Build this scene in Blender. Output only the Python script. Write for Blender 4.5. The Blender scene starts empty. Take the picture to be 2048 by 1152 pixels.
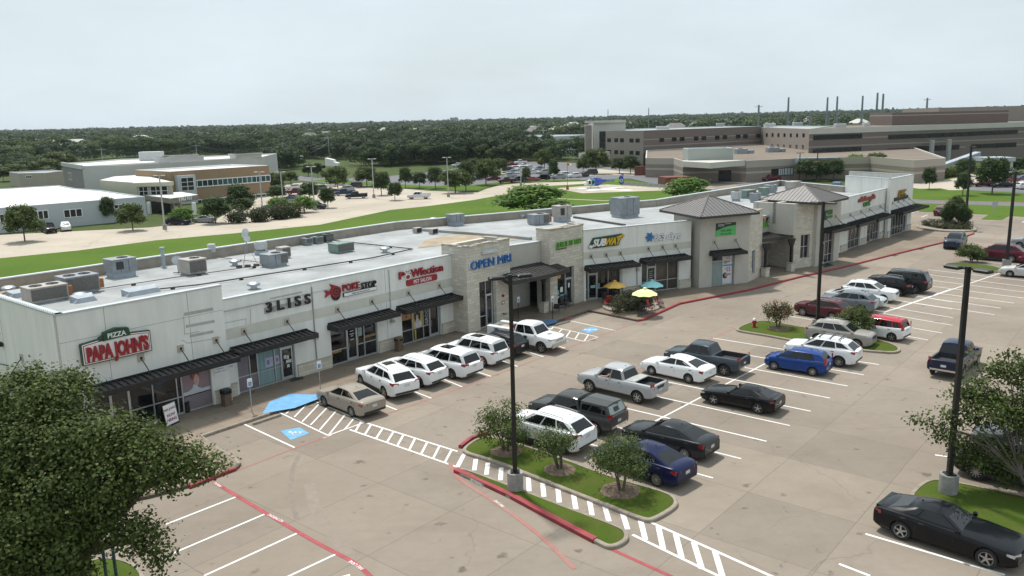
import bpy, math, random
import numpy as np
from mathutils import Vector, Matrix
C=bpy.context; D=bpy.data; SC=C.scene; COL=SC.collection
PI=math.pi; rad=math.radians
random.seed(7); RNG=np.random.default_rng(7)
# ------------------------------------------------------------------ camera
FOC,PITCH,ROLL,CH=1644.7,rad(11.46),rad(-1.36),16.17
fwd=Vector((0,math.cos(PITCH),-math.sin(PITCH))); up0=Vector((0,math.sin(PITCH),math.cos(PITCH))); rt0=Vector((1,0,0))
rt=rt0*math.cos(ROLL)+up0*math.sin(ROLL); up=-rt0*math.sin(ROLL)+up0*math.cos(ROLL)
cam=D.cameras.new('camera'); camo=D.objects.new('camera',cam); COL.objects.link(camo)
M=Matrix.Identity(4)
for i in range(3): M[i][0]=rt[i]; M[i][1]=up[i]; M[i][2]=-fwd[i]
M[2][3]=CH; camo.matrix_world=M
cam.sensor_width=36; cam.lens=FOC/2048*36; cam.clip_start=.5; cam.clip_end=20000
SC.camera=camo
# ------------------------------------------------------------------ light
SUN_EL,SUN_AZ=rad(66),rad(-28)      # azimuth measured from +Y towards +X
sd=Vector((math.sin(SUN_AZ)*math.cos(SUN_EL),math.cos(SUN_AZ)*math.cos(SUN_EL),math.sin(SUN_EL)))
sl=D.lights.new('sun','SUN'); sl.energy=3.6; sl.angle=rad(4); sl.color=(1,.955,.89)
so=D.objects.new('sun',sl); COL.objects.link(so); so.rotation_euler=sd.to_track_quat('Z','Y').to_euler()
W=D.worlds.new('World'); SC.world=W; W.use_nodes=True
nt=W.node_tree; nt.nodes.clear()
wo=nt.nodes.new('ShaderNodeOutputWorld'); bg=nt.nodes.new('ShaderNodeBackground'); sky=nt.nodes.new('ShaderNodeTexSky')
sky.sky_type='NISHITA'; sky.sun_disc=False; sky.sun_elevation=SUN_EL; sky.sun_rotation=SUN_AZ; sky.air_density=1.2; sky.dust_density=3.5; sky.ozone_density=1.2
tc=nt.nodes.new('ShaderNodeTexCoord'); mp=nt.nodes.new('ShaderNodeMapping'); mp.inputs['Scale'].default_value=(1,1,3.4)
n1=nt.nodes.new('ShaderNodeTexNoise'); n1.inputs['Scale'].default_value=2.6; n1.inputs['Detail'].default_value=6; n1.inputs['Roughness'].default_value=.58
cr=nt.nodes.new('ShaderNodeValToRGB'); cr.color_ramp.elements[0].position=.34; cr.color_ramp.elements[0].color=(.74,.74,.74,1); cr.color_ramp.elements[1].position=.68; cr.color_ramp.elements[1].color=(.93,.93,.93,1)
mx=nt.nodes.new('ShaderNodeMix'); mx.data_type='RGBA'; mx.inputs['B'].default_value=(9.7,11.15,11.9,1)
L=nt.links.new
L(tc.outputs['Generated'],mp.inputs['Vector']); L(mp.outputs[0],n1.inputs['Vector']); L(n1.outputs['Fac'],cr.inputs[0])
L(cr.outputs[0],mx.inputs['Factor']); L(sky.outputs[0],mx.inputs['A']); L(mx.outputs['Result'],bg.inputs['Color']); L(bg.outputs[0],wo.inputs[0])
bg.inputs['Strength'].default_value=.072
SC.view_settings.view_transform='Standard'; SC.view_settings.look='None'; SC.view_settings.exposure=.22; SC.view_settings.gamma=1
SC.render.engine='CYCLES'
try: SC.cycles.max_bounces=6; SC.cycles.diffuse_bounces=3; SC.cycles.transparent_max_bounces=12
except Exception: pass
# ------------------------------------------------------------------ photo pixel -> place
def g(x,y,z=0.0):
    d=rt*((x-1024)/FOC)-up*((y-576)/FOC)+fwd; t=(z-CH)/d.z
    return Vector((d.x*t,d.y*t,z))
def pj(P):
    d=Vector(P)-Vector((0,0,CH)); z=d.dot(fwd); return (1024+FOC*d.dot(rt)/z,576-FOC*d.dot(up)/z)
def hgt(P,py):                       # height above P at which a vertical reaches photo row py
    lo,hi=0,90
    for _ in range(40):
        m=(lo+hi)/2
        if pj((P[0],P[1],P[2]+m))[1]>py: lo=m
        else: hi=m
    return lo
def mpp(P): return (Vector(P)-Vector((0,0,CH))).dot(fwd)/FOC   # metres per photo pixel there
# ------------------------------------------------------------------ materials
def lin(c): return tuple((v/255/12.92 if v/255<=.04045 else ((v/255+.055)/1.055)**2.4) for v in c)
MATS={}
class NT:
    def __init__(s,name):
        s.m=D.materials.new(name); s.m.use_nodes=True; s.t=s.m.node_tree; s.b=s.t.nodes['Principled BSDF']
    def n(s,ty,**k):
        x=s.t.nodes.new('ShaderNode'+ty)
        for a,v in k.items():
            if hasattr(x,a) and a not in ('Scale',): setattr(x,a,v)
            else: x.inputs[a].default_value=v
        return x
    def l(s,a,b): s.t.links.new(a,b)
def mat(name,col,rough=.6,metal=0,var=.12,scale=3.0,bump=0,spec=.5,detail=4,obj=True,coat=0,col2=None,bscale=None,stretch=None):
    """noise-varied material; colour swings between col*(1-var) and col*(1+var) (or to col2)"""
    if name in MATS: return MATS[name]
    k=NT(name); b=k.b
    tcn=k.n('TexCoord'); src=tcn.outputs['Object']
    if stretch:
        mpn=k.n('Mapping'); mpn.inputs['Scale'].default_value=stretch; k.l(src,mpn.inputs['Vector']); src=mpn.outputs[0]
    nz=k.n('TexNoise'); nz.inputs['Scale'].default_value=scale; nz.inputs['Detail'].default_value=detail; nz.inputs['Roughness'].default_value=.62
    k.l(src,nz.inputs['Vector'])
    r=k.n('ValToRGB'); e=r.color_ramp.elements; e[0].position=.3; e[1].position=.72
    c2=col2 or tuple(min(1,v*(1+var)) for v in col); c1=tuple(v*(1-var) for v in col)
    if col2: c1=col
    e[0].color=(*c1,1); e[1].color=(*c2,1)
    k.l(nz.outputs['Fac'],r.inputs[0]); k.l(r.outputs[0],b.inputs['Base Color'])
    b.inputs['Roughness'].default_value=rough; b.inputs['Metallic'].default_value=metal
    b.inputs['Specular IOR Level'].default_value=spec
    if coat: b.inputs['Coat Weight'].default_value=coat; b.inputs['Coat Roughness'].default_value=.05
    if bump:
        bp=k.n('Bump'); bp.inputs['Strength'].default_value=bump; bp.inputs['Distance'].default_value=.02
        if bscale:
            n2=k.n('TexNoise'); n2.inputs['Scale'].default_value=bscale; n2.inputs['Detail'].default_value=3; k.l(src,n2.inputs['Vector']); k.l(n2.outputs['Fac'],bp.inputs['Height'])
        else: k.l(nz.outputs['Fac'],bp.inputs['Height'])
        k.l(bp.outputs[0],b.inputs['Normal'])
    MATS[name]=k.m; return k.m
def mixc(k,fac,a,b,mode='MIX'):
    x=k.n('Mix',data_type='RGBA',blend_type=mode)
    for s_,v in (('Factor',fac),('A',a),('B',b)):
        if isinstance(v,(int,float)): x.inputs[s_].default_value=v
        elif isinstance(v,tuple): x.inputs[s_].default_value=(*v,1) if len(v)==3 else v
        else: k.l(v,x.inputs[s_])
    return x.outputs['Result']
def noise(k,src,scale,detail=4,rough=.6,lo=.35,hi=.65,a=0,b=1):
    nz=k.n('TexNoise'); nz.inputs['Scale'].default_value=scale; nz.inputs['Detail'].default_value=detail; nz.inputs['Roughness'].default_value=rough
    k.l(src,nz.inputs['Vector']); mr=k.n('MapRange'); k.l(nz.outputs['Fac'],mr.inputs[0])
    for i,v in ((1,lo),(2,hi),(3,a),(4,b)): mr.inputs[i].default_value=v
    return mr.outputs[0]
def pavement(name,base,light,dark,sc=1.0,joints=None,rotz=0,seam=.55):
    if name in MATS: return MATS[name]
    k=NT(name); tcn=k.n('TexCoord'); o=tcn.outputs['Object']
    c=mixc(k,noise(k,o,.045*sc,5,.6,.38,.62),base,light)
    c=mixc(k,noise(k,o,.19*sc,6,.65,.5,.72,0,.5),c,dark)
    mpn=k.n('Mapping'); mpn.inputs['Scale'].default_value=(.25,1,1); mpn.inputs['Rotation'].default_value=(0,0,rotz); k.l(o,mpn.inputs['Vector'])
    c=mixc(k,noise(k,mpn.outputs[0],.5*sc,5,.7,.52,.75,0,.42),c,dark)
    c=mixc(k,noise(k,mpn.outputs[0],.33*sc,6,.7,.55,.8,0,.55),c,light)
    c=mixc(k,noise(k,o,1.7*sc,8,.75,.4,.7,0,.28),c,dark)
    c=mixc(k,noise(k,o,7*sc,5,.8,.3,.7,0,.25),c,light)
    c=mixc(k,noise(k,o,1.1*sc,3,.5,.66,.73,0,.6),c,tuple(v*.4 for v in dark))      # oil spots
    nz0=k.n('TexNoise'); nz0.inputs['Scale'].default_value=.5; nz0.inputs['Detail'].default_value=6; k.l(o,nz0.inputs['Vector'])
    vm=k.n('VectorMath',operation='MULTIPLY_ADD'); k.l(nz0.outputs['Color'],vm.inputs[0]); vm.inputs[1].default_value=(2.6,2.6,0); k.l(o,vm.inputs[2])
    vo=k.n('TexVoronoi',feature='DISTANCE_TO_EDGE'); vo.inputs['Scale'].default_value=.085*sc; k.l(vm.outputs[0],vo.inputs['Vector'])
    mr=k.n('MapRange'); k.l(vo.outputs['Distance'],mr.inputs[0])
    for i_,v_ in ((1,0),(2,.0028),(3,.34),(4,0)): mr.inputs[i_].default_value=v_
    mk=k.n('Math',operation='MULTIPLY'); k.l(mr.outputs[0],mk.inputs[0]); k.l(noise(k,o,.12,3,.5,.42,.62),mk.inputs[1]); c=mixc(k,mk.outputs[0],c,tuple(v*.45 for v in dark))
    if joints:
        br=k.n('TexBrick',offset=0.0); br.inputs['Scale'].default_value=1; br.inputs['Mortar Size'].default_value=.018; br.inputs['Mortar Smooth'].default_value=.3
        br.inputs['Brick Width'].default_value=joints; br.inputs['Row Height'].default_value=joints
        m2=k.n('Mapping'); m2.inputs['Rotation'].default_value=(0,0,rotz); k.l(o,m2.inputs['Vector'])
        nz=k.n('TexNoise'); nz.inputs['Scale'].default_value=.8; k.l(o,nz.inputs['Vector'])
        va=k.n('VectorMath',operation='MULTIPLY_ADD'); k.l(nz.outputs['Color'],va.inputs[0]); va.inputs[1].default_value=(.06,.06,0); k.l(m2.outputs[0],va.inputs[2]); k.l(va.outputs[0],br.inputs['Vector'])
        mm=k.n('Math',operation='MULTIPLY'); k.l(br.outputs['Fac'],mm.inputs[0]); mm.inputs[1].default_value=seam
        c=mixc(k,mm.outputs[0],c,tuple(v*.55 for v in dark))
        # per-slab tint
        k.t.links.new(c,k.b.inputs['Base Color'])
        br.inputs['Color1'].default_value=(.9,.9,.9,1); br.inputs['Color2'].default_value=(1.06,1.05,1.03,1); br.inputs['Mortar'].default_value=(1,1,1,1)
        c=mixc(k,1.0,c,br.outputs['Color'],'MULTIPLY')
    k.l(c,k.b.inputs['Base Color']); k.b.inputs['Roughness'].default_value=.85
    k.b.inputs['Specular IOR Level'].default_value=.3
    MATS[name]=k.m; return k.m
def brickmat(name,c1,c2,mortar,w,h,msize=.012,bump=.5,rot=None,var=.5,rough=.85,smooth=.1,bands=None,bandcol=None,sq=1.0,uvaxis='facade'):
    """coursed masonry laid over (horizontal distance, z); works for any vertical wall"""
    if name in MATS: return MATS[name]
    k=NT(name); tcn=k.n('TexCoord'); o=tcn.outputs['Object']
    sx=k.n('SeparateXYZ'); k.l(o,sx.inputs[0])
    ge=k.n('NewGeometry'); sn=k.n('SeparateXYZ'); k.l(ge.outputs['Normal'],sn.inputs[0])
    # tangent coordinate  t = x*(-ny) + y*nx
    a=k.n('Math',operation='MULTIPLY'); k.l(sx.outputs[0],a.inputs[0]); k.l(sn.outputs[1],a.inputs[1])
    b=k.n('Math',operation='MULTIPLY'); k.l(sx.outputs[1],b.inputs[0]); k.l(sn.outputs[0],b.inputs[1])
    t=k.n('Math',operation='SUBTRACT'); k.l(b.outputs[0],t.inputs[0]); k.l(a.outputs[0],t.inputs[1])
    cb=k.n('CombineXYZ'); k.l(t.outputs[0],cb.inputs[0]); k.l(sx.outputs[2],cb.inputs[1])
    br=k.n('TexBrick'); br.inputs['Scale'].default_value=1; br.inputs['Brick Width'].default_value=w; br.inputs['Row Height'].default_value=h
    br.inputs['Mortar Size'].default_value=msize; br.inputs['Mortar Smooth'].default_value=smooth; br.squash=sq; br.squash_frequency=3
    br.inputs['Color1'].default_value=(*c1,1); br.inputs['Color2'].default_value=(*c2,1); br.inputs['Mortar'].default_value=(*mortar,1)
    k.l(cb.outputs[0],br.inputs['Vector'])
    c=mixc(k,noise(k,o,.7,5,.6,.3,.7,0,var*.5),br.outputs['Color'],tuple(v*.7 for v in c1))
    c=mixc(k,noise(k,o,5,4,.7,.3,.7,0,var*.5),c,c2)
    if bands:
        for (z0,z1) in bands:
            m1=k.n('Math',operation='GREATER_THAN'); k.l(sx.outputs[2],m1.inputs[0]); m1.inputs[1].default_value=z0
            m2=k.n('Math',operation='LESS_THAN'); k.l(sx.outputs[2],m2.inputs[0]); m2.inputs[1].default_value=z1
            m3=k.n('Math',operation='MULTIPLY'); k.l(m1.outputs[0],m3.inputs[0]); k.l(m2.outputs[0],m3.inputs[1])
            c=mixc(k,m3.outputs[0],c,bandcol)
    k.l(c,k.b.inputs['Base Color']); k.b.inputs['Roughness'].default_value=rough
    if bump:
        bp=k.n('Bump'); bp.inputs['Strength'].default_value=bump; bp.inputs['Distance'].default_value=.02; bp.invert=True
        k.l(br.outputs['Fac'],bp.inputs['Height']); k.l(bp.outputs[0],k.b.inputs['Normal'])
    MATS[name]=k.m; return k.m
def paint_mat():
    if 'car_paint' in MATS: return MATS['car_paint']
    k=NT('car_paint'); oi=k.n('ObjectInfo'); tcn=k.n('TexCoord')
    gr=noise(k,tcn.outputs['Object'],2.2,5,.6,.35,.75,0,.012)
    c=mixc(k,gr,oi.outputs['Color'],(.30,.27,.23))
    k.l(c,k.b.inputs['Base Color']); k.b.inputs['Roughness'].default_value=.3; k.b.inputs['Metallic'].default_value=0
    k.b.inputs['Coat IOR'].default_value=1.38; k.b.inputs['Coat Weight'].default_value=.5; k.b.inputs['Coat Roughness'].default_value=.02; k.b.inputs['Specular IOR Level'].default_value=.12
    MATS['car_paint']=k.m; return k.m
def glassmat(name,col=(.012,.016,.02),rough=.06,spec=.7,var=.5,sc=.35):
    if name in MATS: return MATS[name]
    k=NT(name); tcn=k.n('TexCoord')
    c=mixc(k,noise(k,tcn.outputs['Object'],sc,4,.6,.35,.7),tuple(v*(1-var) for v in col),tuple(v*(1+var*1.6) for v in col))
    k.l(c,k.b.inputs['Base Color']); k.b.inputs['Roughness'].default_value=rough; k.b.inputs['Specular IOR Level'].default_value=spec
    MATS[name]=k.m; return k.m
# ------------------------------------------------------------------ mesh builder
class MB:
    def __init__(s,xf=None): s.v=[];s.f=[];s.m=[];s.xf=xf
    def add(s,vs,fs,mi=0):
        n=len(s.v)
        if s.xf is not None: vs=[s.xf@Vector(p) for p in vs]
        s.v.extend(tuple(p) for p in vs); s.f.extend(tuple(i+n for i in f) for f in fs); s.m.extend([mi]*len(fs)); return s
    def box(s,x0,x1,y0,y1,z0,z1,mi=0):
        v=[(x,y,z) for z in (z0,z1) for y in (y0,y1) for x in (x0,x1)]
        return s.add(v,[(0,2,3,1),(4,5,7,6),(0,1,5,4),(2,6,7,3),(0,4,6,2),(1,3,7,5)],mi)
    def rbox(s,x0,x1,y0,y1,z0,z1,r=.02,mi=0):      # box with chamfered vertical+top edges
        vs=[]
        for z,q in ((z0,0),(z1-r,0),(z1,r)):
            for (x,y,ix,iy) in ((x0,y0,1,1),(x1,y0,-1,1),(x1,y1,-1,-1),(x0,y1,1,-1)):
                xx=x+ix*q; yy=y+iy*q
                for a,b in (((r,0),(0,r)) if ix*iy<0 else ((0,r),(r,0))):
                    vs.append((xx+ix*a,yy+iy*b,z))
        fs=[]
        for k in (0,8):
            for i in range(8): fs.append((k+i,k+(i+1)%8,k+8+(i+1)%8,k+8+i))
        fs.append(tuple(range(16,24))); fs.append(tuple(reversed(range(8))))
        return s.add(vs,fs,mi)
    def prism(s,poly,z0,z1,mi=0,top=True,bot=False,mt=None):
        n=len(poly); ar=sum(poly[i][0]*poly[(i+1)%n][1]-poly[(i+1)%n][0]*poly[i][1] for i in range(n))
        if ar<0: poly=list(reversed(poly))
        vs=[(p[0],p[1],z0) for p in poly]+[(p[0],p[1],z1) for p in poly]
        s.add(vs,[(i,(i+1)%n,n+(i+1)%n,n+i) for i in range(n)],mi)
        if top: s.add([(p[0],p[1],z1) for p in poly],[tuple(range(n))],mi if mt is None else mt)
        if bot: s.add([(p[0],p[1],z0) for p in poly],[tuple(reversed(range(n)))],mi)
        return s
    def sheet(s,poly,z,mi=0):
        n=len(poly); ar=sum(poly[i][0]*poly[(i+1)%n][1]-poly[(i+1)%n][0]*poly[i][1] for i in range(n))
        if ar<0: poly=list(reversed(poly))
        return s.add([(p[0],p[1],z) for p in poly],[tuple(range(n))],mi)
    def strip(s,pts,w,z,mi=0):
        P=[Vector((p[0],p[1])) for p in pts]; Lf=[];Rt=[]
        for i,p in enumerate(P):
            a=P[max(0,i-1)]; b=P[min(len(P)-1,i+1)]; d=(b-a).normalized(); n=Vector((-d.y,d.x))*w/2
            Lf.append((*(p+n),z)); Rt.append((*(p-n),z))
        n=len(P); return s.add(Rt+Lf,[(i,i+1,n+i+1,n+i) for i in range(n-1)],mi)
    def cyl(s,p0,p1,r0,r1=None,n=8,mi=0,caps=True):
        r1=r0 if r1 is None else r1; p0=Vector(p0);p1=Vector(p1); d=(p1-p0).normalized()
        a=d.orthogonal().normalized(); b=d.cross(a); vs=[]
        for p,r in ((p0,r0),(p1,r1)):
            for i in range(n): t=2*PI*i/n; vs.append(p+a*(r*math.cos(t))+b*(r*math.sin(t)))
        fs=[(i,(i+1)%n,n+(i+1)%n,n+i) for i in range(n)]
        if caps: fs+= [tuple(reversed(range(n))),tuple(range(n,2*n))]
        return s.add(vs,fs,mi)
    def tube(s,pts,r,n=6,mi=0):
        for a,b in zip(pts[:-1],pts[1:]): s.cyl(a,b,r,r,n,mi)
        return s
    def lathe(s,prof,c=(0,0,0),n=14,mi=0,axis='z'):
        vs=[]
        for r,z in prof:
            for i in range(n):
                t=2*PI*i/n; p=(r*math.cos(t),r*math.sin(t),z)
                if axis=='y': p=(p[0],p[2],p[1])
                vs.append((c[0]+p[0],c[1]+p[1],c[2]+p[2]))
        m=len(prof); fs=[(j*n+i,j*n+(i+1)%n,(j+1)*n+(i+1)%n,(j+1)*n+i) for j in range(m-1) for i in range(n)]
        if prof[-1][0]>1e-6: fs.append(tuple((m-1)*n+i for i in range(n)))
        return s.add(vs,fs,mi)
    def quad(s,a,b,c,d,mi=0): return s.add([a,b,c,d],[(0,1,2,3)],mi)
    def text(s,txt,size,x,y,z,mi=0,depth=.04,plane='wall',align='LEFT',bold=0,shear=0,rot=0,sx=1.0):
        vs,fs=text_geo(txt,bold,shear,align); o=[]
        cr_,sr_=math.cos(rot),math.sin(rot)
        for (a,b,c) in vs:
            a*=size*sx;b*=size; a,b=a*cr_-b*sr_,a*sr_+b*cr_
            o.append((x+a,y-(depth if c>0 else 0),z+b) if plane=='wall' else (x+a,y+b,z))
        if plane!='wall': fs=[f for f in fs if all(vs[i][2]>0 for i in f)]
        return s.add(o,fs,mi)
    def build(s,name,mats,parent=None,smooth=False,base=None,**tags):
        me=D.meshes.new(name); off=Vector((0,0,0))
        if parent is not None: off=OFF[parent.name]
        elif base is not None: off=Vector(base)
        me.from_pydata([tuple(Vector(p)-off) for p in s.v],[],s.f)
        if not isinstance(mats,(list,tuple)): mats=[mats]
        for m_ in mats: me.materials.append(m_)
        if len(mats)>1: me.polygons.foreach_set('material_index',s.m)
        if smooth: smooth_by_angle(me,smooth if smooth is not True else 40)
        me.update()
        o=D.objects.new(name,me); COL.objects.link(o)
        if parent is not None: o.parent=parent; OFF[o.name]=off
        else: o.location=off; OFF[o.name]=off
        for a,b in tags.items(): o[a]=b
        return o
OFF={}
def smooth_by_angle(me,deg):
    me.polygons.foreach_set('use_smooth',[True]*len(me.polygons)); me.update()
    try: me.set_sharp_from_angle(angle=rad(deg))
    except Exception: pass
TXT={}
def text_geo(txt,bold,shear,align):
    key=(txt,bold,shear,align)
    if key in TXT: return TXT[key]
    cu=D.curves.new('t','FONT'); cu.body=txt; cu.size=1; cu.extrude=.5; cu.offset=bold; cu.shear=shear; cu.align_x=align; cu.resolution_u=3
    o=D.objects.new('t',cu); COL.objects.link(o); dg=C.evaluated_depsgraph_get(); me=D.meshes.new_from_object(o.evaluated_get(dg))
    vs=[tuple(v.co) for v in me.vertices]; fs=[tuple(p.vertices) for p in me.polygons]
    D.objects.remove(o); D.curves.remove(cu); D.meshes.remove(me)
    TXT[key]=(vs,fs); return TXT[key]
def thing(name,label,cat,loc=(0,0,0),rz=0,group=None):
    o=D.objects.new(name,None); COL.objects.link(o); o.empty_display_size=.3; o.location=loc; o.rotation_euler=(0,0,rz)
    o['label']=label; o['category']=cat
    if group: o['group']=group
    OFF[o.name]=Vector((0,0,0)); return o
def wthing(name,label,cat,base,group=None):       # parts given in world coordinates
    o=thing(name,label,cat,base,0,group); OFF[o.name]=Vector(base); return o
def tag(o,label,cat,group=None,kind=None):
    if kind: o['kind']=kind
    if label: o['label']=label
    if cat: o['category']=cat
    if group: o['group']=group
    return o
def copy_tree(o,parent=None):
    c=o.copy(); COL.objects.link(c)
    if parent is not None: c.parent=parent
    for ch in list(o.children): copy_tree(ch,c)
    return c
def dup(o,loc,rz=0,label=None,scale=None,group=None,tilt=None):
    c=copy_tree(o); c.location=loc; c.rotation_euler=(0,0,rz)
    if scale: c.scale=scale if isinstance(scale,tuple) else (scale,)*3
    if label: c['label']=label
    if group: c['group']=group
    return c
def frame(p0,p1,z=0):                # local x along p0->p1, y into the wall (away from viewer), z up
    d=Vector((p1[0]-p0[0],p1[1]-p0[1],0)).normalized(); m=Matrix.Identity(4)
    n=Vector((-d.y,d.x,0))
    for i in range(3): m[i][0]=d[i]; m[i][1]=n[i]; m[i][2]=(0,0,1)[i]
    m[0][3]=p0[0]; m[1][3]=p0[1]; m[2][3]=z; return m
def plen(a,b): return math.hypot(b[0]-a[0],b[1]-a[1])
def pts(*a,z=0): return [g(a[i],a[i+1],z) for i in range(0,len(a),2)]
def smoothpoly(P,it=2,closed=True):
    for _ in range(it):
        Q=[];n=len(P)
        for i in range(n if closed else n-1):
            a=P[i];b=P[(i+1)%n]; Q+= [a*.75+b*.25,a*.25+b*.75]
        if not closed: Q=[P[0]]+Q+[P[-1]]
        P=Q
    return P
def inset(P,d):
    n=len(P); ar=sum(P[i][0]*P[(i+1)%n][1]-P[(i+1)%n][0]*P[i][1] for i in range(n)); sg=1 if ar>0 else -1; Q=[]
    for i in range(n):
        a=P[i-1];b=P[i];c=P[(i+1)%n]; e=Vector((b[0]-a[0],b[1]-a[1])).normalized(); f=Vector((c[0]-b[0],c[1]-b[1])).normalized()
        nn=(Vector((-e.y,e.x))+Vector((-f.y,f.x))); nn=nn.normalized() if nn.length>1e-6 else Vector((-e.y,e.x))
        k=d*sg/max(.5,nn.dot(Vector((-e.y,e.x)))); Q.append(Vector((b[0]+nn.x*k,b[1]+nn.y*k,b[2] if len(b)>2 else 0)))
    return Q
# ================================================================== ground
CONC=pavement('lot_concrete',(.222,.186,.149),(.285,.244,.200),(.162,.132,.104),joints=4.6,rotz=-rad(50))
SIDEW=pavement('sidewalk_concrete',(.205,.163,.122),(.262,.214,.167),(.132,.103,.078),sc=2,joints=1.5,rotz=-rad(50),seam=.45)
BEIGE=pavement('pale_drive_concrete',(.40,.35,.285),(.46,.405,.335),(.33,.285,.23),sc=.6,joints=6,rotz=.5,seam=.2)
ASPH=pavement('asphalt',(.13,.13,.14),(.17,.17,.18),(.10,.10,.107),sc=.8)
def grassmat(name,a,b,c_,sc=1):
    k=NT(name); o=k.n('TexCoord').outputs['Object']
    c=mixc(k,noise(k,o,.06*sc,5,.6,.35,.65),a,b)
    c=mixc(k,noise(k,o,.6*sc,6,.7,.42,.75,0,.8),c,c_); c=mixc(k,noise(k,o,.17*sc,5,.7,.5,.7,0,.45),c,c_)
    c=mixc(k,noise(k,o,9*sc,6,.8,.3,.7,0,.55),c,tuple(v*.55 for v in a))
    k.l(c,k.b.inputs['Base Color']); k.b.inputs['Roughness'].default_value=.9; k.b.inputs['Specular IOR Level'].default_value=.15
    bp=k.n('Bump'); bp.inputs['Strength'].default_value=.6; bp.inputs['Distance'].default_value=.05
    n2=k.n('TexNoise'); n2.inputs['Scale'].default_value=14*sc; n2.inputs['Detail'].default_value=4; k.l(o,n2.inputs['Vector']); k.l(n2.outputs['Fac'],bp.inputs['Height']); k.l(bp.outputs[0],k.b.inputs['Normal'])
    MATS[name]=k.m; return k.m
LAWN=grassmat('lawn_grass',(.058,.128,.006),(.090,.170,.010),(.125,.14,.025))
TURF=grassmat('island_grass',(.055,.10,.009),(.075,.125,.012),(.12,.11,.03),2)
WILD=grassmat('rough_field',(.045,.075,.018),(.07,.10,.025),(.10,.105,.04),.3)
WHITE=mat('road_paint_white',(.72,.72,.70),.7,var=.14,scale=2.5,detail=8)
RED=mat('road_paint_red',(.32,.055,.062),.7,var=.3,scale=1.6,detail=8)
REDF=mat('road_paint_red_worn',(.34,.11,.10),.8,scale=1.3,detail=9,col2=(.29,.20,.16))
BLUE=mat('road_paint_blue',(.13,.34,.58),.7,var=.18,scale=2.5,detail=8)
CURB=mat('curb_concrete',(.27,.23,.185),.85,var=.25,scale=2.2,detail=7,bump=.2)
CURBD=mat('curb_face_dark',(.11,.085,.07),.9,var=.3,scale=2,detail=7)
CURBR=mat('curb_paint_red',(.27,.03,.038),.6,var=.3,scale=2,detail=8)
MULCH=mat('mulch',(.16,.115,.08),.95,var=.5,scale=8,bump=.8,detail=8)
# terrain: flat near, gentle rise far away
def terr(x,y):
    d=math.hypot(x,y); t=max(0,min(1,(d-650)/2500)); return 9.5*t*t*(3-2*t)+ (max(0,(d-3200))*.0012 if d>3200 else 0)
mb=MB(); rings=[0,60,140,300,500,650,850,1100,1400,1800,2300,3000,4000,6000,9000]; na=96; vs=[];fs=[]
for r in rings:
    for i in range(na):
        t=2*PI*i/na; x=r*math.cos(t); y=r*math.sin(t); vs.append((x,y,terr(x,y)-.02))
for j in range(len(rings)-1):
    for i in range(na): fs.append((j*na+i,(j+1)*na+i,(j+1)*na+(i+1)%na,j*na+(i+1)%na))
mb.add(vs,fs); mb.build('ground',WILD,kind='structure')
# parking lot of the shops
lot=pts(-900,1250, -500,880, -60,690, 200,700, 800,560, 1300,470, 1700,425, 1830,418, 1840,423.5, 1977,429.5,1962,439,2003,440,2019,432,2048,434, 2500,455, 3600,600, 3600,1500, 1500,2600, -1500,2600)
MB().sheet(lot,.002).build('parking_lot',CONC,kind='structure')
lawn=pts(-700,690,-400,560,0,516.6,156,501,312.5,480.6,469,466.6,640,449.4,780.6,420,860,411.7,946.9,400,1014,388,1027,383.5,1061,374.7,1098,371.8,1161,368,1260,361,1340,371,1450,392,1440,420,1400,470,1000,560,500,700,-200,900)
MB().sheet(lawn,.006).build('lawn',LAWN,kind='structure')
drv=pts(-700,690,-400,560,0,516.6,156,501,312.5,480.6,469,466.6,640,449.4,780.6,420,860,411.7,946.9,400,1014,388,1027,383.5,1061,374.7,1098,371.8,1161,368,1200,366,
   1200,360,1161,363,1046.5,366,1002.5,370,973,377.6,955.7,385,860,382,805.6,377.3,743,375.8,696,373.4,607,365,540,372,500,400,430,440,300,455,0,470,-700,480)
MB().sheet(drv,.010).build('service_drive',BEIGE,kind='structure')
pad=pts(1110,376.5,1165,386.5,1290,382,1450,377,1310,374.5,1262,371.5,1214,369)
MB().sheet(pad,.010).build('helipad',BEIGE,kind='structure')
hp=MB()
hp.strip(pts(1158,376.5,1262,380.5),2.2,.014); hp.strip(pts(1176,381,1244,374.3),2.2,.018)
hp.build('helipad_cross',WHITE,kind='structure')
MB().strip(pts(1110,397,1200,401,1330,405),.9,.012).build('footpath',BEIGE,kind='structure')
MB().sheet(pts(575,359,700,370,760,374,860,379,950,371,1010,365,1161,360,1260,357,1300,366,1380,378,1470,384,1560,365,1600,358,1640,352,1900,352,1900,345,1640,344,1500,352,1400,352,1290,343,1230,336,1150,326,1060,322,960,329,880,342,780,352,690,357,600,352),.008).build('asphalt_road',ASPH,kind='structure')
MB().sheet(pts(620,362,760,373,860,379,955,380,1000,367,1161,360.5,1161,358,1000,364,940,370.5,860,372,760,366,650,358),.012).build('verge',LAWN,kind='structure')
MB().sheet(pts(1150,352,1250,350,1290,352,1270,345,1200,338),.012).build('drop_off_apron',BEIGE,kind='structure')
MB().sheet(pts(1370,374,1500,381,1470,370,1520,364,1420,366),.012).build('entrance_drive',CONC,kind='structure')
MB().sheet(pts(1700,384,1840,423,1977,429.4,1962,438.8,2003.5,439.8,2019,432,2048,434,2300,448,2300,360,1990,353,1700,352),.010).build('grass_bank',LAWN,kind='structure')
MB().sheet(pts(1780,393,1840,399.7,2048,405,2300,412,2300,422,2048,412.7,1840,406.5,1780,400),.014).build('side_road',ASPH,kind='structure')
MB().strip(pts(1780,393.2,1840,399.9,2048,405.2,2300,412),.5,.020).build('red_kerb_line',RED,kind='structure')
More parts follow.
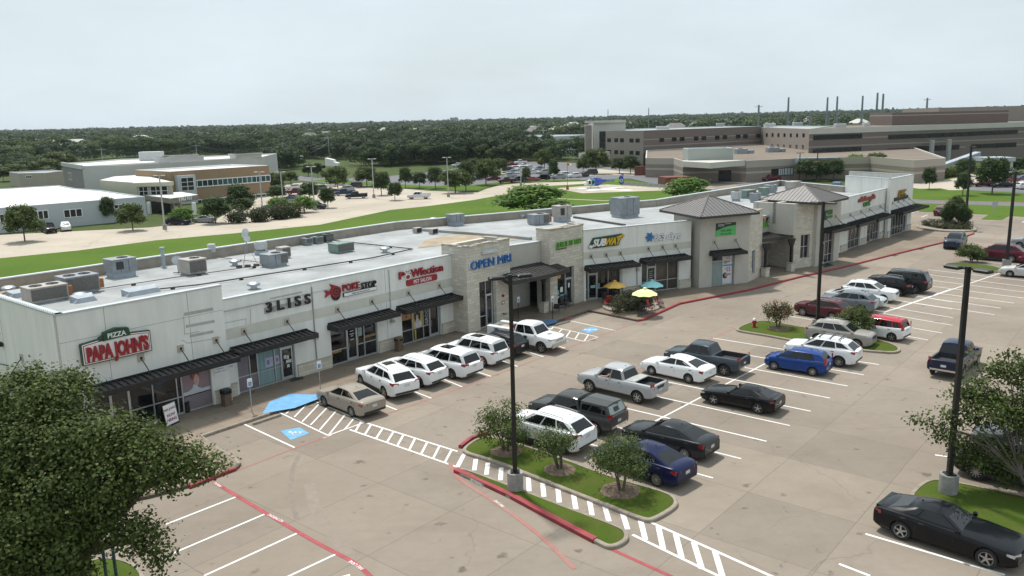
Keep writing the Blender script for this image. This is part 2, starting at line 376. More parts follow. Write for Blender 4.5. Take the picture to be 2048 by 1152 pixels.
MB().sheet(pts(1790,372,1840,377.5,1881,376.5,1898,380.3,1934,380,2048,386,2300,395,2300,360,2048,356,1960,352,1940,348,1913,356,1840,366,1790,368),.014).build('hospital_drive',pavement('drive_conc2',(.42,.36,.29),(.48,.42,.34),(.34,.29,.24)),kind='structure')
MB().sheet(pts(1936,374,1934,380,2048,386,2300,395,2300,372,2048,369,1970,366),.018).build('hospital_parking',ASPH,kind='structure')
# ---- painted markings on the lot
wm=MB()
LN=[0]
def ln(x0,y0,x1,y1,w=.11): LN[0]+=1; wm.strip([g(x0,y0),g(x1,y1)],w,.008+(LN[0]%14)*.0005)
for a in ((331.6,1049,472,994),(306,1124,531.7,1027.5),(408,1152,598,1065),(560,1161,673,1108),(360,1243,700,1150)): ln(*a)
ln(485,847,590.5,896)
# hatch by the ramp
zz=lambda x,y:(360+x/2.667,720+y/2.667)
def lz(x0,y0,x1,y1,w=.1): ln(*zz(x0,y0),*zz(x1,y1),w)
for a in ((525,278,790,403),(712,218,985,333),(790,403,985,333),(565,288,605,250),(610,305,690,222),(652,330,740,237),(697,347,785,255),(745,373,833,272),(795,398,880,293),(880,369,928,312)): lz(*a)
for a in ((1000,338,1480,488),(905,372,1480,572)): lz(*a,.12)
for u,l_ in zip((967,1020,1082,1140,1193,1255,1320,1385,1450,1515),(935,985,1045,1103,1158,1222,1285,1350,1412,1475)):
    lz(u,338+(u-1000)*.3125,l_,372+(l_-905)*.348,.12)
z4=lambda x,y:(900+x/3.096,780+y/3.096)
for a in ((85,402,45,478),(160,428,150,498),(235,452,225,525),(318,482,312,560),(400,508,398,598),(485,542,490,628),(573,577,582,662),(668,612,677,698),(765,650,780,740),(863,682,880,778),(958,722,985,815),(1068,762,1100,865),(1180,808,1210,930),(1290,845,1320,985),(1397,890,1435,1040),(1510,945,1560,1110),(1640,1000,1690,1165)):
    ln(*z4(a[0],a[1]),*z4(a[2],a[3]),.22)
ln(1297,1043,1400,1088.5,.14); ln(1400,1088.5,1550,1156,.14); ln(1265,1069.7,1400,1135,.14); ln(1400,1135,1460,1163,.14)
# stalls along the shops
for a in ((795,820.5,735,797),(862.5,796.8,808,775),(924.2,773.9,870,752),(982,753,925,734),(1035.3,733.3,990,717),(1087,714,1050,702),(1132,697,1100,687)): ln(*a)
z3=lambda x,y:(940+x/6.4,590+y/6.4)
for a in ((1270,328,1865,458),(1020,400,1640,538),(1190,530,1470,598),(1470,598,1640,538),(1040,442,1062,410),(1140,478,1180,436),(1232,535,1285,462),(1345,565,1395,488),(1462,592,1515,512)): ln(*z3(a[0],a[1]),*z3(a[2],a[3]),.1)
# double row
EE=[(1758,729.4),(1728.6,750),(1694.5,772.9),(1659.9,796.4),(1620.6,822.4),(1578.6,851.6),(1533.3,882.8)]
E=[g(*p) for p in EE]; du=(E[0]-E[6])/6; L1=g(1424.7,676); dv=(L1-E[0])
for i in range(-1,9):
    a=E[0]-du*i
    wm.strip([a,a+dv],.11,.008) if i>=0 else None
wm.strip([E[0]+dv*.5-du*.2,E[0]+dv*.5-du*8.6],.11,.009)
# rows beyond the hydrant island
z6=lambda x,y:(1780+x/3.974,330+y/3.974)
rows=[((590,752),(1010,800)),((300,832),(1065,920)),((290,870),(1065,966)),((310,915),(1065,1010)),((320,962),(1065,1058)),((250,1003),(985,1098)),((120,1032),(880,1138)),((60,1078),(830,1190))]
for a,b in rows: ln(*z6(*a),*z6(*b))
ln(*z6(880,858),*z6(30,1148)); 
for a in ((1140,440,1330,474),(1130,690,1970,737),(1355,553,1840,798),(1440,495,2040,662),(1560,448,2040,590),(1640,395,2040,520),(0,0,0,0)):
    pass
z7=lambda x,y:(1440+x/4.43,500+y/4.43)
for a in ((580,580,1120,672),(1700,690,1970,737),(1660,765,1840,798),(1340,545,2060,668),(1440,497,2060,600),(1560,447,2060,525),(1640,395,2060,462)): ln(*z7(a[0],a[1]),*z7(a[2],a[3]))
ln(*z7(1060,694),*z7(1135,665)); ln(*z7(1380,580),*z7(2038,350))
# stalls at lower right and far right
for a in ((1731,1068,2010,1150),(1678,1128,1740,1152),(1870,910,1895,913.5),(1640,1178,1700,1200)): ln(*a,.13)
for a in ((150,385,190,378),(250,415,300,395),(400,420,440,405),(560,430,632,398),(1050,458,1066,448)): ln(*z6(a[0],a[1]),*z6(a[2],a[3]),.12)
wm.build('parking_lines',WHITE,kind='structure')
rm=MB()
rm.strip(smoothpoly(pts(428,965,532.5,1027,600,1067,671,1106,708.7,1124,750,1160,775,1200),2,False),.2,.012)
rm.strip(pts(1208,1092,1340,1152,1420,1190),.17,.012)
rm.build('fire_lane_line',RED,kind='structure')
rf=MB()
rf.strip(pts(470,942,502.5,930,590,896,656,872),.13,.012); rf.strip(pts(656,872,746,838,795,820.5,862.5,796.8,924,774,982,753,1035,733.5,1132,697,1200,671.5,1290,638.5),.13,.012)
rf.strip(smoothpoly(pts(900,925,906,945,930,967,964.6,988,1013,1019,1074,1066,1106.7,1095,1149,1138),2,False),.2,.012)
rf.strip(pts(914,898,935,884,981,866,1100,816,1281,736,1424,676,1469,656),.14,.0125)
rf.strip(pts(1539,633,1584.5,618.5,1700,585,1837,543,1884,529),.12,.012)
rf.strip(pts(1893,524,1960,492,2000,470),.12,.012)
rf.build('worn_fire_lane_line',REDF,kind='structure')
def groundtext(t,size,px,py,px2,py2,z=.016,mi=WHITE,name='pavement_lettering'):
    a=g(px,py);b=g(px2,py2); m=frame(a,b); mb=MB(m); mb.text(t,size,0,-size*.35,z,plane='ground',bold=.01,sx=.8); return mb
gm=groundtext('FIRE LANE',.24,726,1139,690,1118); a=groundtext('NO PARKING',.22,566,1044,540,1031)
b=groundtext('FIRE LANE',.2,1007,1014,986,999); c=groundtext('FIRE LANE',.15,646,877,690,861); d=groundtext('PARKING',.2,442,974,431,967)
for q in (a,b,c,d): gm.v and None; n=len(gm.v); gm.v+=q.v; gm.f+=[tuple(i+n for i in f) for f in q.f]; gm.m+=q.m
gm.build('pavement_lettering',WHITE,kind='structure')
# wheelchair squares
def wheelchair(mb,m,s,z,mi,plane='ground',y0=0):
    def P(x,y): return (x*s,y*s,z) if plane=='ground' else (x*s,y0,y*s+z)
    def st(pp,w):
        P2=[Vector(p) for p in pp]
        for a_,b_ in zip(P2[:-1],P2[1:]):
            d_=(b_-a_).normalized(); n_=Vector((-d_.y,d_.x))*w/2; a2=a_-d_*w*.3; b2=b_+d_*w*.3
            mb.add([P(*(a2-n_)),P(*(b2-n_)),P(*(b2+n_)),P(*(a2+n_))],[(0,1,2,3)],mi)
    hd=[(-.12+.11*math.cos(t*PI/5),.46+.11*math.sin(t*PI/5)) for t in range(10)]
    mb.add([P(*p) for p in hd],[tuple(range(10))],mi)
    st([(-.10,.30),(-.06,.0),(.22,.0),(.36,-.30),(.46,-.26)],.10); st([(-.07,.16),(.18,.16)],.09)
    arc=[(.0+.30*math.cos(t),-.18+.30*math.sin(t)) for t in [2.3+ i*.42 for i in range(9)]]; st(arc,.09)
def wsq(px,name='wheelchair_symbol'):
    P4=pts(*px); sq=MB(); sq.sheet(P4,.010,0)
    c=sum(P4,Vector((0,0,0)))/4; e=(P4[1]-P4[0]); m=Matrix.Translation(c)@Matrix.Rotation(math.atan2(e.y,e.x),4,'Z')
    s2=MB(m); wheelchair(s2,None,plen(P4[0],P4[1])*.62,.014,1); n=len(sq.v); sq.v+=s2.v; sq.f+=[tuple(i+n for i in f) for f in s2.f]; sq.m+=s2.m
    sq.build(name,[BLUE,WHITE],kind='structure')
z5=lambda *a:[c for i in range(0,len(a),2) for c in zz(a[i],a[i+1])]
wsq(z5(590,428,690,392,640,360,535,378)); wsq([c for p in ((1520,490),(1665,440),(1560,412),(1420,450)) for c in z3(*p)]); wsq([c for p in ((1180,625),(1262,590),(1180,560),(1110,590)) for c in z3(*p)])
# ---- sidewalk of the shops (0.15 m step) with kerbs
SW=smoothpoly(pts(200,1010,330,985,437,949,472.5,935.6,482,926,474,914,446,899,405,871,z=.15),1,False)+pts(564,818,639,792.5,735,757,900,700,1000,665,1108,644,1178.6,620.5,1275,640,1290.6,637.4,1320,624,1360,606,1500,578.5,1600,553,1689,533,1780,510,1890.7,483,1935,471,1949,465,1946,459,1931,455,1900,449,1860,445,1830,446,1800,440,z=.15)+[Vector((45,128,.15)),Vector((-10,100,.15)),Vector((-40,60,.15))]
kb=MB(); n=len(SW); 
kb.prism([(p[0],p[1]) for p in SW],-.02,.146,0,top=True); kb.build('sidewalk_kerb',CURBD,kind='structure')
MB().sheet(inset(SW,.16),.15).build('sidewalk',SIDEW,kind='structure')
kb=MB(); top=MB()
def kerbrun(pl,w,z0,z1,name,m,sh=0):
    q=MB(); P=[Vector((p[0],p[1],0)) for p in pl]
    Lo=[];
    for i,p in enumerate(P):
        a=P[max(0,i-1)]; b=P[min(len(P)-1,i+1)]; d=(b-a).normalized(); nn=Vector((-d.y,d.x,0))
        Lo.append((p+nn*(-.012+sh),p+nn*(w+sh)))
    v=[];f=[]
    for a,b in Lo: v+=[(a.x,a.y,z0),(a.x,a.y,z1-.03),(a.x+(b.x-a.x)*.2,a.y+(b.y-a.y)*.2,z1),(b.x,b.y,z1),(b.x,b.y,z0)]
    for i in range(len(Lo)-1):
        for j in range(4): f.append((i*5+j,i*5+j+1,(i+1)*5+j+1,(i+1)*5+j))
    f.append((0,1,2,3,4)); k_=(len(Lo)-1)*5; f.append((k_+4,k_+3,k_+2,k_+1,k_))
    q.add(v,f); return q.build(name,m,kind='structure')
kerbrun(pts(1275,640,1290.6,637.4,1320,624,1360,606,1500,578.5,1600,553,1689,533,1780,510,1890.7,483,1935,471,1949,466,z=.15),.17,0,.165,'red_kerb',CURBR)
kerbrun(smoothpoly(pts(380,972,437,949,472.5,935.6,z=.15),1,False),.17,0,.165,'red_kerb',CURBR)
kerbrun(smoothpoly(pts(482,926,474,914,446,899,405,871,z=.15),1,False)+pts(540,826,z=.15),.16,0,.158,'kerb',CURB)
MB().sheet(pts(*z5(440,285,478,222,585,180,745,185,742,206,610,256),z=.155),.156).build('ramp_paint',BLUE,kind='structure')
MB().sheet([g(*z3(*p),.155) for p in ((870,330),(1120,318),(1110,350),(985,385),(940,372))],.156).build('ramp_paint',mat('ramp_blue2',(.07,.19,.36),.7,var=.2),kind='structure')
MB().sheet(pts(*z5(655,256,1040,420,1000,436,600,268),z=.0),.003).build('gutter',CONC,kind='structure') if 0 else None
# ---- kerbed islands
def island(px,name,kerbw=.18,grass=TURF,h=.15,sm=2,km=CURB,lab=None):
    P=smoothpoly(pts(*px,z=h),sm); I=inset(P,kerbw); n=len(P)
    o=MB(); v=[(p[0],p[1],-.01) for p in P]+[(p[0],p[1],h-.03) for p in P]+[(a[0]*.8+b[0]*.2,a[1]*.8+b[1]*.2,h) for a,b in zip(P,I)]+[(p[0],p[1],h) for p in I]
    o.add(v,[(k*n+i,k*n+(i+1)%n,(k+1)*n+(i+1)%n,(k+1)*n+i) for k in range(3) for i in range(n)])
    o.build(name+'_kerb',km,kind='structure')
    q=MB(); c=sum(I,Vector((0,0,0)))/n; R1=[c+(p-c)*.8 for p in I]
    v=[(p[0],p[1],h-.02) for p in I]+[(p[0],p[1],h+.05) for p in R1]; q.add(v,[(i,(i+1)%n,n+(i+1)%n,n+i) for i in range(n)]); q.sheet(R1,h+.05)
    q.build(name+'_grass',grass,kind='structure'); return I
def seq(f,*a): return [c for i in range(0,len(a),2) for c in f(a[i],a[i+1])]
island(seq(z4,70,362,130,312,190,286,260,282,430,325,700,415,1000,530,1300,612,1385,645,1418,685,1400,725,1262,805,1190,800,1000,725,740,625,440,505,250,430,90,388),'tree_island')
island(seq(z4,38,492,65,478,120,488,330,566,480,622,740,722,1070,842,1108,880,1105,925,1040,962,975,970,910,938,640,798,380,658,200,573,55,512),'narrow_island',km=CURB)
island(seq(z7,135,695,200,655,330,622,430,622,770,685,1330,775,1500,812,1600,860,1602,888,1550,905,1400,896,1330,890,900,850,640,795,400,750,250,727,160,712),'hydrant_island')
island(seq(z6,415,792,450,775,560,770,740,788,890,812,885,850,700,832,480,806),'far_island',km=CURB)
island((1812,992,1836,967,1856,957,1883,955,2048,990,2280,1040,2300,1170,2048,1088,1980,1062,1850,1012),'corner_island')
island((60,1300,100,1160,190,1108,270,1118,300,1160,260,1300),'oak_island')
kerbrun(pts(*seq(z4,40,505,200,576,380,661,640,801,905,941)),.24,0,.19,'red_kerb',CURBR,-.17)
kerbrun(list(reversed(pts(*seq(z4,70,362,130,314,195,287,250,272)))),.22,0,.18,'red_kerb',CURBR,-.15)
kt=MB(); 
for t,s_,a_,b_ in (('NO PARKING',.17,(130,562),(195,592)),('TOW AWAY ZONE',.2,(648,812),(752,868))):
    p0=g(*z4(*a_),.03);p1=g(*z4(*b_),.03); f_=frame(p0,p1); q=MB(f_); q.text(t,s_*1.05,0,-.02,.035,depth=.01,sx=.75,bold=.01)
    n=len(kt.v); kt.v+=q.v; kt.f+=[tuple(i+n for i in f) for f in q.f]; kt.m+=q.m
kt.build('kerb_lettering',WHITE,kind='structure')
# mulch rings
for i,(x,y,rx) in enumerate([(*z4(352,378),1.0),(*z4(680,492),.95),(*z4(1055,622),1.1),(*z7(520,692),1.05)]):
    c=g(x,y,.2); q=MB(); n=18; R=[c+Vector((math.cos(2*PI*k/n)*rx*.85*(.9+.15*random.random()),math.sin(2*PI*k/n)*rx*.85*(.9+.15*random.random()),0)) for k in range(n)]
    v=[(p.x,p.y,.19) for p in R]+[(c.x+(p.x-c.x)*.85,c.y+(p.y-c.y)*.85,.24) for p in R]+[(c.x,c.y,.27)]
    q.add(v,[(k,(k+1)%n,n+(k+1)%n,n+k) for k in range(n)]+[(n+k,n+(k+1)%n,2*n) for k in range(n)]); q.build('mulch_bed',MULCH,kind='structure')
# storm drains
q=MB()
for p in ((1785,511),(1838,498),(1957,464)):
    c=g(*p); f_=frame(c,c+Vector((math.cos(rad(38)),math.sin(rad(38)),0))); b_=MB(f_); b_.box(-.5,.5,-.5,.1,-.01,.012)
    n=len(q.v); q.v+=b_.v; q.f+=[tuple(i+n for i in f) for f in b_.f]; q.m+=b_.m
q.build('storm_drain',mat('grate',(.05,.045,.04),.8),kind='structure')
# cracks & tyre scuffs on the concrete: thin curved dark and pale bands
sc=MB()
for a in ((591,1052,640,1000,700,960),(0,0)): pass
MB().strip(smoothpoly(pts(*seq(zz,660,470,605,560,590,660,598,760,625,850)),2,False),.22,.0045).build('tyre_scuff',mat('scuff_dark',(.205,.171,.138),.85,var=.2,scale=3,detail=8),kind='structure')
MB().strip(smoothpoly(pts(*seq(zz,690,660,715,780,800,920,905,1040)),2,False),.5,.0045).build('tyre_scuff',mat('scuff_pale',(.238,.197,.16),.85,var=.12,scale=3,detail=8),kind='structure')
# ================================================================== the row of shops
STUC=mat('stucco_white',(.70,.70,.66),.85,var=.085,scale=1.0,detail=9,bump=.15,bscale=30,stretch=(1.6,1.6,.28))
STUCG=mat('stucco_greige',(.54,.53,.47),.85,var=.06,scale=1.5,detail=6)
STUCT=mat('stucco_taupe',(.46,.435,.385),.85,var=.07,scale=1.2,detail=7,bump=.15,bscale=30)
STONE=brickmat('limestone_blocks',(.68,.64,.55),(.50,.455,.375),(.40,.365,.31),.62,.24,.012,.7,var=.7,sq=.6)
COPE=mat('metal_coping',(.50,.53,.54),.45,.4,var=.1,scale=2)
MEMB=mat('roof_membrane',(.215,.228,.228),.8,scale=.28,detail=10,col2=(.41,.425,.425))
TANR=mat('roof_gravel_tan',(.33,.265,.19),.9,var=.25,scale=.7,detail=9)
BACKW=mat('tilt_wall_back',(.30,.265,.22),.9,var=.2,scale=.8,detail=7)
BLACKM=mat('black_metal',(.022,.021,.022),.45,.3,var=.3,scale=6)
ALU=mat('aluminium',(.50,.52,.53),.4,.5,var=.1,scale=5)
GLS=glassmat('shop_glass',(.014,.016,.018),.05,.5,.9,.8); GLD=glassmat('door_glass',(.012,.014,.016))
SEAM=mat('joint_line',(.24,.24,.22),.9)
PLATE=mat('stone_plate',(.42,.38,.31),.8,var=.15,scale=6)
STAIN=mat('old_sign_ghost',(.40,.40,.375),.9,var=.12,scale=3)
def fp(m,px,py,y=0.0):
    o=m.inverted(); d=rt*((px-1024)/FOC)-up*((py-576)/FOC)+fwd; a=o@Vector((0,0,CH)); b=o.to_3x3()@d; t=(y-a.y)/b.y; p=a+b*t; return p.x,p.z
U50=Vector((math.cos(rad(50)),math.sin(rad(50)),0)); N50=Vector((math.sin(rad(50)),-math.cos(rad(50)),0))
def P50(u,n): p=U50*u+N50*n; return (p.x,p.y)
mall=wthing('strip_mall','long single-storey row of white stucco and limestone shops with flat roof and two hipped towers','shops',(*P50(30,-50),0))
WT={'w':STUC,'s':STONE,'t':STUCT}
def wall(p0,p1,z1,m_,th=.35,z0=0.0,base=.0,name='wall',cope=True,cm=None,band=None,joints=(),y=0,ops=(),te=0):
    f=frame(p0,p1); Lg=plen(p0,p1); q=MB(f); x_=0
    for (a,b,zt) in ops: q.box(x_,a,y,y+th,z0,z1-.02,0); q.box(a,b,y,y+th,zt,z1-.02,0); x_=b
    q.box(x_,Lg-te,y,y+th,z0,z1-.02,0)
    if band: q.box(0,Lg,y-.012,y,band[0],band[1],1)
    for j in joints: q.box(j-.012,j+.012,y-.004,y,z0,z1-.05,2)
    o=q.build(name,[m_,STUCG,SEAM],mall)
    if cope: MB(f).box(-.02,Lg+.02,y-.04,y+th+.03,z1-.02,z1+.06).build('coping',cm or COPE,o)
    return f,Lg
def stonebase(f,x0,x1,h=.92,y=-.09,d=.1):
    q=MB(f); q.box(x0,x1,y,y+d,.1,h,0); q.box(x0-.02,x1+.02,y-.04,y+d,h,h+.07,1); q.build('stone_base',[STONE,PLATE],mall)
def awning(f,x0,x1,z=3.05,d=1.15,h=.3,y0=0,rods=(),rz=4.05,slope=.12):
    q=MB(f); q.box(x0,x1,y0-d,y0-d+.07,z-h,z,0); q.box(x0,x0+.07,y0-d+.07,y0,z-h,z+.02,0); q.box(x1-.07,x1,y0-d+.07,y0,z-h,z+.02,0)
    q.add([(x0+.07,y0-d+.07,z-.07),(x1-.07,y0-d+.07,z-.07),(x1-.07,y0,z+slope-.07),(x0+.07,y0,z+slope-.07)],[(0,1,2,3)],1)
    q.box(x0+.07,x1-.07,y0-.08,y0,z+slope-.09,z+slope+.05,0)
    n=int((x1-x0)/.36)
    for i in range(n+1):
        xx=x0+.07+(x1-x0-.2)*i/max(1,n)
        q.add([(xx,y0-d+.07,z-.02),(xx+.05,y0-d+.07,z-.02),(xx+.05,y0,z+slope+.02),(xx,y0,z+slope+.02),(xx,y0-d+.07,z-.07),(xx+.05,y0-d+.07,z-.07),(xx+.05,y0,z+slope-.07),(xx,y0,z+slope-.07)],[(0,1,2,3),(0,3,7,4),(1,5,6,2)],0)
    o=q.build('awning',[BLACKM,mat('awning_pan',(.075,.07,.066),.5,.3,var=.2,scale=3)],mall)
    for r in rods:
        MB(f).cyl((r,y0-.03,rz),(r+.12,y0-d+.2,z+.02),.028,.028,6).build('tie_rod',BLACKM,o)
        b=MB(f); b.box(r-.19,r+.19,y0-.05,y0,rz-.2,rz+.2); b.box(r-.06,r+.06,y0-.09,y0-.05,rz-.06,rz+.06,1); b.build('wall_plate',[PLATE,BLACKM],o)
    return o
def storefront(f,x0,x1,z1,cols,door=None,z0=.15,sill=1.0,y=.22,glass=None,head=None,split=None):
    """cols: x positions of the mullions; door (xa,xb,ztop)"""
    fr=MB(f); t=.03; gl=MB(f)
    xs=[x0]+list(cols)+[x1]
    rv=MB(f); rv.box(x0-.02,x1+.02,y+.05,y+.08,z0,z1); rv.build('window_recess',glass or GLS,mall)
    for x in xs: fr.box(x-t,x+t,y-.05,y+.03,z0,z1)
    for zz_ in (z0+.04,z1-.04): fr.box(x0,x1,y-.045,y+.028,zz_-.04,zz_+.04)
    for a,b in zip(xs[:-1],xs[1:]):
        if door and abs((a+b)/2-(door[0]+door[1])/2)<.3: fr.box(a,b,y-.04,y+.026,door[2]-.04,door[2]+.04); continue
        fr.box(a,b,y-.04,y+.026,z0+sill-.03,z0+sill+.03)
        if split: fr.box(a,b,y-.04,y+.026,split-.03,split+.03)
    w=fr.build('window',ALU,mall)
    gl.box(x0,x1,y+.032,y+.045,z0,z1); gl.build('glass_pane',glass or GLS,w)
    if door:
        a,b,zt=door; dm=MB(f)
        for x in (a+.05,b-.05): dm.box(x-.05,x+.05,y-.06,y-.052+.06,z0+.02,zt)
        dm.box(a,b,y-.058,y+.005,z0+.02,z0+.22); dm.box(a,b,y-.058,y+.005,zt-.12,zt)
        d=dm.build('door',ALU,mall)
        MB(f).box(a+.1,b-.1,y-.01,y+.02,z0+.22,zt-.12).build('glass_pane',GLD,d)
        MB(f).box(a+.12,a+.16,y-.12,y-.09,z0+.8,z0+1.3).build('door_handle',mat('door_pull',(.3,.3,.3),.3,.9),d)
    return w
def poster(f,name,rects,mats,y,label=None):
    q=MB(f)
    for i,(a,b,c,d,mi) in enumerate(rects): q.box(a,b,y-.006-.003*i,y-.003*i,c,d,mi)
    o=q.build(name,mats,mall); 
    if label: o['label']=label
    return o
# --- fronts
PJ0,PJ1=P50(16.1,-43.42),P50(25.28,-43.42)
fPJ,L_=wall(PJ0,PJ1,7.15,STUC,joints=(),ops=((1.3,8.0,2.95),))
for j in (2.35,7.0): q=MB(fPJ); q.box(j-.012,j+.012,-.004,0,3.0,7.1); q.build('wall_joint',SEAM,mall); 
q=MB(fPJ); q.box(0,L_,-.004,0,5.68,5.70); q.build('wall_joint',SEAM,mall)
A0,A1=P50(25.28,-43.85),P50(45.05,-43.85)
fA,LA=wall(A0,A1,6.17,STUC,band=(3.72,4.38),joints=(6.6,12.95),ops=((.82,4.98,2.75),(7.9,12.0,2.8),(14.35,18.4,2.8))); 
stonebase(fA,0,.65); stonebase(fA,5.1,7.85); stonebase(fA,12.05,14.25); stonebase(fA,18.45,LA)
stonebase(fPJ,8.15,L_)
# left end wall, with door canopy rods
cb=g(5,588,7.15); 
BL=(-38.4,57.0)
PJb=P50(16.1,-63.3)
fS,LS=wall(PJb,PJ0,7.15,STUC,joints=(6,12),te=.01)
q=MB(fS); 
v=[(LS-.1-i*.135,0,7.21 if i%2 else 7.32) for i in range(140)]; q.add(v+[(a,0,7.20) for a,b,c in v],[(i,i+1,141+i,140+i) for i in range(139)])
q.build('bird_spikes',mat('spike_white',(.7,.7,.7),.5),mall)
awning(fS,LS-6.2,LS-2.2,3.05,1.1,y0=0,rods=(LS-5.4,LS-3.2))
# storefronts of the first block
dz=lambda a,b:a
storefront(fPJ,1.3,8.0,2.95,(2.15,3.2,4.5,5.9,6.2),door=(2.15,3.2,2.45),y=.15)
awning(fPJ,1.0,9.3,3.0,1.15,.3,rods=(4.0,6.3,8.5),rz=4.0)
PINK=mat('poster_mauve',(.27,.19,.215),.5,var=.12,scale=1.2); SKN=mat('poster_skin',(.55,.36,.31),.5,var=.15,scale=4); HRC=mat('poster_hair',(.24,.055,.05),.5,var=.5,scale=9); PALE=mat('poster_pale',(.50,.54,.58),.5,var=.1,scale=2)
GREYV=mat('vinyl_mauve_grey',(.19,.16,.18),.5,var=.12,scale=2)
q=MB(fPJ); x0_=6.25; q.box(x0_,7.95,.135,.15,1.12,2.9,0); q.box(x0_,7.95,.128,.135,1.12,1.32,3); q.box(x0_,7.95,.135,.15,.2,1.05,4)
cx,cz=7.05,1.86
head=[(.30*math.cos(t)*.62,.40*math.sin(t)) for t in [i*PI/8 for i in range(16)]]
q.add([(cx-.02+a,.122,cz+.28+b*.55+.05) for a,b in [(.30*math.cos(i*PI/8),.42*math.sin(i*PI/8)) for i in range(16)]],[tuple(range(16))],2)
q.add([(cx+.08+a*.9,.118,cz+.05+b*.85) for a,b in head],[tuple(range(16))],1)
q.add([(cx-.15,.119,cz-.2),(cx+.1,.119,cz-.2),(cx+.12,.119,cz-.4),(cx+.35,.119,cz-.52),(cx-.6,.119,cz-.58),(cx-.2,.119,cz-.38)],[(0,1,2,3,4,5)],3)
q.build('window_poster',[PINK,SKN,HRC,PALE,GREYV],mall)['label']='mauve hair salon poster of a woman in profile with curled red hair'
DRK=mat('letter_black',(.012,.012,.013),.4); WHT=mat('sign_white',(.75,.75,.74),.5,var=.05); PURP=mat('letter_purple',(.20,.17,.33),.6)
q=MB(fPJ); q.box(8.2,8.98,-.03,0,1.9,2.52,0)
for t_,z_,s_ in (('Specialized in',2.36,.13),('Japanese',2.2,.13),('Straight perm',2.03,.13)): q.text(t_,s_,8.59,-.03,z_,1,.006,align='CENTER')
tag(q.build('wall_notice',[WHT,PURP]),'small white notice about straight perms on the pale pillar','sign')
fSlr=MB(fA); fSlr.box(-.02,.5,-.03,0,1.85,2.6,0)
fSlr.text('Hair',.3,.24,-.03,2.3,1,.006,align='CENTER'); fSlr.text('Salon',.24,.24,-.03,2.02,1,.006,align='CENTER')
tag(fSlr.build('wall_notice',[WHT,PURP]),'white hair salon sign with purple letters beside the mauve glass door','sign')
# bliss front
storefront(fA,.82,4.98,2.75,(1.75,2.3,3.0+.55,4.0),door=(4.0,4.9,2.3),y=.2)
LT=mat('curtain_teal',(.20,.30,.31),.8,var=.3,scale=1.2,stretch=(14,14,.3)); 
poster(fA,'curtain',[(1.83,2.3,1.15,2.7,1),(2.35,3.5,1.2,2.7,0),(2.35,3.5,.25,1.1,0),(3.6,3.95,1.2,2.7,0),(3.6,3.95,.25,1.1,0)],[LT,GLD],.235,'pale green pleated curtain behind the salon window')
poster(fA,'door_film',[(.9,1.68,.2,2.35,0),(1.83,2.25,.25,1.1,0)],[GREYV],.2,'mauve grey film on the side door glass')
poster(fA,'window_poster',[(2.9,3.45,1.3,1.9,0),(3.0,3.2,1.45,1.75,1),(3.6,3.93,1.35,1.9,0),(3.68,3.85,1.5,1.75,1)],[mat('poster_lilac',(.42,.40,.50),.5),PURP],.225,'two small lilac flower posters on the curtained window')
q=MB(fA); q.text('1024',.14,4.45,.11,2.42,0,.004,align='CENTER'); 
for a,b,c,d in ((4.2,4.4,1.55,1.8),(4.43,4.6,1.5,1.75),(4.35,4.75,1.25,1.45),(4.4,4.6,.95,1.15)): q.box(a,b,.125,.14,c,d)
q.build('door_decal',mat('decal_white',(.55,.55,.52),.6),mall)
awning(fA,.35,6.1,3.07,1.15,.3,rods=(1.45,4.55),rz=4.02)
# poke front
storefront(fA,7.9,12.0,2.8,(9.35,10.25,10.9),door=(9.35,10.25,2.5),y=.2)
awning(fA,7.65,13.25,3.07,1.15,.3,rods=(8.6,11.6),rz=4.02)
WOODY=mat('counter_wood',(.26,.17,.06),.5,var=.3,scale=4)
poster(fA,'interior_view',[(8.0,8.9,.95,1.2,0),(10.95,12.0,1.45,1.62,0),(10.3,10.42,1.2,1.75,0),(10.4,10.75,1.7,2.3,1)],[WOODY,mat('menu_pale',(.30,.36,.38),.5,var=.5,scale=7)],.232)
q=MB(fA)
for i,(w_,z_) in enumerate(((.3,2.2),(.4,2.0),(.24,1.85),(.34,1.6))): q.box(9.8-w_/2,9.8+w_/2,.13,.14,z_,z_+.06)
q.lathe([(.001,0),(.07,0)],(0,0,0),10); q.build('door_decal',mat('decal_white',(.55,.55,.52),.6),mall)
# pet salon front
storefront(fA,14.35,18.4,2.8,(15.55,16.65,17.3),door=(17.3,18.3,2.55),y=.2)
awning(fA,13.8,19.75,3.07,1.15,.3,rods=(15.1,18.3),rz=4.02)
YEL=mat('poster_yellow',(.48,.36,.03),.5,var=.2,scale=2); CATB=mat('cat_black',(.02,.02,.024),.6,var=.4,scale=8); CATW=mat('cat_white',(.55,.50,.56),.6,var=.15,scale=5); DOG=mat('dog_tan',(.40,.20,.10),.6,var=.45,scale=5); PNK=mat('cat_pink',(.55,.25,.25),.6)
q=MB(fA); q.box(14.42,15.5,.185,.2,1.95,2.75,0); q.box(15.6,16.6,.185,.2,1.15,2.75,1); q.box(16.68,17.26,.185,.2,1.2,2.75,2); q.box(15.75,15.9,.185,.2,.3,1.05,1)
cx=16.08
def bl(px,pz,w_,h_,mi,y_,n=14): q.add([(px+w_*math.cos(2*PI*i/n),y_,pz+h_*math.sin(2*PI*i/n)) for i in range(n)],[tuple(range(n))],mi)
bl(cx+.05,1.42,.38,.27,3,.182); bl(cx,1.98,.33,.4,2,.180); 
q.add([(cx-.33,.179,2.1),(cx-.3,.179,2.62),(cx-.08,.179,2.3)],[(0,1,2)],2); q.add([(cx+.33,.179,2.1),(cx+.3,.179,2.66),(cx+.08,.179,2.3)],[(0,1,2)],2)
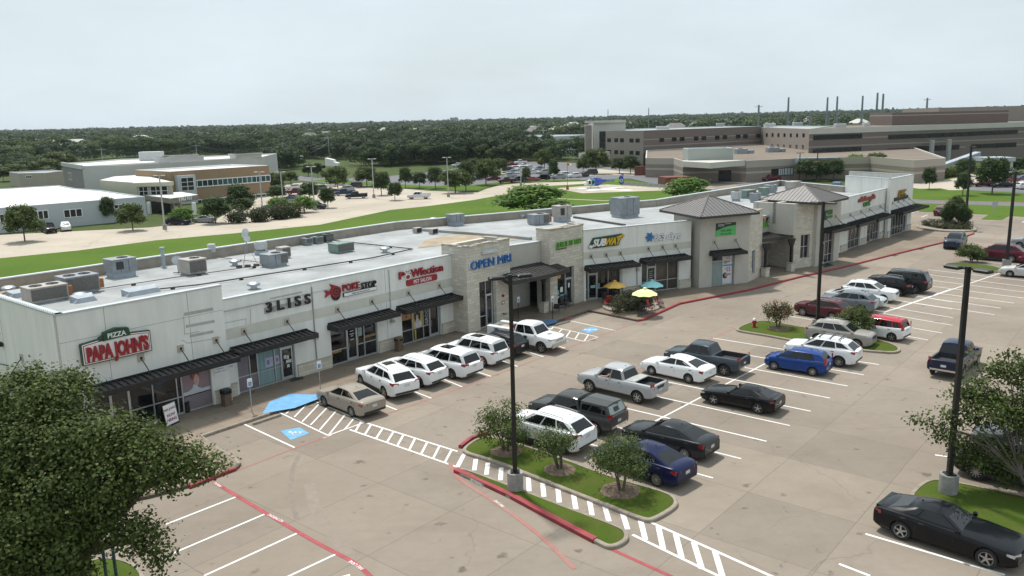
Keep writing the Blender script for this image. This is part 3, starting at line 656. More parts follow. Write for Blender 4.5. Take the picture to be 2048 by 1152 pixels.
q.add([(cx-.27,.176,2.2),(cx-.26,.176,2.5),(cx-.15,.176,2.3)],[(0,1,2)],4); q.add([(cx+.26,.176,2.2),(cx+.26,.176,2.52),(cx+.15,.176,2.3)],[(0,1,2)],4)
q.add([(cx-.04,.175,2.25),(cx-.16,.175,1.75),(cx+.14,.175,1.75)],[(0,1,2)],3); bl(cx-.02,1.72,.16,.14,3,.174); bl(cx-.02,1.86,.045,.03,4,.172); bl(cx-.14,2.03,.05,.035,1,.172); bl(cx+.13,2.03,.05,.035,1,.172); bl(cx-.03,1.6,.05,.08,4,.171)
bl(14.95,2.3,.42,.3,5,.183); bl(14.8,2.42,.05,.05,2,.176); bl(15.15,2.4,.05,.05,2,.176); bl(14.95,2.2,.08,.06,2,.176)
q.build('window_poster',[mat('poster_orange',(.30,.16,.07),.6,var=.5,scale=3),YEL,CATB,CATW,PNK,DOG],mall)['label']='pet posters with a tan dog and a black and white cat on yellow'
gm=frame(A0,A1); vs,fs=text_geo('GROOMIN',.02,0,'LEFT'); q=MB(fA); q.add([(17.17-b*.40,.18,1.25+a*.39) for a,b,c in vs if True],fs,0); q.build('window_lettering',WHT,mall)
# open mri pier
M0,M1=P50(45.05,-42.28),P50(50.2,-42.28)
def pier(p0,p1,z1,depth,m_=STONE,name='stone_pier',left=True,cap=True,open_=None):
    f=frame(p0,p1); Lg=plen(p0,p1); q=MB(f)
    if open_:
        a,b,zt,zb=open_; q.box(0,a,0,.45,0,z1); q.box(b,Lg,0,.45,0,z1); q.box(a,b,0,.45,zt,z1); 
        if zb>.16: q.box(a,b,0,.45,0,zb)
        q.box(0,.45,.45,depth,0,z1); q.box(Lg-.45,Lg,.45,depth,0,z1); q.box(.45,Lg-.45,depth-.4,depth,4.4,z1); 
    else: q.box(0,Lg,0,depth,0,z1)
    o=q.build(name,m_,mall)
    if cap:
        c=MB(f); rr=random.Random(int(p0[0]*100))
        x=0.0
        while x<Lg-.05:
            w_=min(Lg-x,rr.uniform(.3,.7)); h_=rr.uniform(.03,.15); c.box(x-.02,x+w_+.02,-.05+rr.uniform(-.02,.02),.43,z1,z1+h_); x+=w_
        x=.45
        while x<depth-.05:
            w_=min(depth-x,rr.uniform(.3,.7)); h_=rr.uniform(.03,.15)
            c.box(-.04,.42,x,x+w_,z1,z1+h_); c.box(Lg-.42,Lg+.04,x,x+w_,z1,z1+h_); x+=w_
        c.build('stone_coping',mat('stone_cap',(.36,.33,.28),.9,var=.4,scale=2,detail=8),o)
    return f,Lg
fM,LM=pier(M0,M1,6.85,2.6,open_=(1.38,3.35,3.95,.15))
storefront(fM,1.4,3.33,3.95,(2.38,3.15),door=(2.38,3.15,2.75),y=.3,sill=.95)
# link wall and breezeway behind the canopy
J0=(3.27,68.86); J1=(6.42,72.3)
K0=P50(50.2,-43.6); K1=tuple((Vector(J0)-Vector((N50.x,N50.y))*1.0)[:2]) 
fK,LK=wall(K0,K1,6.05,STUCT,z0=3.2,th=.4)
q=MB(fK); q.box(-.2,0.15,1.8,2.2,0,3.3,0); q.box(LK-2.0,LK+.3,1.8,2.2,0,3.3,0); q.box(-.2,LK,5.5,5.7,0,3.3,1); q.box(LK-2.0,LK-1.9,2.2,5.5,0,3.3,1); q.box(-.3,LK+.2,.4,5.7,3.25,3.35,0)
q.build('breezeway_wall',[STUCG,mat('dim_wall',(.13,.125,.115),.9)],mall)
fJ,LJ=pier(J0,J1,7.05,1.5,open_=(.98,3.32,3.6,.15))
storefront(fJ,1.0,3.3,3.6,(2.3,),door=(2.35,3.25,2.55),y=.25,sill=.95)
q=MB(fJ); 
for a,b,c,d,mi in ((1.1,1.45,1.25,1.7,0),(1.6,1.95,1.45,1.9,1),(1.55,2.15,.75,1.25,0),(1.75,2.0,.8,1.1,2),(2.7,2.9,1.7,2.1,1),(1.05,1.4,.95,1.15,1)): q.box(a,b,.2,.21,c,d,mi)
q.lathe([(.001,0),(.17,0)],(0,0,0),12) if 0 else None
n=16; q.add([(1.45+.26*math.cos(2*PI*i/n),.2,2.95+.26*math.sin(2*PI*i/n)) for i in range(n)],[tuple(range(n))],3)
q.build('window_poster',[mat('poster_cyan',(.15,.30,.36),.5,var=.3,scale=4),WHT,mat('poster_green',(.10,.30,.06),.5),mat('round_orange',(.55,.30,.08),.5)],mall)
# curved canopy over the breezeway
def canopy(f,x0,x1,y0,y1,zb,zf,arc,name='canopy',posts=(),px0=0,seg=8,th=.32):
    q=MB(f); top=[];bot=[]
    for i in range(seg+1):
        t=i/seg; x=x0+(x1-x0)*t; yf=y0-arc*math.sin(PI*t)
        top.append((x,yf,zf)); bot.append((x,y1,zb))
    v=top+bot+[(a,b,c-th) for a,b,c in top]+[(a,b,c-.1) for a,b,c in bot]; n=seg+1
    fs=[]
    for i in range(seg): fs+= [(i,i+1,n+i+1,n+i),(2*n+i,2*n+i+1,i+1,i),(3*n+i,3*n+i+1,2*n+i+1,2*n+i)]
    q.add(v,fs,0); q.add([v[0],v[n],v[3*n],v[2*n]],[(0,1,2,3)],0); q.add([v[n-1],v[2*n-1],v[4*n-1],v[3*n-1]],[(0,3,2,1)],0)
    k=int((x1-x0)/.4)
    for i in range(1,k):
        t=i/k; x=x0+(x1-x0)*t; yf=y0-arc*math.sin(PI*t); q.add([(x-.02,yf,zf+.04),(x+.02,yf,zf+.04),(x+.02,y1,zb+.04),(x-.02,y1,zb+.04),(x-.02,yf,zf),(x+.02,yf,zf),(x+.02,y1,zb),(x-.02,y1,zb)],[(0,1,2,3),(0,3,7,4),(1,5,6,2)],0)
    o=q.build(name,mat('canopy_metal',(.045,.042,.042),.45,.3,var=.3,scale=2),mall)
    for (px,py_) in posts:
        w=fp; a=f.inverted()@g(px,py_,.15); x,y=a.x,a.y
        c=MB(f); c.box(x-.3,x+.3,y-.3,y+.3,.1,.98,0); c.box(x-.35,x+.35,y-.35,y+.35,.98,1.08,1); b=c.build('column_base',[STONE,PLATE],mall)
        c=MB(f); c.box(x-.12,x+.12,y-.12,y+.12,1.08,zf-th,0)
        for s in (-1,1): c.add([(x+s*.12,y-.08,zf-th-.9),(x+s*.12,y+.08,zf-th-.9),(x+s*.6,y+.08,zf-th),(x+s*.6,y-.08,zf-th),(x+s*.12,y+.08,zf-th),(x+s*.12,y-.08,zf-th)],[(0,1,2,3),(1,4,2),(0,3,5)],0)
        c.build('canopy_column',BLACKM,mall)
    return o
fC=frame(P50(48.8,-40.9),(5.6,69.3)); 
canopy(fC,-.35,7.0,0,2.4,4.3,3.85,.45,posts=((1088,624),))
# subway / cryo block
S0=(6.42,72.2); S1=(17.15,77.5)
fB,LB=wall(S0,S1,6.55,STUC,band=(3.95,4.6),joints=(5.75,),th=.35,ops=((.25,3.95,3.0),(6.3,10.55,3.0)))
x_,z_=fp(fB,1178,592)
storefront(fB,.25,3.95,3.0,(.55,1.55,2.7),door=(.55,1.5,2.55),y=.2)
storefront(fB,6.3,10.55,3.0,(7.0,8.0,9.35),door=(7.0,7.95,2.55),y=.2,glass=glassmat('blind_glass',(.06,.055,.045),.1))
stonebase(fB,4.15,6.1); stonebase(fB,10.6,LB)
q=MB(fB); q.box(4.05,4.12,-.02,.1,.15,2.9); q.build('door_side_trim',mat('grey_trim',(.16,.18,.18),.6),mall)
awning(fB,.05,5.4,3.25,1.15,.3,rods=(.75,2.35,3.9),rz=4.2)
awning(fB,6.0,11.3,3.35,1.15,.3,rods=(7.0,8.6,10.1),rz=4.35)
q=MB(fB)
for a,b,c,d in ((.8,1.3,1.25,1.5),(1.6,1.75,1.2,1.6)): q.box(a,b,.1,.11,c,d,0)
for a,b,c,d in ((2.0,2.4,1.6,2.7),(3.2,3.6,2.1,2.4),(2.8,3.0,1.9,2.6)): q.box(a,b,.222,.23,c,d,1)
for i in range(5): q.box(7.2,7.2+.3+.1*(i%3),.1,.11,1.3+.2*i,1.36+.2*i,0)
q.build('window_sticker',[mat('sticker_teal',(.25,.42,.42),.5),mat('warm_dim',(.09,.075,.05),.6,var=.5,scale=4)],mall)
# tower one
T0=(17.85,76.9); T1=(23.1,78.9)
fT,LT_=frame(T0,T1),plen(T0,T1)
TL=T0[0]-math.cos(rad(62))*.0
def hiproof(eL,eF,eR,zE,apex,over,name='tower_roof'):
    L_=g(*eL,zE);F_=g(*eF,zE);R_=g(*eR,zE); B_=L_+R_-F_; cen=(L_+R_)/2
    # apex height from its row
    lo,hi=zE,zE+6
    for _ in range(30):
        m_=(lo+hi)/2
        if pj((cen.x,cen.y,m_))[1]>apex[1]: lo=m_
        else: hi=m_
    A=Vector((cen.x,cen.y,lo)); q=MB()
    K=[L_,F_,R_,B_]
    for i in range(4):
        a,b=K[i],K[(i+1)%4]; q.add([a,b,A],[(0,1,2)],0)
        n=int((b-a).length/.42)
        for k in range(1,n):
            t=k/n; p=a.lerp(b,t); # seam runs perpendicular to the eave up to the hip
            mid=(a+b)/2; dirv=(Vector((A.x,A.y,0))-Vector((mid.x,mid.y,0))); s_=min(t,1-t)*2; e=p+Vector((dirv.x,dirv.y,A.z-zE))*s_
            w=(b-a).normalized()*.02; up_=Vector((0,0,.04)); q.add([p-w,p+w,e+w,e-w,p-w+up_,p+w+up_,e+w+up_,e-w+up_],[(4,5,6,7),(0,4,7,3),(1,2,6,5),(0,1,5,4)],1)
        q.cyl(a+Vector((0,0,.03)),A+Vector((0,0,.03)),.06,.06,6,1)
        nn=Vector((b.y-a.y,-(b.x-a.x),0)).normalized()*.04
        q.add([a+nn,b+nn,b+nn+Vector((0,0,-.22)),a+nn+Vector((0,0,-.22)),a,b],[(0,3,2,1),(4,0,1,5)],2)
    I=[cen+(p-cen)*.8 for p in K]
    for i in range(4): q.add([K[i]-Vector((0,0,.2)),K[(i+1)%4]-Vector((0,0,.2)),I[(i+1)%4]-Vector((0,0,.2)),I[i]-Vector((0,0,.2))],[(0,1,2,3)],2)
    q.build(name,[mat('seam_roof',(.185,.178,.172),.45,.35,var=.08,scale=1.5),mat('roof_rib',(.17,.15,.14),.45,.35),mat('fascia_dark',(.05,.042,.04),.5,.3)],mall)
    return K,cen
K1_,c1=hiproof((1319.4,419.5),(1401,434),(1519,424),7.15,(1417,391),.6)
q=MB(); F2=[c1+(p-c1)*.83 for p in K1_]
# body of the tower: front on the measured base line
dT=Vector((T1[0]-T0[0],T1[1]-T0[1],0)).normalized(); nT=Vector((-dT.y,dT.x,0))
TB=[Vector((*T0,0)),Vector((*T1,0)),Vector((*T1,0))+nT*4.6,Vector((*T0,0))+nT*4.6]
fTT=frame(T0,T1); wq=MB(fTT); a_=1.42; b_=4.0
wq.box(0,a_,0,.4,0,7.1); wq.box(b_,LT_,0,.4,0,7.1); wq.box(a_,b_,0,.4,3.3,7.1); wq.box(0,.4,.4,4.6,0,7.1); wq.box(LT_-.4,LT_,.4,4.6,0,7.1); wq.box(.4,LT_-.4,4.2,4.6,4,7.1)
wq.build('tower_wall',STUCT,mall)
storefront(fTT,a_+.02,b_-.02,3.25,(2.75,),y=.25,split=2.55,sill=0.02,glass=GLS)
poster(fTT,'window_film',[(a_+.06,2.7,.25,2.5,0)],[mat('film_green_grey',(.24,.30,.29),.4,var=.12,scale=1)],.24,'pale green film on the left pane of the tower window')
awning(fTT,1.05,4.75,3.5,1.0,.3,rods=(1.6,4.0),rz=4.5)
REDL=mat('letter_red',(.42,.03,.04),.5); SKB=mat('stripe_blue',(.10,.28,.52),.5)
q=MB(fTT); q.box(2.8,3.9,.235,.245,.25,3.2,0); q.box(2.8,3.9,.228,.235,1.98,2.12,2); q.text('25',.5,3.2,.235,2.68,1,.006,bold=.015,sx=.8); q.text('$',.26,3.02,.235,2.8,1,.006); q.text('55',.6,3.22,.235,1.45,1,.006,bold=.015,sx=.8); q.text('$',.3,3.02,.235,1.62,1,.006)
def oval(cx,cz,w,h,mi,y,n=12): q.add([(cx+w*math.cos(2*PI*i/n),y,cz+h*math.sin(2*PI*i/n)) for i in range(n)],[tuple(range(n))],mi)
oval(3.1,2.36,.25,.16,3,.231); oval(3.45,2.42,.2,.08,3,.230); oval(3.1,1.05,.3,.3,4,.231); oval(3.22,1.08,.2,.22,3,.229); oval(3.55,1.15,.2,.1,3,.230)
q.build('window_poster',[mat('poster_white',(.62,.63,.66),.5,var=.05),REDL,SKB,mat('poster_skin2',(.40,.24,.19),.6,var=.3,scale=5),DRK],mall)['label']='tall white price poster reading 25 and 55 dollars with massage pictures'
# stone piece right of the tower
fP1,LP1=pier((23.1,79.05),(25.35,82.2),6.9,1.0,open_=(1.0,2.0,3.1,.75))
storefront(fP1,1.02,1.98,3.1,(),y=.2,z0=.75,sill=.1)
q=MB(fP1); q.box(1.08,1.6,.14,.15,.85,3.0,0); q.box(1.1,1.5,.132,.14,1.5,2.7,1); q.box(1.12,1.5,.132,.14,.85,1.35,2); q.build('window_poster',[SKB,mat('poster_maroon',(.25,.10,.12),.5,var=.6,scale=6),WHT],mall)
# recessed entry with canopy and its sign wall
R0=(25.0,84.0); R1=(29.9,88.3)
fR,LR=wall((24.2,83.3),(30.3,89.0),5.85,STUCT,th=.4,z0=2.8)
q=MB(fR); q.box(0,.9,1.2,1.5,0,2.9); q.box(4.2,LR,1.2,1.5,0,2.9); q.build('entry_wall',STONE,mall)
MB(fR).box(0,LR,.3,1.5,2.82,2.92).build('entry_soffit',STUCG,mall)
storefront(fR,.9,4.2,2.85,(1.9,2.8,),door=(1.9,2.8,2.4),y=1.25)
q=MB(fR); q.box(2.95,4.0,1.2,1.22,.2,2.75,0); q.box(3.05,3.9,1.19,1.2,1.9,2.0,1); q.box(3.2,3.8,1.19,1.2,.5,.85,2); q.box(1.05,1.8,1.2,1.22,2.3,2.65,3); q.build('window_poster',[mat('poster_royal',(.02,.10,.33),.5,var=.3,scale=3),SKB,WHT,REDL],mall)
fP2,LP2=pier((29.62,85.9),(32.35,86.2),7.05,2.4,open_=(1.55,2.65,3.35,.95)) if 0 else (None,0)
q0=(29.75,85.55); q1=(32.6,87.1)
fP2,LP2=pier(q0,q1,6.95,3.4,open_=(1.0,2.35,3.7,1.1))
storefront(fP2,1.02,2.33,3.7,(1.68,),y=.25,z0=1.1,sill=1.28)
fC2=frame(g(1519,478,3.6)[:2] if 0 else (23.9,81.9),(30.3,86.3))
canopy(fC2,.2,7.6,0,2.2,4.25,3.85,.35,posts=((1530,553),(1581,542)))
# tower two
K2_,c2=hiproof((1518.4,398.4),(1643,406),(1697,394.7),7.25,(1606.3,369.5),.6)
V0=(32.9,87.0); V1=(36.45,90.35); fV=frame(V0,V1); LV=plen(V0,V1)
q=MB(fV); q.box(-.6,.9,0,.4,0,7.2); q.box(3.6,LV,0,.4,0,7.2); q.box(.9,3.6,0,.4,3.9,7.2); q.box(LV-.4,LV,.4,5.5,0,7.2); q.box(-5.0,LV-.4,4.6,5.0,4,7.2); q.box(-4.9,-4.5,.4,4.6,4,7.2); q.box(-4.9,-.6,2.4,2.8,5,7.2); q.build('tower_wall',STUCT,mall)
storefront(fV,.92,3.58,3.9,(1.8,2.7),door=(.95,1.8,2.5),y=.25,sill=.95,split=2.55)
awning(fV,.3,4.75,4.0,1.3,.3,rods=(1.3,3.6),rz=5.2)
# third block
W0=(37.2,93.7); W1=(49.7,107.7)
fD,LD=wall(W0,W1,6.5,STUC,band=(4.0,4.65),joints=(10.0,17.5),th=.35,ops=((.3,1.6,3.0),(4.4,8.6,3.1),(11.0,15.6,3.1)))
storefront(fD,.3,1.6,3.0,(.9,),y=.2)
storefront(fD,4.4,8.6,3.1,(5.0,5.8,7.2),door=(4.4,5.0,2.5),y=.2,glass=glassmat('warm_glass',(.05,.04,.03),.1))
storefront(fD,11.0,15.6,3.1,(12.6,13.6,14.6),door=(12.6,13.6,2.6),y=.2,glass=glassmat('warm_glass',(.05,.04,.03),.1))
stonebase(fD,2.0,4.2); stonebase(fD,8.9,10.8); stonebase(fD,15.8,LD)
awning(fD,-.4,3.2,3.35,1.3,.3,rods=(.6,),rz=4.4); awning(fD,3.7,9.6,3.35,1.5,.3,rods=(4.6,8.3),rz=4.4); awning(fD,10.1,16.6,3.35,1.6,.3,rods=(11.3,15.2),rz=4.4)
# end block
X0=(49.0,106.1); X1=(55.3,112.95)
fE,LE=wall(X0,X1,7.75,STUC,joints=(),th=.35,ops=((1.2,7.6,3.1),))
xl=g(1691,351.7,7.75); 
fF,LF=wall((xl.x,xl.y),X0,7.75,STUC,joints=(3,6.5),th=.35,te=.01)
storefront(fE,1.2,7.6,3.1,(2.3,3.4,4.5,5.6,6.6),door=(6.6,7.6,2.5),y=.2); stonebase(fE,0,1.0); stonebase(fE,7.8,LE)
awning(fE,.4,11.2,3.5,1.7,.3,rods=(1.2,3.4,5.6,7.8),rz=4.6)
xr=(X1[0]-5,X1[1]+9); wall(X1,xr,7.75,STUC)
# back parapet & roof
BK=[g(*p,6.3) for p in ((0,557),(200,530),(400,496),(640,462),(790,444))]
b0=Vector((*P50(16.1,-63.3),0)); b1=g(790,444,6.3); b2=g(1310,399.5,6.3); b3=g(1560,361,6.3)
BP=[b0,Vector((b1.x,b1.y,0)),Vector((b2.x,b2.y,0)),Vector((b3.x,b3.y,0)),Vector((xl.x,xl.y,0))]
for a,b in zip(BP[:-1],BP[1:]):
    f=frame((b.x,b.y),(a.x,a.y)); Lg=(b-a).length; q=MB(f); q.box(0,Lg,0,.3,0,6.28,0)
    for i in range(1,int(Lg/3.2)): q.box(i*3.2-.02,i*3.2+.02,.3,.306,5.5,6.28,1)
    o=q.build('back_wall',[BACKW,SEAM],mall); MB(f).box(-.05,Lg+.05,-.04,.36,6.28,6.36).build('coping',mat('coping_pale',(.62,.65,.68),.4,.3),o)
RZ=5.5
roofp=[P50(16.3,-43.6),P50(45.1,-43.95),P50(50.5,-43.8),(3.2,70.0),(6.3,72.6),(17.0,77.8),(18.5,80.8),(23.5,83.0),(24.5,84.2),(31,90.0),(36.6,94.2),(49.3,107.7),(xl.x,xl.y),(b3.x,b3.y),(b2.x,b2.y),(b1.x,b1.y),P50(16.3,-63.2)]
MB().sheet(roofp,RZ).build('roof',MEMB,mall)
# front strip of the roof rises to the parapet top
q=MB(fA); q.add([(0,.35,6.1),(LA,.35,6.1),(LA,1.6,RZ+.02),(0,1.6,RZ+.02)],[(0,1,2,3)]); q.build('roof_cant',MEMB,mall)
q=MB(fB); q.add([(0,.35,6.48),(LB,.35,6.48),(LB,2.0,RZ+.02),(0,2.0,RZ+.02)],[(0,1,2,3)]); q.build('roof_cant',MEMB,mall)
q=MB(fD); q.add([(0,.35,6.43),(LD,.35,6.43),(LD,2.0,RZ+.02),(0,2.0,RZ+.02)],[(0,1,2,3)]); q.build('roof_cant',MEMB,mall)
q=MB(); 
for pp in (((835,497),(905,489),(1010,484),(1060,476),(985,466),(900,470),(850,480)),((0,580),(60,570),(230,548),(90,575),(60,590),(0,600)),((560,478),(660,470),(720,464),(640,470))): q=MB(); q.sheet([g(x,y,RZ) for x,y in pp],RZ+.02); q.build('roof_gravel_patch',TANR,mall)
def roofline(pp,w,name,m_,z=RZ+.03,h=.08):
    P=[g(x,y,RZ) for x,y in pp]; o=MB()
    for a,b in zip(P[:-1],P[1:]):
        f=frame(a,b); q=MB(f); q.box(0,plen(a,b),-w/2,w/2,RZ,RZ+h); n=len(o.v); o.v+=q.v;o.f+=[tuple(i+n for i in ff) for ff in q.f];o.m+=q.m
    return o.build(name,m_,mall)
roofline(((845,462),(1000,474),(1062,480)),.35,'expansion_curb',MEMB,h=.25)
roofline(((1148,436),(1250,452)),.25,'expansion_curb',mat('curb_dark',(.10,.10,.10),.8),h=.2)
# panel seams of the membrane
q=MB()
for k in range(8):
    a=Vector(P50(17,-46.5-k*2.1)); b=Vector(P50(56-k*.5,-46.5-k*2.1)); q.strip([a,b],.05,RZ+.006)
q.build('roof_seams',mat('membrane_seam',(.33,.35,.35),.8,var=.2,scale=1),mall)
# ghost marks of removed signs and conduits on the walls
def ghost(f,quad,y=-.006):
    P=[fp(f,*p,0) for p in quad]; return MB(f).add([(a,y,b) for a,b in P],[(0,1,2,3)])
z1=lambda x,y:(x/2.56,450+y/2.56); z2=lambda x,y:(400+x/3.388,520+y/3.388)
o=MB()
for f_,qd in ((fPJ,[z1(940,450),z1(1090,422),z1(1092,438),z1(942,466)]),(fPJ,[z1(950,513),z1(1098,485),z1(1100,499),z1(952,527)]),(fPJ,[z1(970,562),z1(1092,538),z1(1094,552),z1(972,576)]),(fA,[z2(472,258),z2(690,212),z2(692,222),z2(474,268)])):
    q=ghost(f_,qd); n=len(o.v); o.v+=q.v;o.f+=[tuple(i+n for i in ff) for ff in q.f];o.m+=q.m
o.build('old_sign_marks',STAIN,mall)
def merge(o,q): n=len(o.v); o.v+=q.v;o.f+=[tuple(i+n for i in ff) for ff in q.f];o.m+=q.m
o=MB()
for f_,L in ((fPJ,(z1(930,588),z1(960,605),z1(1040,592),z1(1130,575))),(fPJ,(z1(940,465),z1(945,560),z1(985,552),z1(1020,545))),(fA,(z2(155,430),z2(310,398),z2(312,460),z2(345,455),z2(340,330)))):
    P=[fp(f_,*p,0) for p in L]
    for a,b in zip(P[:-1],P[1:]):
        d=Vector(b)-Vector(a); nn=Vector((-d.y,d.x)).normalized()*.012
        merge(o,MB(f_).add([(a[0]-nn.x,-.007,a[1]-nn.y),(b[0]-nn.x,-.007,b[1]-nn.y),(b[0]+nn.x,-.007,b[1]+nn.y),(a[0]+nn.x,-.007,a[1]+nn.y)],[(0,1,2,3)]))
o.build('wall_scratches',mat('scratch',(.20,.19,.17),.9),mall)
# downspouts with boxes
for f_,x in ((fA,6.62),(fB,5.75)):
    q=MB(f_); q.cyl((x,-.06,.15),(x,-.06,5.9 if f_ is fA else 2.9),.035,.035,8); q.rbox(x-.13,x+.13,-.26,-.01,2.35,2.75,.03); q.build('conduit_box',mat('galvanised',(.40,.41,.40),.5,.4,var=.2,scale=5),mall)
q=MB(fA); q.box(13.2,13.45,-.3,-.03,2.15,2.35); q.cyl((13.32,-.05,2.3),(13.32,-.05,6.0),.03,.03,6); q.build('wall_lamp',mat('galvanised',(.40,.41,.40),.5,.4),mall)
# end-wall pipework and lamp
q=MB(fS); q.cyl((LS-9.3,-.3,0),(LS-9.3,-.3,6.4),.06,.06,8); q.cyl((LS-9.3,-.3,5.0),(LS-8.2,-.02,5.0),.03,.03,6); q.cyl((LS-9.3,-.3,3.2),(LS-7.6,-.02,3.2),.03,.03,6); q.rbox(LS-8.3,LS-7.9,-.3,-.02,4.3,4.55,.04); q.build('service_pipe',BLACKM,mall)
# ================================================================== signs on the shops
RS=mat('sign_red',(.30,.012,.02),.4,var=.15,scale=3); GS=mat('sign_green',(.015,.06,.028),.4,var=.2); BLKS=mat('sign_black',(.012,.012,.014),.4); BLUS=mat('sign_blue',(.025,.13,.36),.4,var=.15,scale=4)
LIME=mat('sign_lime',(.08,.33,.03),.4,var=.15); YELS=mat('sign_yellow',(.60,.38,.02),.4,var=.1); NAVY=mat('sign_navy',(.01,.035,.14),.4)
z1=lambda x,y:(x/2.56,450+y/2.56); z2=lambda x,y:(400+x/3.388,520+y/3.388); z3b=lambda x,y:(620+x/3.6,480+y/3.6); z4b=lambda x,y:(900+x/3.84,420+y/3.84); z5b=lambda x,y:(1140+x/4.114,360+y/4.114); z7b=lambda x,y:(1500+x/4.608,330+y/4.608)
def signthing(name,label,f,x,z): return wthing(name,label,'sign',tuple(f@Vector((x,0,z))))
def poly(q,pp,y0,y1,mi):
    n=len(pp); v=[(a,y0,b) for a,b in pp]+[(a,y1,b) for a,b in pp]
    q.add(v,[tuple(range(n))]+[(i,n+i,n+(i+1)%n,(i+1)%n) for i in range(n)],mi)
# pizza sign
x0,z0_=fp(fPJ,*z1(415,705)); x1,z1_=fp(fPJ,*z1(770,640)); zt=fp(fPJ,*z1(770,560))[1]; w=x1-x0
s=signthing('shop_sign','red and green arched pizza shop sign on the leftmost white wall',fPJ,x0+w/2,z0_)
q=MB(fPJ); zb=(z0_+z1_)/2-.08; H_=1.15
def arch(x,base,bul): t=(x-x0)/w; return base+bul*math.sin(PI*t)
xs=[x0+w*i/10 for i in range(11)]
def archboard(d,y0,y1,mi): poly(q,[(x+(d if i==0 else -d if i==10 else 0),zb+d) for i,x in enumerate(xs)]+[(x+(d if i==0 else -d if i==10 else 0),arch(x,zb+H_,.12)-d) for i,x in reversed(list(enumerate(xs)))],y0,y1,mi)
archboard(0,-.22,-.0,0); archboard(.05,-.225,-.22,1); archboard(.10,-.23,-.225,2); archboard(.14,-.235,-.23,1)
q.build('sign_board',[GS,WHT,RS],s)
q=MB(fPJ); q.text("PAPA JOHN'S",1.05,x0+w/2,-.235,zb+.18,0,.1,align='CENTER',bold=.045,sx=.53); q.build('lettering',RS,s)
q=MB(fPJ); poly(q,[(x0+w*.30,zb+H_-.05),(x0+w*.70,zb+H_-.0),(x0+w*.68,zb+H_+.42),(x0+w*.5,zb+H_+.52),(x0+w*.33,zb+H_+.38)],-.3,-.0,0); poly(q,[(x0+w*.24,zb+H_-.02),(x0+w*.34,zb+H_-.02),(x0+w*.34,zb+H_+.22),(x0+w*.27,zb+H_+.17)],-.25,-.0,0); q.text('PIZZA',.36,x0+w*.5,-.3,zb+H_+.06,1,.01,align='CENTER',bold=.02); q.build('top_banner',[GS,WHT],s)
# hair salon letters
def letters(label,f,txt,pl,pr,mat_,back=None,bold=.02,d=.12,shear=0,y=0,fitw=True,size=None,off=.05):
    a=fp(f,*pl,y); b=fp(f,*pr,y); h_=size or (b[1]-a[1]); vs,_=text_geo(txt,bold,shear,'LEFT'); mx_=max(v[0] for v in vs); mn_=min(v[0] for v in vs); hh_=max(v[1] for v in vs)
    s_=h_/hh_; sx=(b[0]-a[0])/((mx_-mn_)*s_); q=MB(f); q.text(txt,s_,a[0]-mn_*s_*sx,y-off,a[1],0,d,bold=bold,shear=shear,sx=sx); return q,a,b
q,a,b=letters('',fA,'3 L I S S',z2(445,355),z2(740,225),BLKS); s=signthing('shop_sign','separate black letters of the second shop sign from the left',fA,(a[0]+b[0])/2,a[1]); q.build('lettering',BLKS,s)
q=MB(fA); 
for i in range(5):
    xx=a[0]+(b[0]-a[0])*(i+.3)/5; q.rbox(xx-.3,xx+.35,-.045,-.0,a[1]-.06,a[1]+.3,.03)
q.build('letter_backing',mat('backing_grey',(.36,.355,.33),.7),s)
# poke
q,a,b=letters('',fA,'POKE',z2(962,212),z2(1072,143),RS,bold=.012); s=signthing('shop_sign','red and black fish sign with a small white board above the third awning',fA,a[0],a[1]); q.build('lettering',RS,s)
q,_,_=letters('',fA,'STOP',z2(1088,195),z2(1185,132),BLKS,bold=.012,size=.42); q.build('lettering',BLKS,s)
c0=fp(fA,*z2(968,250)); c1_=fp(fA,*z2(1192,185)); q=MB(fA); q.box(c0[0],c1_[0],-.12,0,c0[1]-.0,c0[1]+.27,0); q.box(c0[0]+.03,c1_[0]-.03,-.125,-.12,c0[1]+.03,c0[1]+.24,1); q.text('Hawaiian Style Poke and Shaved Ice',.18,(c0[0]+c1_[0])/2,-.125,c0[1]+.08,0,.006,align='CENTER',sx=.62); q.build('sub_board',[BLKS,WHT],s)
fx,fz=fp(fA,*z2(912,215)); q=MB(fA)
def ell(cx,cz,w_,h_,n=16): return [(cx+w_*math.cos(2*PI*i/n),cz+h_*math.sin(2*PI*i/n)) for i in range(n)]
poly(q,ell(fx+.05,fz-.18,.38,.42),-.1,0,1); poly(q,ell(fx+.02,fz+.02,.43,.38),-.15,-.02,0)
poly(q,[(fx-.35,fz),(fx-.85,fz-.25),(fx-.72,fz+.02),(fx-.88,fz+.25),(fx-.35,fz+.12)],-.13,0,0); poly(q,[(fx-.25,fz+.3),(fx-.4,fz+.6),(fx+.15,fz+.38)],-.13,0,0)
for r_ in (.3,.2,.1): poly(q,ell(fx+.04,fz+.02,r_,r_*.9),-.155-(.3-r_)*.02,-.15,1 if r_!=.2 else 0)
q.build('fish_emblem',[RS,BLKS],s)
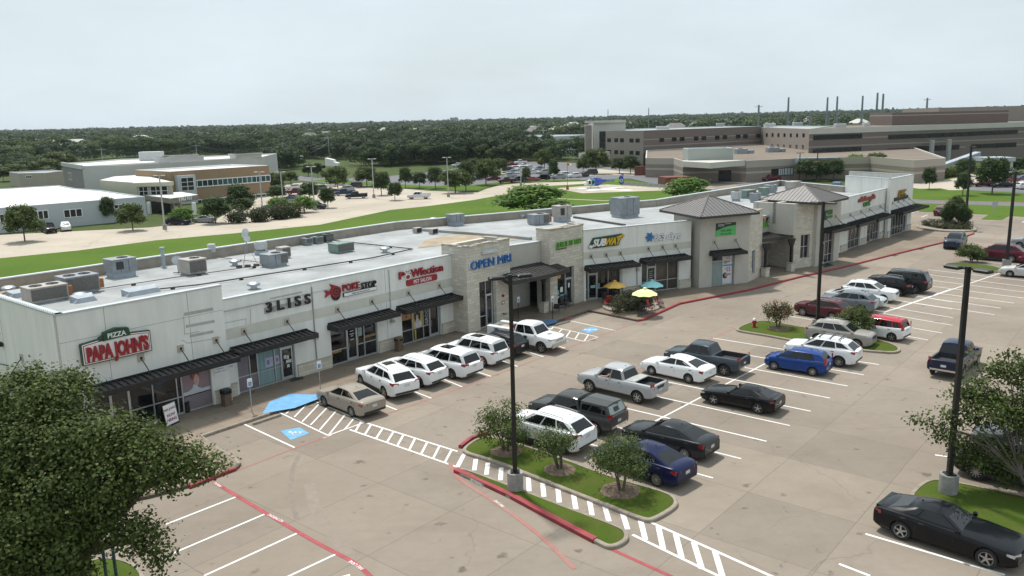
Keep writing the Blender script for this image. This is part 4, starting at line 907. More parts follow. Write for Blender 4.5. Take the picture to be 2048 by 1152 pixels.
# paw
q,a,b=letters('',fA,'P',z3b(636,283),z3b(672,225),RS,bold=.02); s=signthing('shop_sign','red pet salon sign with a white paw print above the fourth awning',fA,a[0],a[1])
q2,_,_=letters('',fA,'Wfection',z3b(722,268),z3b(948,183),RS,bold=.012,size=.58); 
merge(q,q2); q.build('lettering',RS,s)
px_,pz_=fp(fA,*z3b(697,252)); q=MB(fA); poly(q,ell(px_,pz_-.14,.27,.22,12),-.12,0,1); poly(q,ell(px_,pz_-.14,.2,.15,12),-.13,-.12,0)
for dx,dz_ in ((-.27,.1),(-.1,.27),(.11,.27),(.27,.1)): poly(q,ell(px_+dx,pz_+dz_,.1,.13,10),-.12,0,1); poly(q,ell(px_+dx,pz_+dz_,.055,.085,10),-.13,-.12,0)
q.build('paw_emblem',[RS,WHT],s)
c0=fp(fA,*z3b(692,330)); c1_=fp(fA,*z3b(908,282)); c0=(c0[0],c0[1]-.03); q=MB(fA); poly(q,[(c0[0]+.08,c0[1]),(c1_[0]-.08,c0[1]),(c1_[0],c0[1]+.1),(c1_[0],c0[1]+.37),(c1_[0]-.08,c0[1]+.45),(c0[0]+.08,c0[1]+.45),(c0[0],c0[1]+.35),(c0[0],c0[1]+.1)],-.14,0,0); q.text('PET SALON',.40,(c0[0]+c1_[0])/2,-.14,c0[1]+.09,1,.01,align='CENTER',bold=.008,sx=.9); q.build('sub_board',[RS,WHT],s)
# mri
q,a,b=letters('',fM,'OPEN MRI',z3b(1150,218),z3b(1437,115),BLUS,bold=.0,size=.66,d=.16,off=.05); s=signthing('shop_sign','blue letters on the stone pier beside the dark breezeway',fM,a[0],a[1]); q.build('lettering',BLUS,s)
q,a2,b2=letters('',fM,'OPEN MRI',z3b(1144,218),z3b(1431,115),WHT,bold=.012,size=.66,d=.03,off=.01); q.build('letter_backing',WHT,s)
px_,pz_=fp(fM,*z3b(1285,90)); q=MB(fM); q.rbox(px_-.85,px_+.85,-.22,0,pz_-.02,pz_+.2,.03); tag(q.build('blank_sign_box',mat('blank_sign',(.50,.53,.57),.5),base=tuple(fM@Vector((px_,0,pz_)))),'blank pale grey light box high on the stone pier over the blue letters','light box')
px_,pz_=fp(fM,*z3b(1387,400)); q=MB(fM); q.lathe([(.0,0),(.13,0),(.13,-.1),(.05,-.12),(.05,-.14)],(px_,0,pz_),12,0,axis='y'); q.build('alarm_bell',RS,mall)
px_,pz_=fp(fM,*z3b(1390,450)); q=MB(fM); q.box(px_-.16,px_+.16,-.02,0,pz_-.15,pz_+.15,0); q.box(px_-.1,px_+.1,-.025,-.02,pz_-.08,pz_+.08,1); tag(q.build('fire_notice',[RS,WHT],base=tuple(fM@Vector((px_,0,pz_)))),'small red and white notice under the red alarm bell','sign')
px_,pz_=fp(fM,*z3b(1390,530)); q=MB(fM); q.cyl((px_,0,pz_),(px_,-.25,pz_),.07,.07,8); q.cyl((px_-.1,-.2,pz_+.02),(px_+.12,-.32,pz_+.02),.06,.06,8); q.build('hose_connection',mat('brass_dull',(.20,.15,.10),.4,.7),mall)
# juice
q,a,b=letters('',fJ,'JUICE IT UP!',z4b(810,292),z4b(997,222),LIME,bold=.005,size=.46,d=.14); s=signthing('shop_sign','lime green juice bar letters on the second stone pier',fJ,a[0],a[1]); q.build('lettering',LIME,s)
q=MB(fJ); q.text('SMOOTHIES  JUICES  BOWLS',.11,a[0]+.1,-.02,a[1]-.2,0,.03,sx=1.0); q.build('small_lettering',DRK,s)
px_,pz_=fp(fJ,*z4b(935,415)); q=MB(fJ); q.text('101',.3,px_-.2,0,pz_,0,.03); tag(q.build('unit_number',DRK,base=tuple(fJ@Vector((px_,0,pz_)))),'small dark unit number on the stone pier over the juice bar door','sign') if 0 else None
# subway
q,a,b=letters('',fB,'SUB',z4b(1086,278),z4b(1190,218),WHT,bold=.04,size=.62,shear=.35,d=.1,off=.16); s=signthing('shop_sign','white and yellow slanted sandwich shop sign with arrow ends',fB,a[0],a[1]); q.build('lettering',WHT,s)
q,a2,b2=letters('',fB,'WAY',z4b(1186,268),z4b(1308,205),YELS,bold=.04,size=.62,shear=.35,d=.1,off=.16); q.build('lettering',YELS,s)
q=MB(fB); X0_,Z0=a[0]-.3,a[1]-.14; X1_,Z1=b2[0]+.2,a[1]+.86; poly(q,[(X0_,Z0+.05),(X0_+.25,Z0-.05),(X1_-.45,Z0),(X1_-.3,Z0+.45),(X1_+.1,Z1-.1),(X1_-.15,Z1+.02),(X0_+.45,Z1-.12),(X0_+.2,Z0+.5)],-.15,0,0)
poly(q,[(X1_-.75,Z1-.22),(X1_-.15,Z1-.05),(X1_-.2,Z1+.08),(X1_+.15,Z1-.12),(X1_-.1,Z1-.35),(X1_-.12,Z1-.2),(X1_-.7,Z1-.34)],-.26,-.15,1); poly(q,[(X0_+.6,Z0+.12),(X0_+.2,Z0+.06),(X0_+.2,Z0-.06),(X0_-.1,Z0+.12),(X0_+.15,Z0+.3),(X0_+.17,Z0+.18),(X0_+.6,Z0+.24)],-.26,-.15,2); q.build('sign_board',[GS,YELS,WHT],s)
# cryo
q,a,b=letters('',fB,'BCS',z5b(690,498),z5b(772,436),WHT,bold=.005,size=.58,d=.12,off=.04); s=signthing('shop_sign','white script sign with a blue snowflake left of the hipped tower',fB,a[0],a[1]); q.build('lettering',WHT,s)
q2,_,_=letters('',fB,'BCS',z5b(694,498),z5b(776,436),NAVY,bold=.05,size=.60,d=.03,off=.01); q3,_,_=letters('',fB,'Cryo',z5b(790,488),z5b(912,420),WHT,bold=.015,size=.62,d=.1,shear=.3,off=.04); q3.build('lettering',WHT,s); q4,_,_=letters('',fB,'Cryo',z5b(795,488),z5b(917,420),NAVY,bold=.05,size=.64,d=.02,shear=.3,off=.01); merge(q2,q4); q2.build('letter_backing',NAVY,s)
px_,pz_=fp(fB,*z5b(652,470)); q=MB(fB)
for k in range(12):
    t=k*PI/6; c_,s_=math.cos(t),math.sin(t); r_=.46 if k%2==0 else .36; poly(q,[(px_+.05*s_,pz_-.05*c_),(px_+r_*c_+.05*s_,pz_+r_*s_-.05*c_),(px_+r_*c_-.05*s_,pz_+r_*s_+.05*c_),(px_-.05*s_,pz_+.05*c_)],-.1-.001*k,-.03,0)
    cx_,cz_=px_+.3*c_,pz_+.3*s_; poly(q,ell(cx_,cz_,.075,.075,8),-.115,-.04,1 if k%2 else 0)
q.build('snowflake_emblem',[BLUS,mat('sign_cyan',(.06,.28,.50),.4)],s)
# for lease banner
z9=lambda x,y:(1390+x/7.2,430+y/7.2)
a=fp(fTT,*z9(295,310)); b=fp(fTT,*z9(590,100)); s=signthing('lease_banner','green and black for lease banner under the hipped tower roof',fTT,(a[0]+b[0])/2,a[1]); W_=b[0]-a[0]; H_=(b[1]-a[1]); q=MB(fTT)
q.box(a[0],b[0],-.03,0,a[1],b[1],0); poly(q,[(a[0],a[1]),(b[0],a[1]),(b[0],a[1]+H_*.78),(a[0]+W_*.6,a[1]+H_*.72),(a[0]+W_*.3,a[1]+H_*.6),(a[0],a[1]+H_*.42)],-.034,-.03,1)
q.text('FOR LEASE',H_*.24,a[0]+W_*.5,-.034,a[1]+H_*.33,0,.006,align='CENTER',bold=.02,shear=.2,sx=.85); q.text('(979) 268-2000',H_*.2,a[0]+W_*.5,-.034,a[1]+H_*.09,0,.006,align='CENTER',bold=.01,sx=.8); q.text('Riverstone',H_*.1,a[0]+W_*.1,-.03,a[1]+H_*.8,2,.006) if 0 else None
for i,(u,v_) in enumerate(((.1,.86),(.45,.90),(.12,.76))): q.box(a[0]+W_*u,a[0]+W_*(u+.3),-.032,-.03,a[1]+H_*v_,a[1]+H_*(v_+.03),2)
q.build('banner_face',[mat('banner_black',(.015,.03,.025),.5),mat('banner_green',(.10,.45,.13),.5,var=.05),WHT],s)
# body & massage
z8=lambda x,y:(1500+x/7.68,410+y/7.68)
q,a,b=letters('',fR,'y Body',z8(232,242),z8(425,135),NAVY,bold=.02,size=.55,shear=.2,d=.12,y=0,off=.04); s=signthing('shop_sign','blue script massage sign with a green pill board between two stone piers',fR,a[0],a[1]); q.build('lettering',NAVY,s)
q=MB(fR); q.text('a',.75,a[0]-.42,-.04,a[1],0,.12,bold=.03); q.build('lettering',mat('sign_orange',(.55,.24,.03),.4),s)
c0=fp(fR,*z8(180,320)); c1_=fp(fR,*z8(402,255)); q=MB(fR); zc=(c0[1]+c1_[1])/2; poly(q,[(c0[0],zc-.25),(c1_[0]-.1,zc-.25),(c1_[0],zc),(c1_[0]-.1,zc+.25),(c0[0],zc+.25)],-.1,0,0); q.text('Care & Massage',.3,c1_[0]-.12,-.1,zc-.11,1,.01,align='RIGHT',sx=.85,bold=.01); q.build('sub_board',[LIME,WHT],s)
# green sign on tower two
a=fp(fV,*z8(1165,225)); b=fp(fV,*z8(1338,90)); s=signthing('shop_sign','dark green sign on the second hipped tower beside the tall lamp',fV,a[0],a[1]); q=MB(fV); q.box(a[0]-.45,a[0]+.02,-.1,0,a[1]-.0,a[1]+1.0,1)
q.text('a',.5,a[0]-.15,-.1,a[1]+.45,2,.01); 
for i in range(4): q.rbox(a[0]+.1+i*.33,a[0]+.36+i*.33,-.1,0,a[1]+.5,a[1]+1.0,.03,0)
q.box(a[0]+.1,a[0]+1.4,-.08,0,a[1]+.12,a[1]+.38,0); q.build('lettering',[mat('sign_green2',(.03,.17,.03),.4,var=.3),GS,WHT],s)
# red script & green cafe sign
zA=lambda x,y:(1700+x/15.75,370+y/15.75)
q,a,b=letters('',fD,'allabanglla',zA(235,545),zA(765,345),RS,bold=.03,size=.6,shear=.3,d=.14,off=.05); s=signthing('shop_sign','red script sign over small green letters on the far white wall',fD,a[0],a[1]); q.build('lettering',mat('sign_darkred',(.28,.04,.02),.4,var=.3,scale=6),s)
q,_,_=letters('',fD,'CAFE',zA(395,680),zA(605,580),LIME,bold=.04,size=.5,d=.14,off=.04); q.build('lettering',mat('sign_green3',(.05,.20,.02),.4,var=.3),s)
q,a,b=letters('',fE,'( HFC',zA(1490,375),zA(1735,230),YELS,bold=.04,size=.85,d=.14,off=.04); s=signthing('shop_sign','gold letters over a long black strip on the tallest far white wall',fE,a[0],a[1]); q.build('lettering',mat('sign_gold',(.30,.18,.03),.4,var=.6,scale=6),s)
c0=fp(fE,*zA(1380,510)); c1_=fp(fE,*zA(1795,400)); q=MB(fE); q.box(c0[0],c1_[0],-.16,0,c0[1]-.0,c0[1]+.42); q.build('sub_board',BLKS,s)
# ================================================================== roof equipment
GALV=mat('unit_grey',(.25,.27,.29),.5,.3,var=.2,scale=2,detail=7); GALVB=mat('unit_beige',(.38,.35,.32),.5,.2,var=.15,scale=2); GRN=mat('unit_green',(.17,.24,.21),.5,.2,var=.15,scale=2)
def coilmat():
    k=NT('coil'); o=k.n('TexCoord').outputs['Object']; v=k.n('TexVoronoi'); v.inputs['Scale'].default_value=22; k.l(o,v.inputs['Vector'])
    c=mixc(k,v.outputs['Distance'],(.04,.04,.038),(.20,.19,.175)); k.l(c,k.b.inputs['Base Color']); k.b.inputs['Roughness'].default_value=.8; MATS['coil']=k.m; return k.m
COIL=coilmat(); CRB=mat('curb_grey',(.32,.36,.40),.6,var=.2,scale=2); RUST=mat('rusty_box',(.30,.12,.045),.7,var=.4,scale=6)
def rtu(px,py,w,d,h,label,m_=GALV,fans=1,curb=.28,coil='right',ang=50,nm='roof_unit',rust=False,panel=False,cat='roof unit'):
    c=g(px,py,RZ); f=Matrix.Translation((c.x,c.y,RZ))@Matrix.Rotation(rad(ang),4,'Z'); t=wthing(nm,label,cat,(c.x,c.y,RZ))
    q=MB(f); q.box(-w/2+.1,w/2-.1,-d/2+.1,d/2-.1,0,curb,0); q.build('roof_curb',CRB,t)
    q=MB(f); q.rbox(-w/2,w/2,-d/2,d/2,curb,curb+h-.06,.012,0); q.rbox(-w/2-.03,w/2+.03,-d/2-.03,d/2+.03,curb+h-.06,curb+h,.015,0)
    for i in range(1,3): q.box(-w/2+w*i/3-.012,-w/2+w*i/3+.012,-d/2-.012,-d/2,curb+.05,curb+h-.08,1)
    q.build('cabinet',[m_,BLACKM],t)
    q=MB(f)
    if coil=='right': q.box(w/2,w/2+.012,-d/2+.08,d/2-.08,curb+.1,curb+h-.12); q.box(w*.12,w/2-.06,-d/2-.014,-d/2,curb+.1,curb+h-.12)
    if coil=='front': q.box(-w/2+.08,w/2-.08,-d/2-.014,-d/2,curb+.1,curb+h-.12)
    if coil: q.build('coil_face',COIL,t)
    for i in range(fans):
        x=(-w*.22+i*w*.44) if fans>1 else w*.12; r=min(.34,d*.3,w*.3)
        q=MB(f); q.lathe([(r+.04,curb+h),(r+.04,curb+h+.035),(r,curb+h+.035),(r*.95,curb+h+.005),(.08,curb+h+.005),(.08,curb+h+.03),(0.001,curb+h+.03)],(x,0,0),18); 
        q.build('fan_guard',BLACKM,t)
    if rust: q=MB(f); q.rbox(w/2+.02,w/2+.32,-d/2+.1,-d/2+.35,curb+.12,curb+.75,.02); q.build('control_box',RUST,t)
    if panel: q=MB(f); q.box(-w*.35,-w*.05,-d/2-.02,-d/2,curb+.25,curb+h*.8); q.build('service_panel',mat('panel_dark',(.03,.03,.03),.6),t)
    return t
rtu(92,602,2.3,1.5,.95,'low lavender grey unit with two fans at the left roof corner',GALVB,2,.12,'front',50,rust=True)
rtu(158,586,2.2,1.6,1.15,'larger grey unit with two fans and honeycomb coil behind the first',GALV,2,.12,'front',50,rust=True)
rtu(243,553,1.8,1.5,1.0,'blue grey unit raised on a sloped curb near the back wall, second group',GALV,1,.42,None,50,panel=True)
rtu(387,548,1.45,1.5,1.05,'beige unit with a dark coil side beside the satellite dish',GALVB,1,.15,'front',50)
rtu(549,532,1.7,1.35,.85,'grey condenser on a low frame right of the tripod antenna',GALV,1,.18,'right',50)
rtu(568,516,.9,.8,.85,'small beige condenser behind the grey one',GALVB,0,.1,'front',50)
rtu(683,504,1.8,1.3,.75,'pale green unit alone near the front of the roof',GRN,0,.08,'front',50)
rtu(615,490,.8,.7,.55,'small grey condenser by the back parapet, first of three',GALV,1,.12,'front',50)
rtu(636,487,.8,.7,.55,'small grey condenser by the back parapet, middle of three',GRN,1,.12,'front',50)
rtu(655,484,.85,.8,.65,'small dark condenser by the back parapet, last of three',mat('unit_dark',(.07,.075,.075),.5,.2,var=.2),1,.12,'front',50)
rtu(911,451,1.6,1.2,.85,'grey unit on a round curb behind the first stone pier',GALV,0,.4,None,38)
rtu(1077,449,1.9,1.4,1.0,'grey unit with a rusty side box behind the second stone pier',GALV,1,.12,'right',30,rust=True)
rtu(1124,443,1.7,1.3,1.25,'tall beige unit with an open dark panel',GALVB,1,.5,None,30,panel=True)
rtu(1250,434,2.6,1.9,1.9,'biggest grey unit standing left of the first hipped tower',GALV,1,.3,None,28,panel=False)
rtu(1233,425,1.3,1.2,1.25,'green cabinet tucked behind the biggest grey unit',GRN,0,.2,None,28)
rtu(1472,402,1.0,.9,.9,'pale grey unit between the two towers, leftmost of its cluster',mat('unit_pale',(.45,.46,.46),.5,.2),1,.3,None,40)
rtu(1495,396,2.2,1.2,.9,'wide dark sided unit between the two towers',GRN,0,.2,'front',40)
rtu(1510,405,1.1,1.0,.9,'grey unit on a curb just left of the second tower roof',GALV,1,.3,None,40)
rtu(1528,391,1.3,1.0,.9,'green grey unit behind the second tower cluster',GRN,0,.2,None,40)
rtu(1541,385,1.8,1.2,.9,'long grey unit at the back of the tower cluster',GALV,1,.2,None,48)
rtu(1585,379,2.4,1.3,1.0,'pale grey unit peeping over the second tower ridge',GALVB,0,.2,None,48)
rtu(1674,381,1.1,1.0,.9,'blue grey unit near the tall white end wall',mat('unit_blue',(.16,.24,.33),.5,.2),0,.3,None,48)
def roofthing(nm,px,py,label,cat,fn):
    c=g(px,py,RZ); t=wthing(nm,label,cat,(c.x,c.y,RZ)); fn(t,c); return t
def fan(t,c):
    q=MB(); q.box(c.x-.45,c.x+.45,c.y-.45,c.y+.45,RZ,RZ+.35); q.build('roof_curb',CRB,t); q=MB(); q.lathe([(.3,.35),(.5,.5),(.55,.95),(.45,1.15),(.001,1.15)],(c.x,c.y,RZ),14); q.build('fan_hood',mat('unit_pale',(.45,.46,.46),.5,.2),t,smooth=True)
roofthing('roof_fan',523,509,'white cylinder exhaust fan near the back parapet','exhaust fan',fan)
roofthing('roof_fan',1717,383,'basket shaped exhaust fan near the tall white end wall','exhaust fan',fan)
def mush(t,c):
    q=MB(); q.lathe([(.22,0),(.22,.25),(.42,.25),(.45,.4),(.30,.5),(.001,.52)],(c.x,c.y,RZ),14); q.build('vent_hood',mat('vent_metal',(.38,.42,.46),.4,.6,var=.2),t,smooth=True)
roofthing('roof_vent',508,578,'squat metal vent cap on the front roof strip','vent',mush)
roofthing('roof_vent',160,600,'round white vent dome behind the pizza shop parapet','vent',mush)
roofthing('roof_vent',470,531,'small metal vent by the tripod antenna','vent',mush)
roofthing('roof_vent',18,586,'metal vent cap at the far left roof edge','vent',mush)
roofthing('roof_vent',770,505,'small vent alone on the middle of the roof','vent',mush)
roofthing('roof_vent',867,444,'small round vent close to the back parapet','vent',mush)
roofthing('roof_vent',1043,437,'small round vent left of the second pier units','vent',mush)
def boxes(t,c):
    f=Matrix.Translation((c.x,c.y,RZ))@Matrix.Rotation(rad(45),4,'Z'); q=MB(f); q.rbox(-.4,.4,-.3,.3,.05,.55,.03); q.build('cabinet',GALVB,t); MB(f).box(-.3,.3,-.31,-.3,.1,.5).build('louvre',BLACKM,t)
roofthing('intake_hood',835,466,'left of two small beige louvred boxes','hood',boxes); roofthing('intake_hood',867,468,'right of two small beige louvred boxes','hood',boxes)
def lowhood(t,c):
    f=Matrix.Translation((c.x,c.y,RZ))@Matrix.Rotation(rad(50),4,'Z'); q=MB(f); q.add([(-.7,-.4,0),(.7,-.4,0),(.7,.4,0),(-.7,.4,0),(-.5,-.3,.3),(.5,-.3,.3),(.7,.4,.45),(-.7,.4,.45)],[(0,1,5,4),(1,2,6,5),(2,3,7,6),(3,0,4,7),(4,5,6,7)]); q.build('hood_cover',CRB,t)
roofthing('roof_hood',168,603,'low wedge hood by the round white dome','hood',lowhood); roofthing('roof_hood',270,590,'low wedge hood behind the parapet, right of the dome','hood',lowhood); roofthing('roof_hood',40,593,'low wedge hood at the far left corner','hood',lowhood); roofthing('roof_hood',297,585,'flat blue grey skylight hood behind the parapet','hood',lowhood)
def dish(t,c):
    q=MB(); q.cyl((c.x,c.y,RZ),(c.x,c.y,RZ+.7),.03,.03,6); q.box(c.x-.4,c.x+.4,c.y-.03,c.y+.03,RZ,RZ+.05); q.build('dish_mast',BLACKM,t)
    f=Matrix.Translation((c.x,c.y,RZ+.9))@Matrix.Rotation(rad(35),4,'Z')@Matrix.Rotation(rad(50),4,'X'); q=MB(f); q.lathe([(.001,0),(.25,.04),(.42,.13),(.46,.13)],(0,0,0),16); q.cyl((0,-.3,.06),(0,0,.5),.015,.015,5); q.build('reflector',GALV,t,smooth=True)
roofthing('satellite_dish',357,546,'grey satellite dish left of the beige coil unit','dish',dish)
def mast(t,c):
    q=MB(); top=Vector((c.x,c.y,RZ+1.9))
    for k in range(3): a=k*2*PI/3+.3; q.cyl((c.x+.75*math.cos(a),c.y+.75*math.sin(a),RZ),top,.02,.02,5)
    q.cyl((c.x,c.y,RZ+1.0),(c.x,c.y,RZ+2.9),.03,.03,6); q.build('tripod',mat('mast_grey',(.30,.31,.32),.5,.5),t)
    for z,dx in ((2.75,0),(2.2,.08),(2.5,-.06)):
        f=Matrix.Translation((c.x+dx,c.y-.05,RZ+z))@Matrix.Rotation(rad(20),4,'Z')@Matrix.Rotation(rad(80),4,'X'); q=MB(f); q.lathe([(.001,0),(.16,.03),(.25,.1),(.25,.14),(.001,.14)],(0,0,0),14); q.build('antenna_disc',mat('antenna_white',(.55,.57,.60),.4),t,smooth=True)
    for dx,dy in ((-.6,-.4),(0,-.2),(.6,.1)): q=MB(); q.box(c.x+dx-.2,c.x+dx+.2,c.y+dy-.15,c.y+dy+.15,RZ,RZ+.18); q.build('ballast_block',mat('ballast',(.10,.07,.055),.9,var=.4),t)
roofthing('antenna_mast',497,533,'tripod antenna mast with round white discs on the roof','antenna',mast)
def chimney(t,c):
    q=MB(); q.cyl((c.x,c.y,RZ),(c.x,c.y,RZ+1.5),.14,.14,10); q.cyl((c.x,c.y,RZ+1.5),(c.x,c.y,RZ+1.62),.19,.19,10); q.cyl((c.x,c.y,RZ),(c.x,c.y,RZ+.08),.25,.25,10); q.build('flue',CRB,t)
roofthing('flue_pipe',328,535,'upright blue grey flue pipe by the back parapet','pipe',chimney)
def tbox(t,c):
    q=MB(); q.rbox(c.x-.3,c.x+.3,c.y-.2,c.y+.2,RZ+.5,RZ+1.2,.04); q.build('cabinet',mat('unit_pale',(.45,.46,.46),.5,.2),t); q=MB(); q.cyl((c.x,c.y,RZ),(c.x,c.y,RZ+.5),.05,.05,6); q.build('stand',BLACKM,t)
roofthing('junction_box',425,516,'pale box on a post by the back parapet','electrical box',tbox)
# pipes on the roof
PIP=mat('roof_pipe',(.03,.028,.027),.6,var=.4,scale=3)
def pipe(pp,r,label,z=.14):
    P=[g(x,y,RZ)+Vector((0,0,z)) for x,y in pp]; t=wthing('roof_pipe',label,'pipe',tuple(P[0])); q=MB(); q.tube(P,r,6); q.build('pipe_run',PIP,t)
    for a,b in zip(P[:-1],P[1:]):
        n=max(1,int((b-a).length/4))
        for k in range(n):
            c=a.lerp(b,(k+.5)/n); q=MB(); q.box(c.x-.13,c.x+.13,c.y-.08,c.y+.08,RZ,RZ+z-r); q.build('pipe_support',mat('wood_block',(.07,.05,.04),.9),t)
pipe(((290,585),(400,573),(560,548),(745,519),(825,501)),.05,'black gas line running from the left units along the front of the roof')
pipe(((825,501),(660,483)),.05,'black gas line crossing the roof from the front towards the back parapet')
pipe(((640,478),(760,462),(900,448),(1010,438),(1150,430)),.06,'long rust dark pipe beside the middle back parapet')
pipe(((190,583),(340,560),(560,529)),.03,'thin pipe behind the big gas line')
pipe(((440,518),(520,528),(540,535)),.03,'white and black hose near the tripod antenna')
pipe(((580,500),(575,476),(640,467)),.03,'black conduit climbing towards the back parapet')
# ================================================================== vehicles
PAINT=paint_mat(); CGL=glassmat('car_glass',(.006,.007,.008),.02,.5); TYRE=mat('tyre_rubber',(.018,.018,.018),.85,var=.2); RIM=mat('alloy_rim',(.42,.43,.44),.3,.85,var=.1); PLAST=mat('black_trim',(.02,.02,.021),.6,var=.2); CHR=mat('chrome',(.6,.6,.6),.15,1.0,var=.05)
LAMPR=mat('tail_lens',(.30,.012,.015),.2,var=.3,scale=8,coat=1); LAMPW=mat('head_lens',(.5,.52,.54),.1,.3,var=.3,scale=9,coat=1); PLT=mat('plate_white',(.55,.56,.58),.5); WELL=mat('wheel_well',(.008,.008,.008),.95); LINE=mat('shut_line',(.03,.03,.03),.8); BEDL=mat('bed_liner',(.03,.03,.032),.85,var=.4,scale=5)
def lerp(a,b,t): return a+(b-a)*t
def curve(P,x):
    for (x0,y0),(x1,y1) in zip(P[:-1],P[1:]):
        if x0>=x>=x1:
            t=(x0-x)/(x0-x1); return lerp(y0,y1,t)
    return P[0][1] if x>P[0][0] else P[-1][1]
def apply_bool(o,cutters):
    for c in cutters:
        m=o.modifiers.new('b','BOOLEAN'); m.operation='DIFFERENCE'; m.object=c; m.solver='EXACT'
    C.view_layer.update(); dg=C.evaluated_depsgraph_get(); me=D.meshes.new_from_object(o.evaluated_get(dg)); o.modifiers.clear(); old=o.data; o.data=me; me.name=old.name
    for c in cutters: D.objects.remove(c)
def wheel(t,x,y,r,wd,style=5,rim=None):
    s=1 if y>0 else -1; yo=y; q=MB(); n=24
    prof=[(r*.62,0),(r*.93,0),(r,-.03),(r,-wd+.03),(r*.93,-wd),(r*.3,-wd)]
    vs=[];m=len(prof)
    for rr,d in prof:
        for i in range(n): a=2*PI*i/n; vs.append((x+rr*math.cos(a),yo+s*d,r+rr*math.sin(a)))
    q.add(vs,[(j*n+i,j*n+(i+1)%n,(j+1)*n+(i+1)%n,(j+1)*n+i) for j in range(m-1) for i in range(n)])
    w=q.build('wheel',TYRE,t,smooth=True)
    q=MB(); R=r*.68
    for rr,d,rr2,d2 in ((R,.0,R*.9,.0),(R*.9,.0,R*.86,-.06)):
        v=[(x+a_*math.cos(2*PI*i/n),yo+s*b_,r+a_*math.sin(2*PI*i/n)) for a_,b_ in ((rr,d),(rr2,d2)) for i in range(n)]; q.add(v,[(i,(i+1)%n,n+(i+1)%n,n+i) for i in range(n)])
    v=[(x+R*.88*math.cos(2*PI*i/n),yo-s*.07,r+R*.88*math.sin(2*PI*i/n)) for i in range(n)]; q.add(v,[tuple(range(n))],1)
    for k in range(style):
        a=2*PI*k/style+.3; ca,sa=math.cos(a),math.sin(a); w0,w1=(.16,.10) if style<=6 else (.09,.06)
        v=[(x+R*(.12*ca-w0*sa),yo-s*.01,r+R*(.12*sa+w0*ca)),(x+R*(.12*ca+w0*sa),yo-s*.01,r+R*(.12*sa-w0*ca)),(x+R*(.92*ca+w1*sa),yo-s*.005,r+R*(.92*sa-w1*ca)),(x+R*(.92*ca-w1*sa),yo-s*.005,r+R*(.92*sa+w1*ca))]
        q.add(v,[(0,1,2,3)])
    v=[(x+R*.2*math.cos(2*PI*i/10),yo+s*.0,r+R*.2*math.sin(2*PI*i/10)) for i in range(10)]; q.add(v,[tuple(range(10))])
    q.build('rim',[rim or RIM,WELL],w)
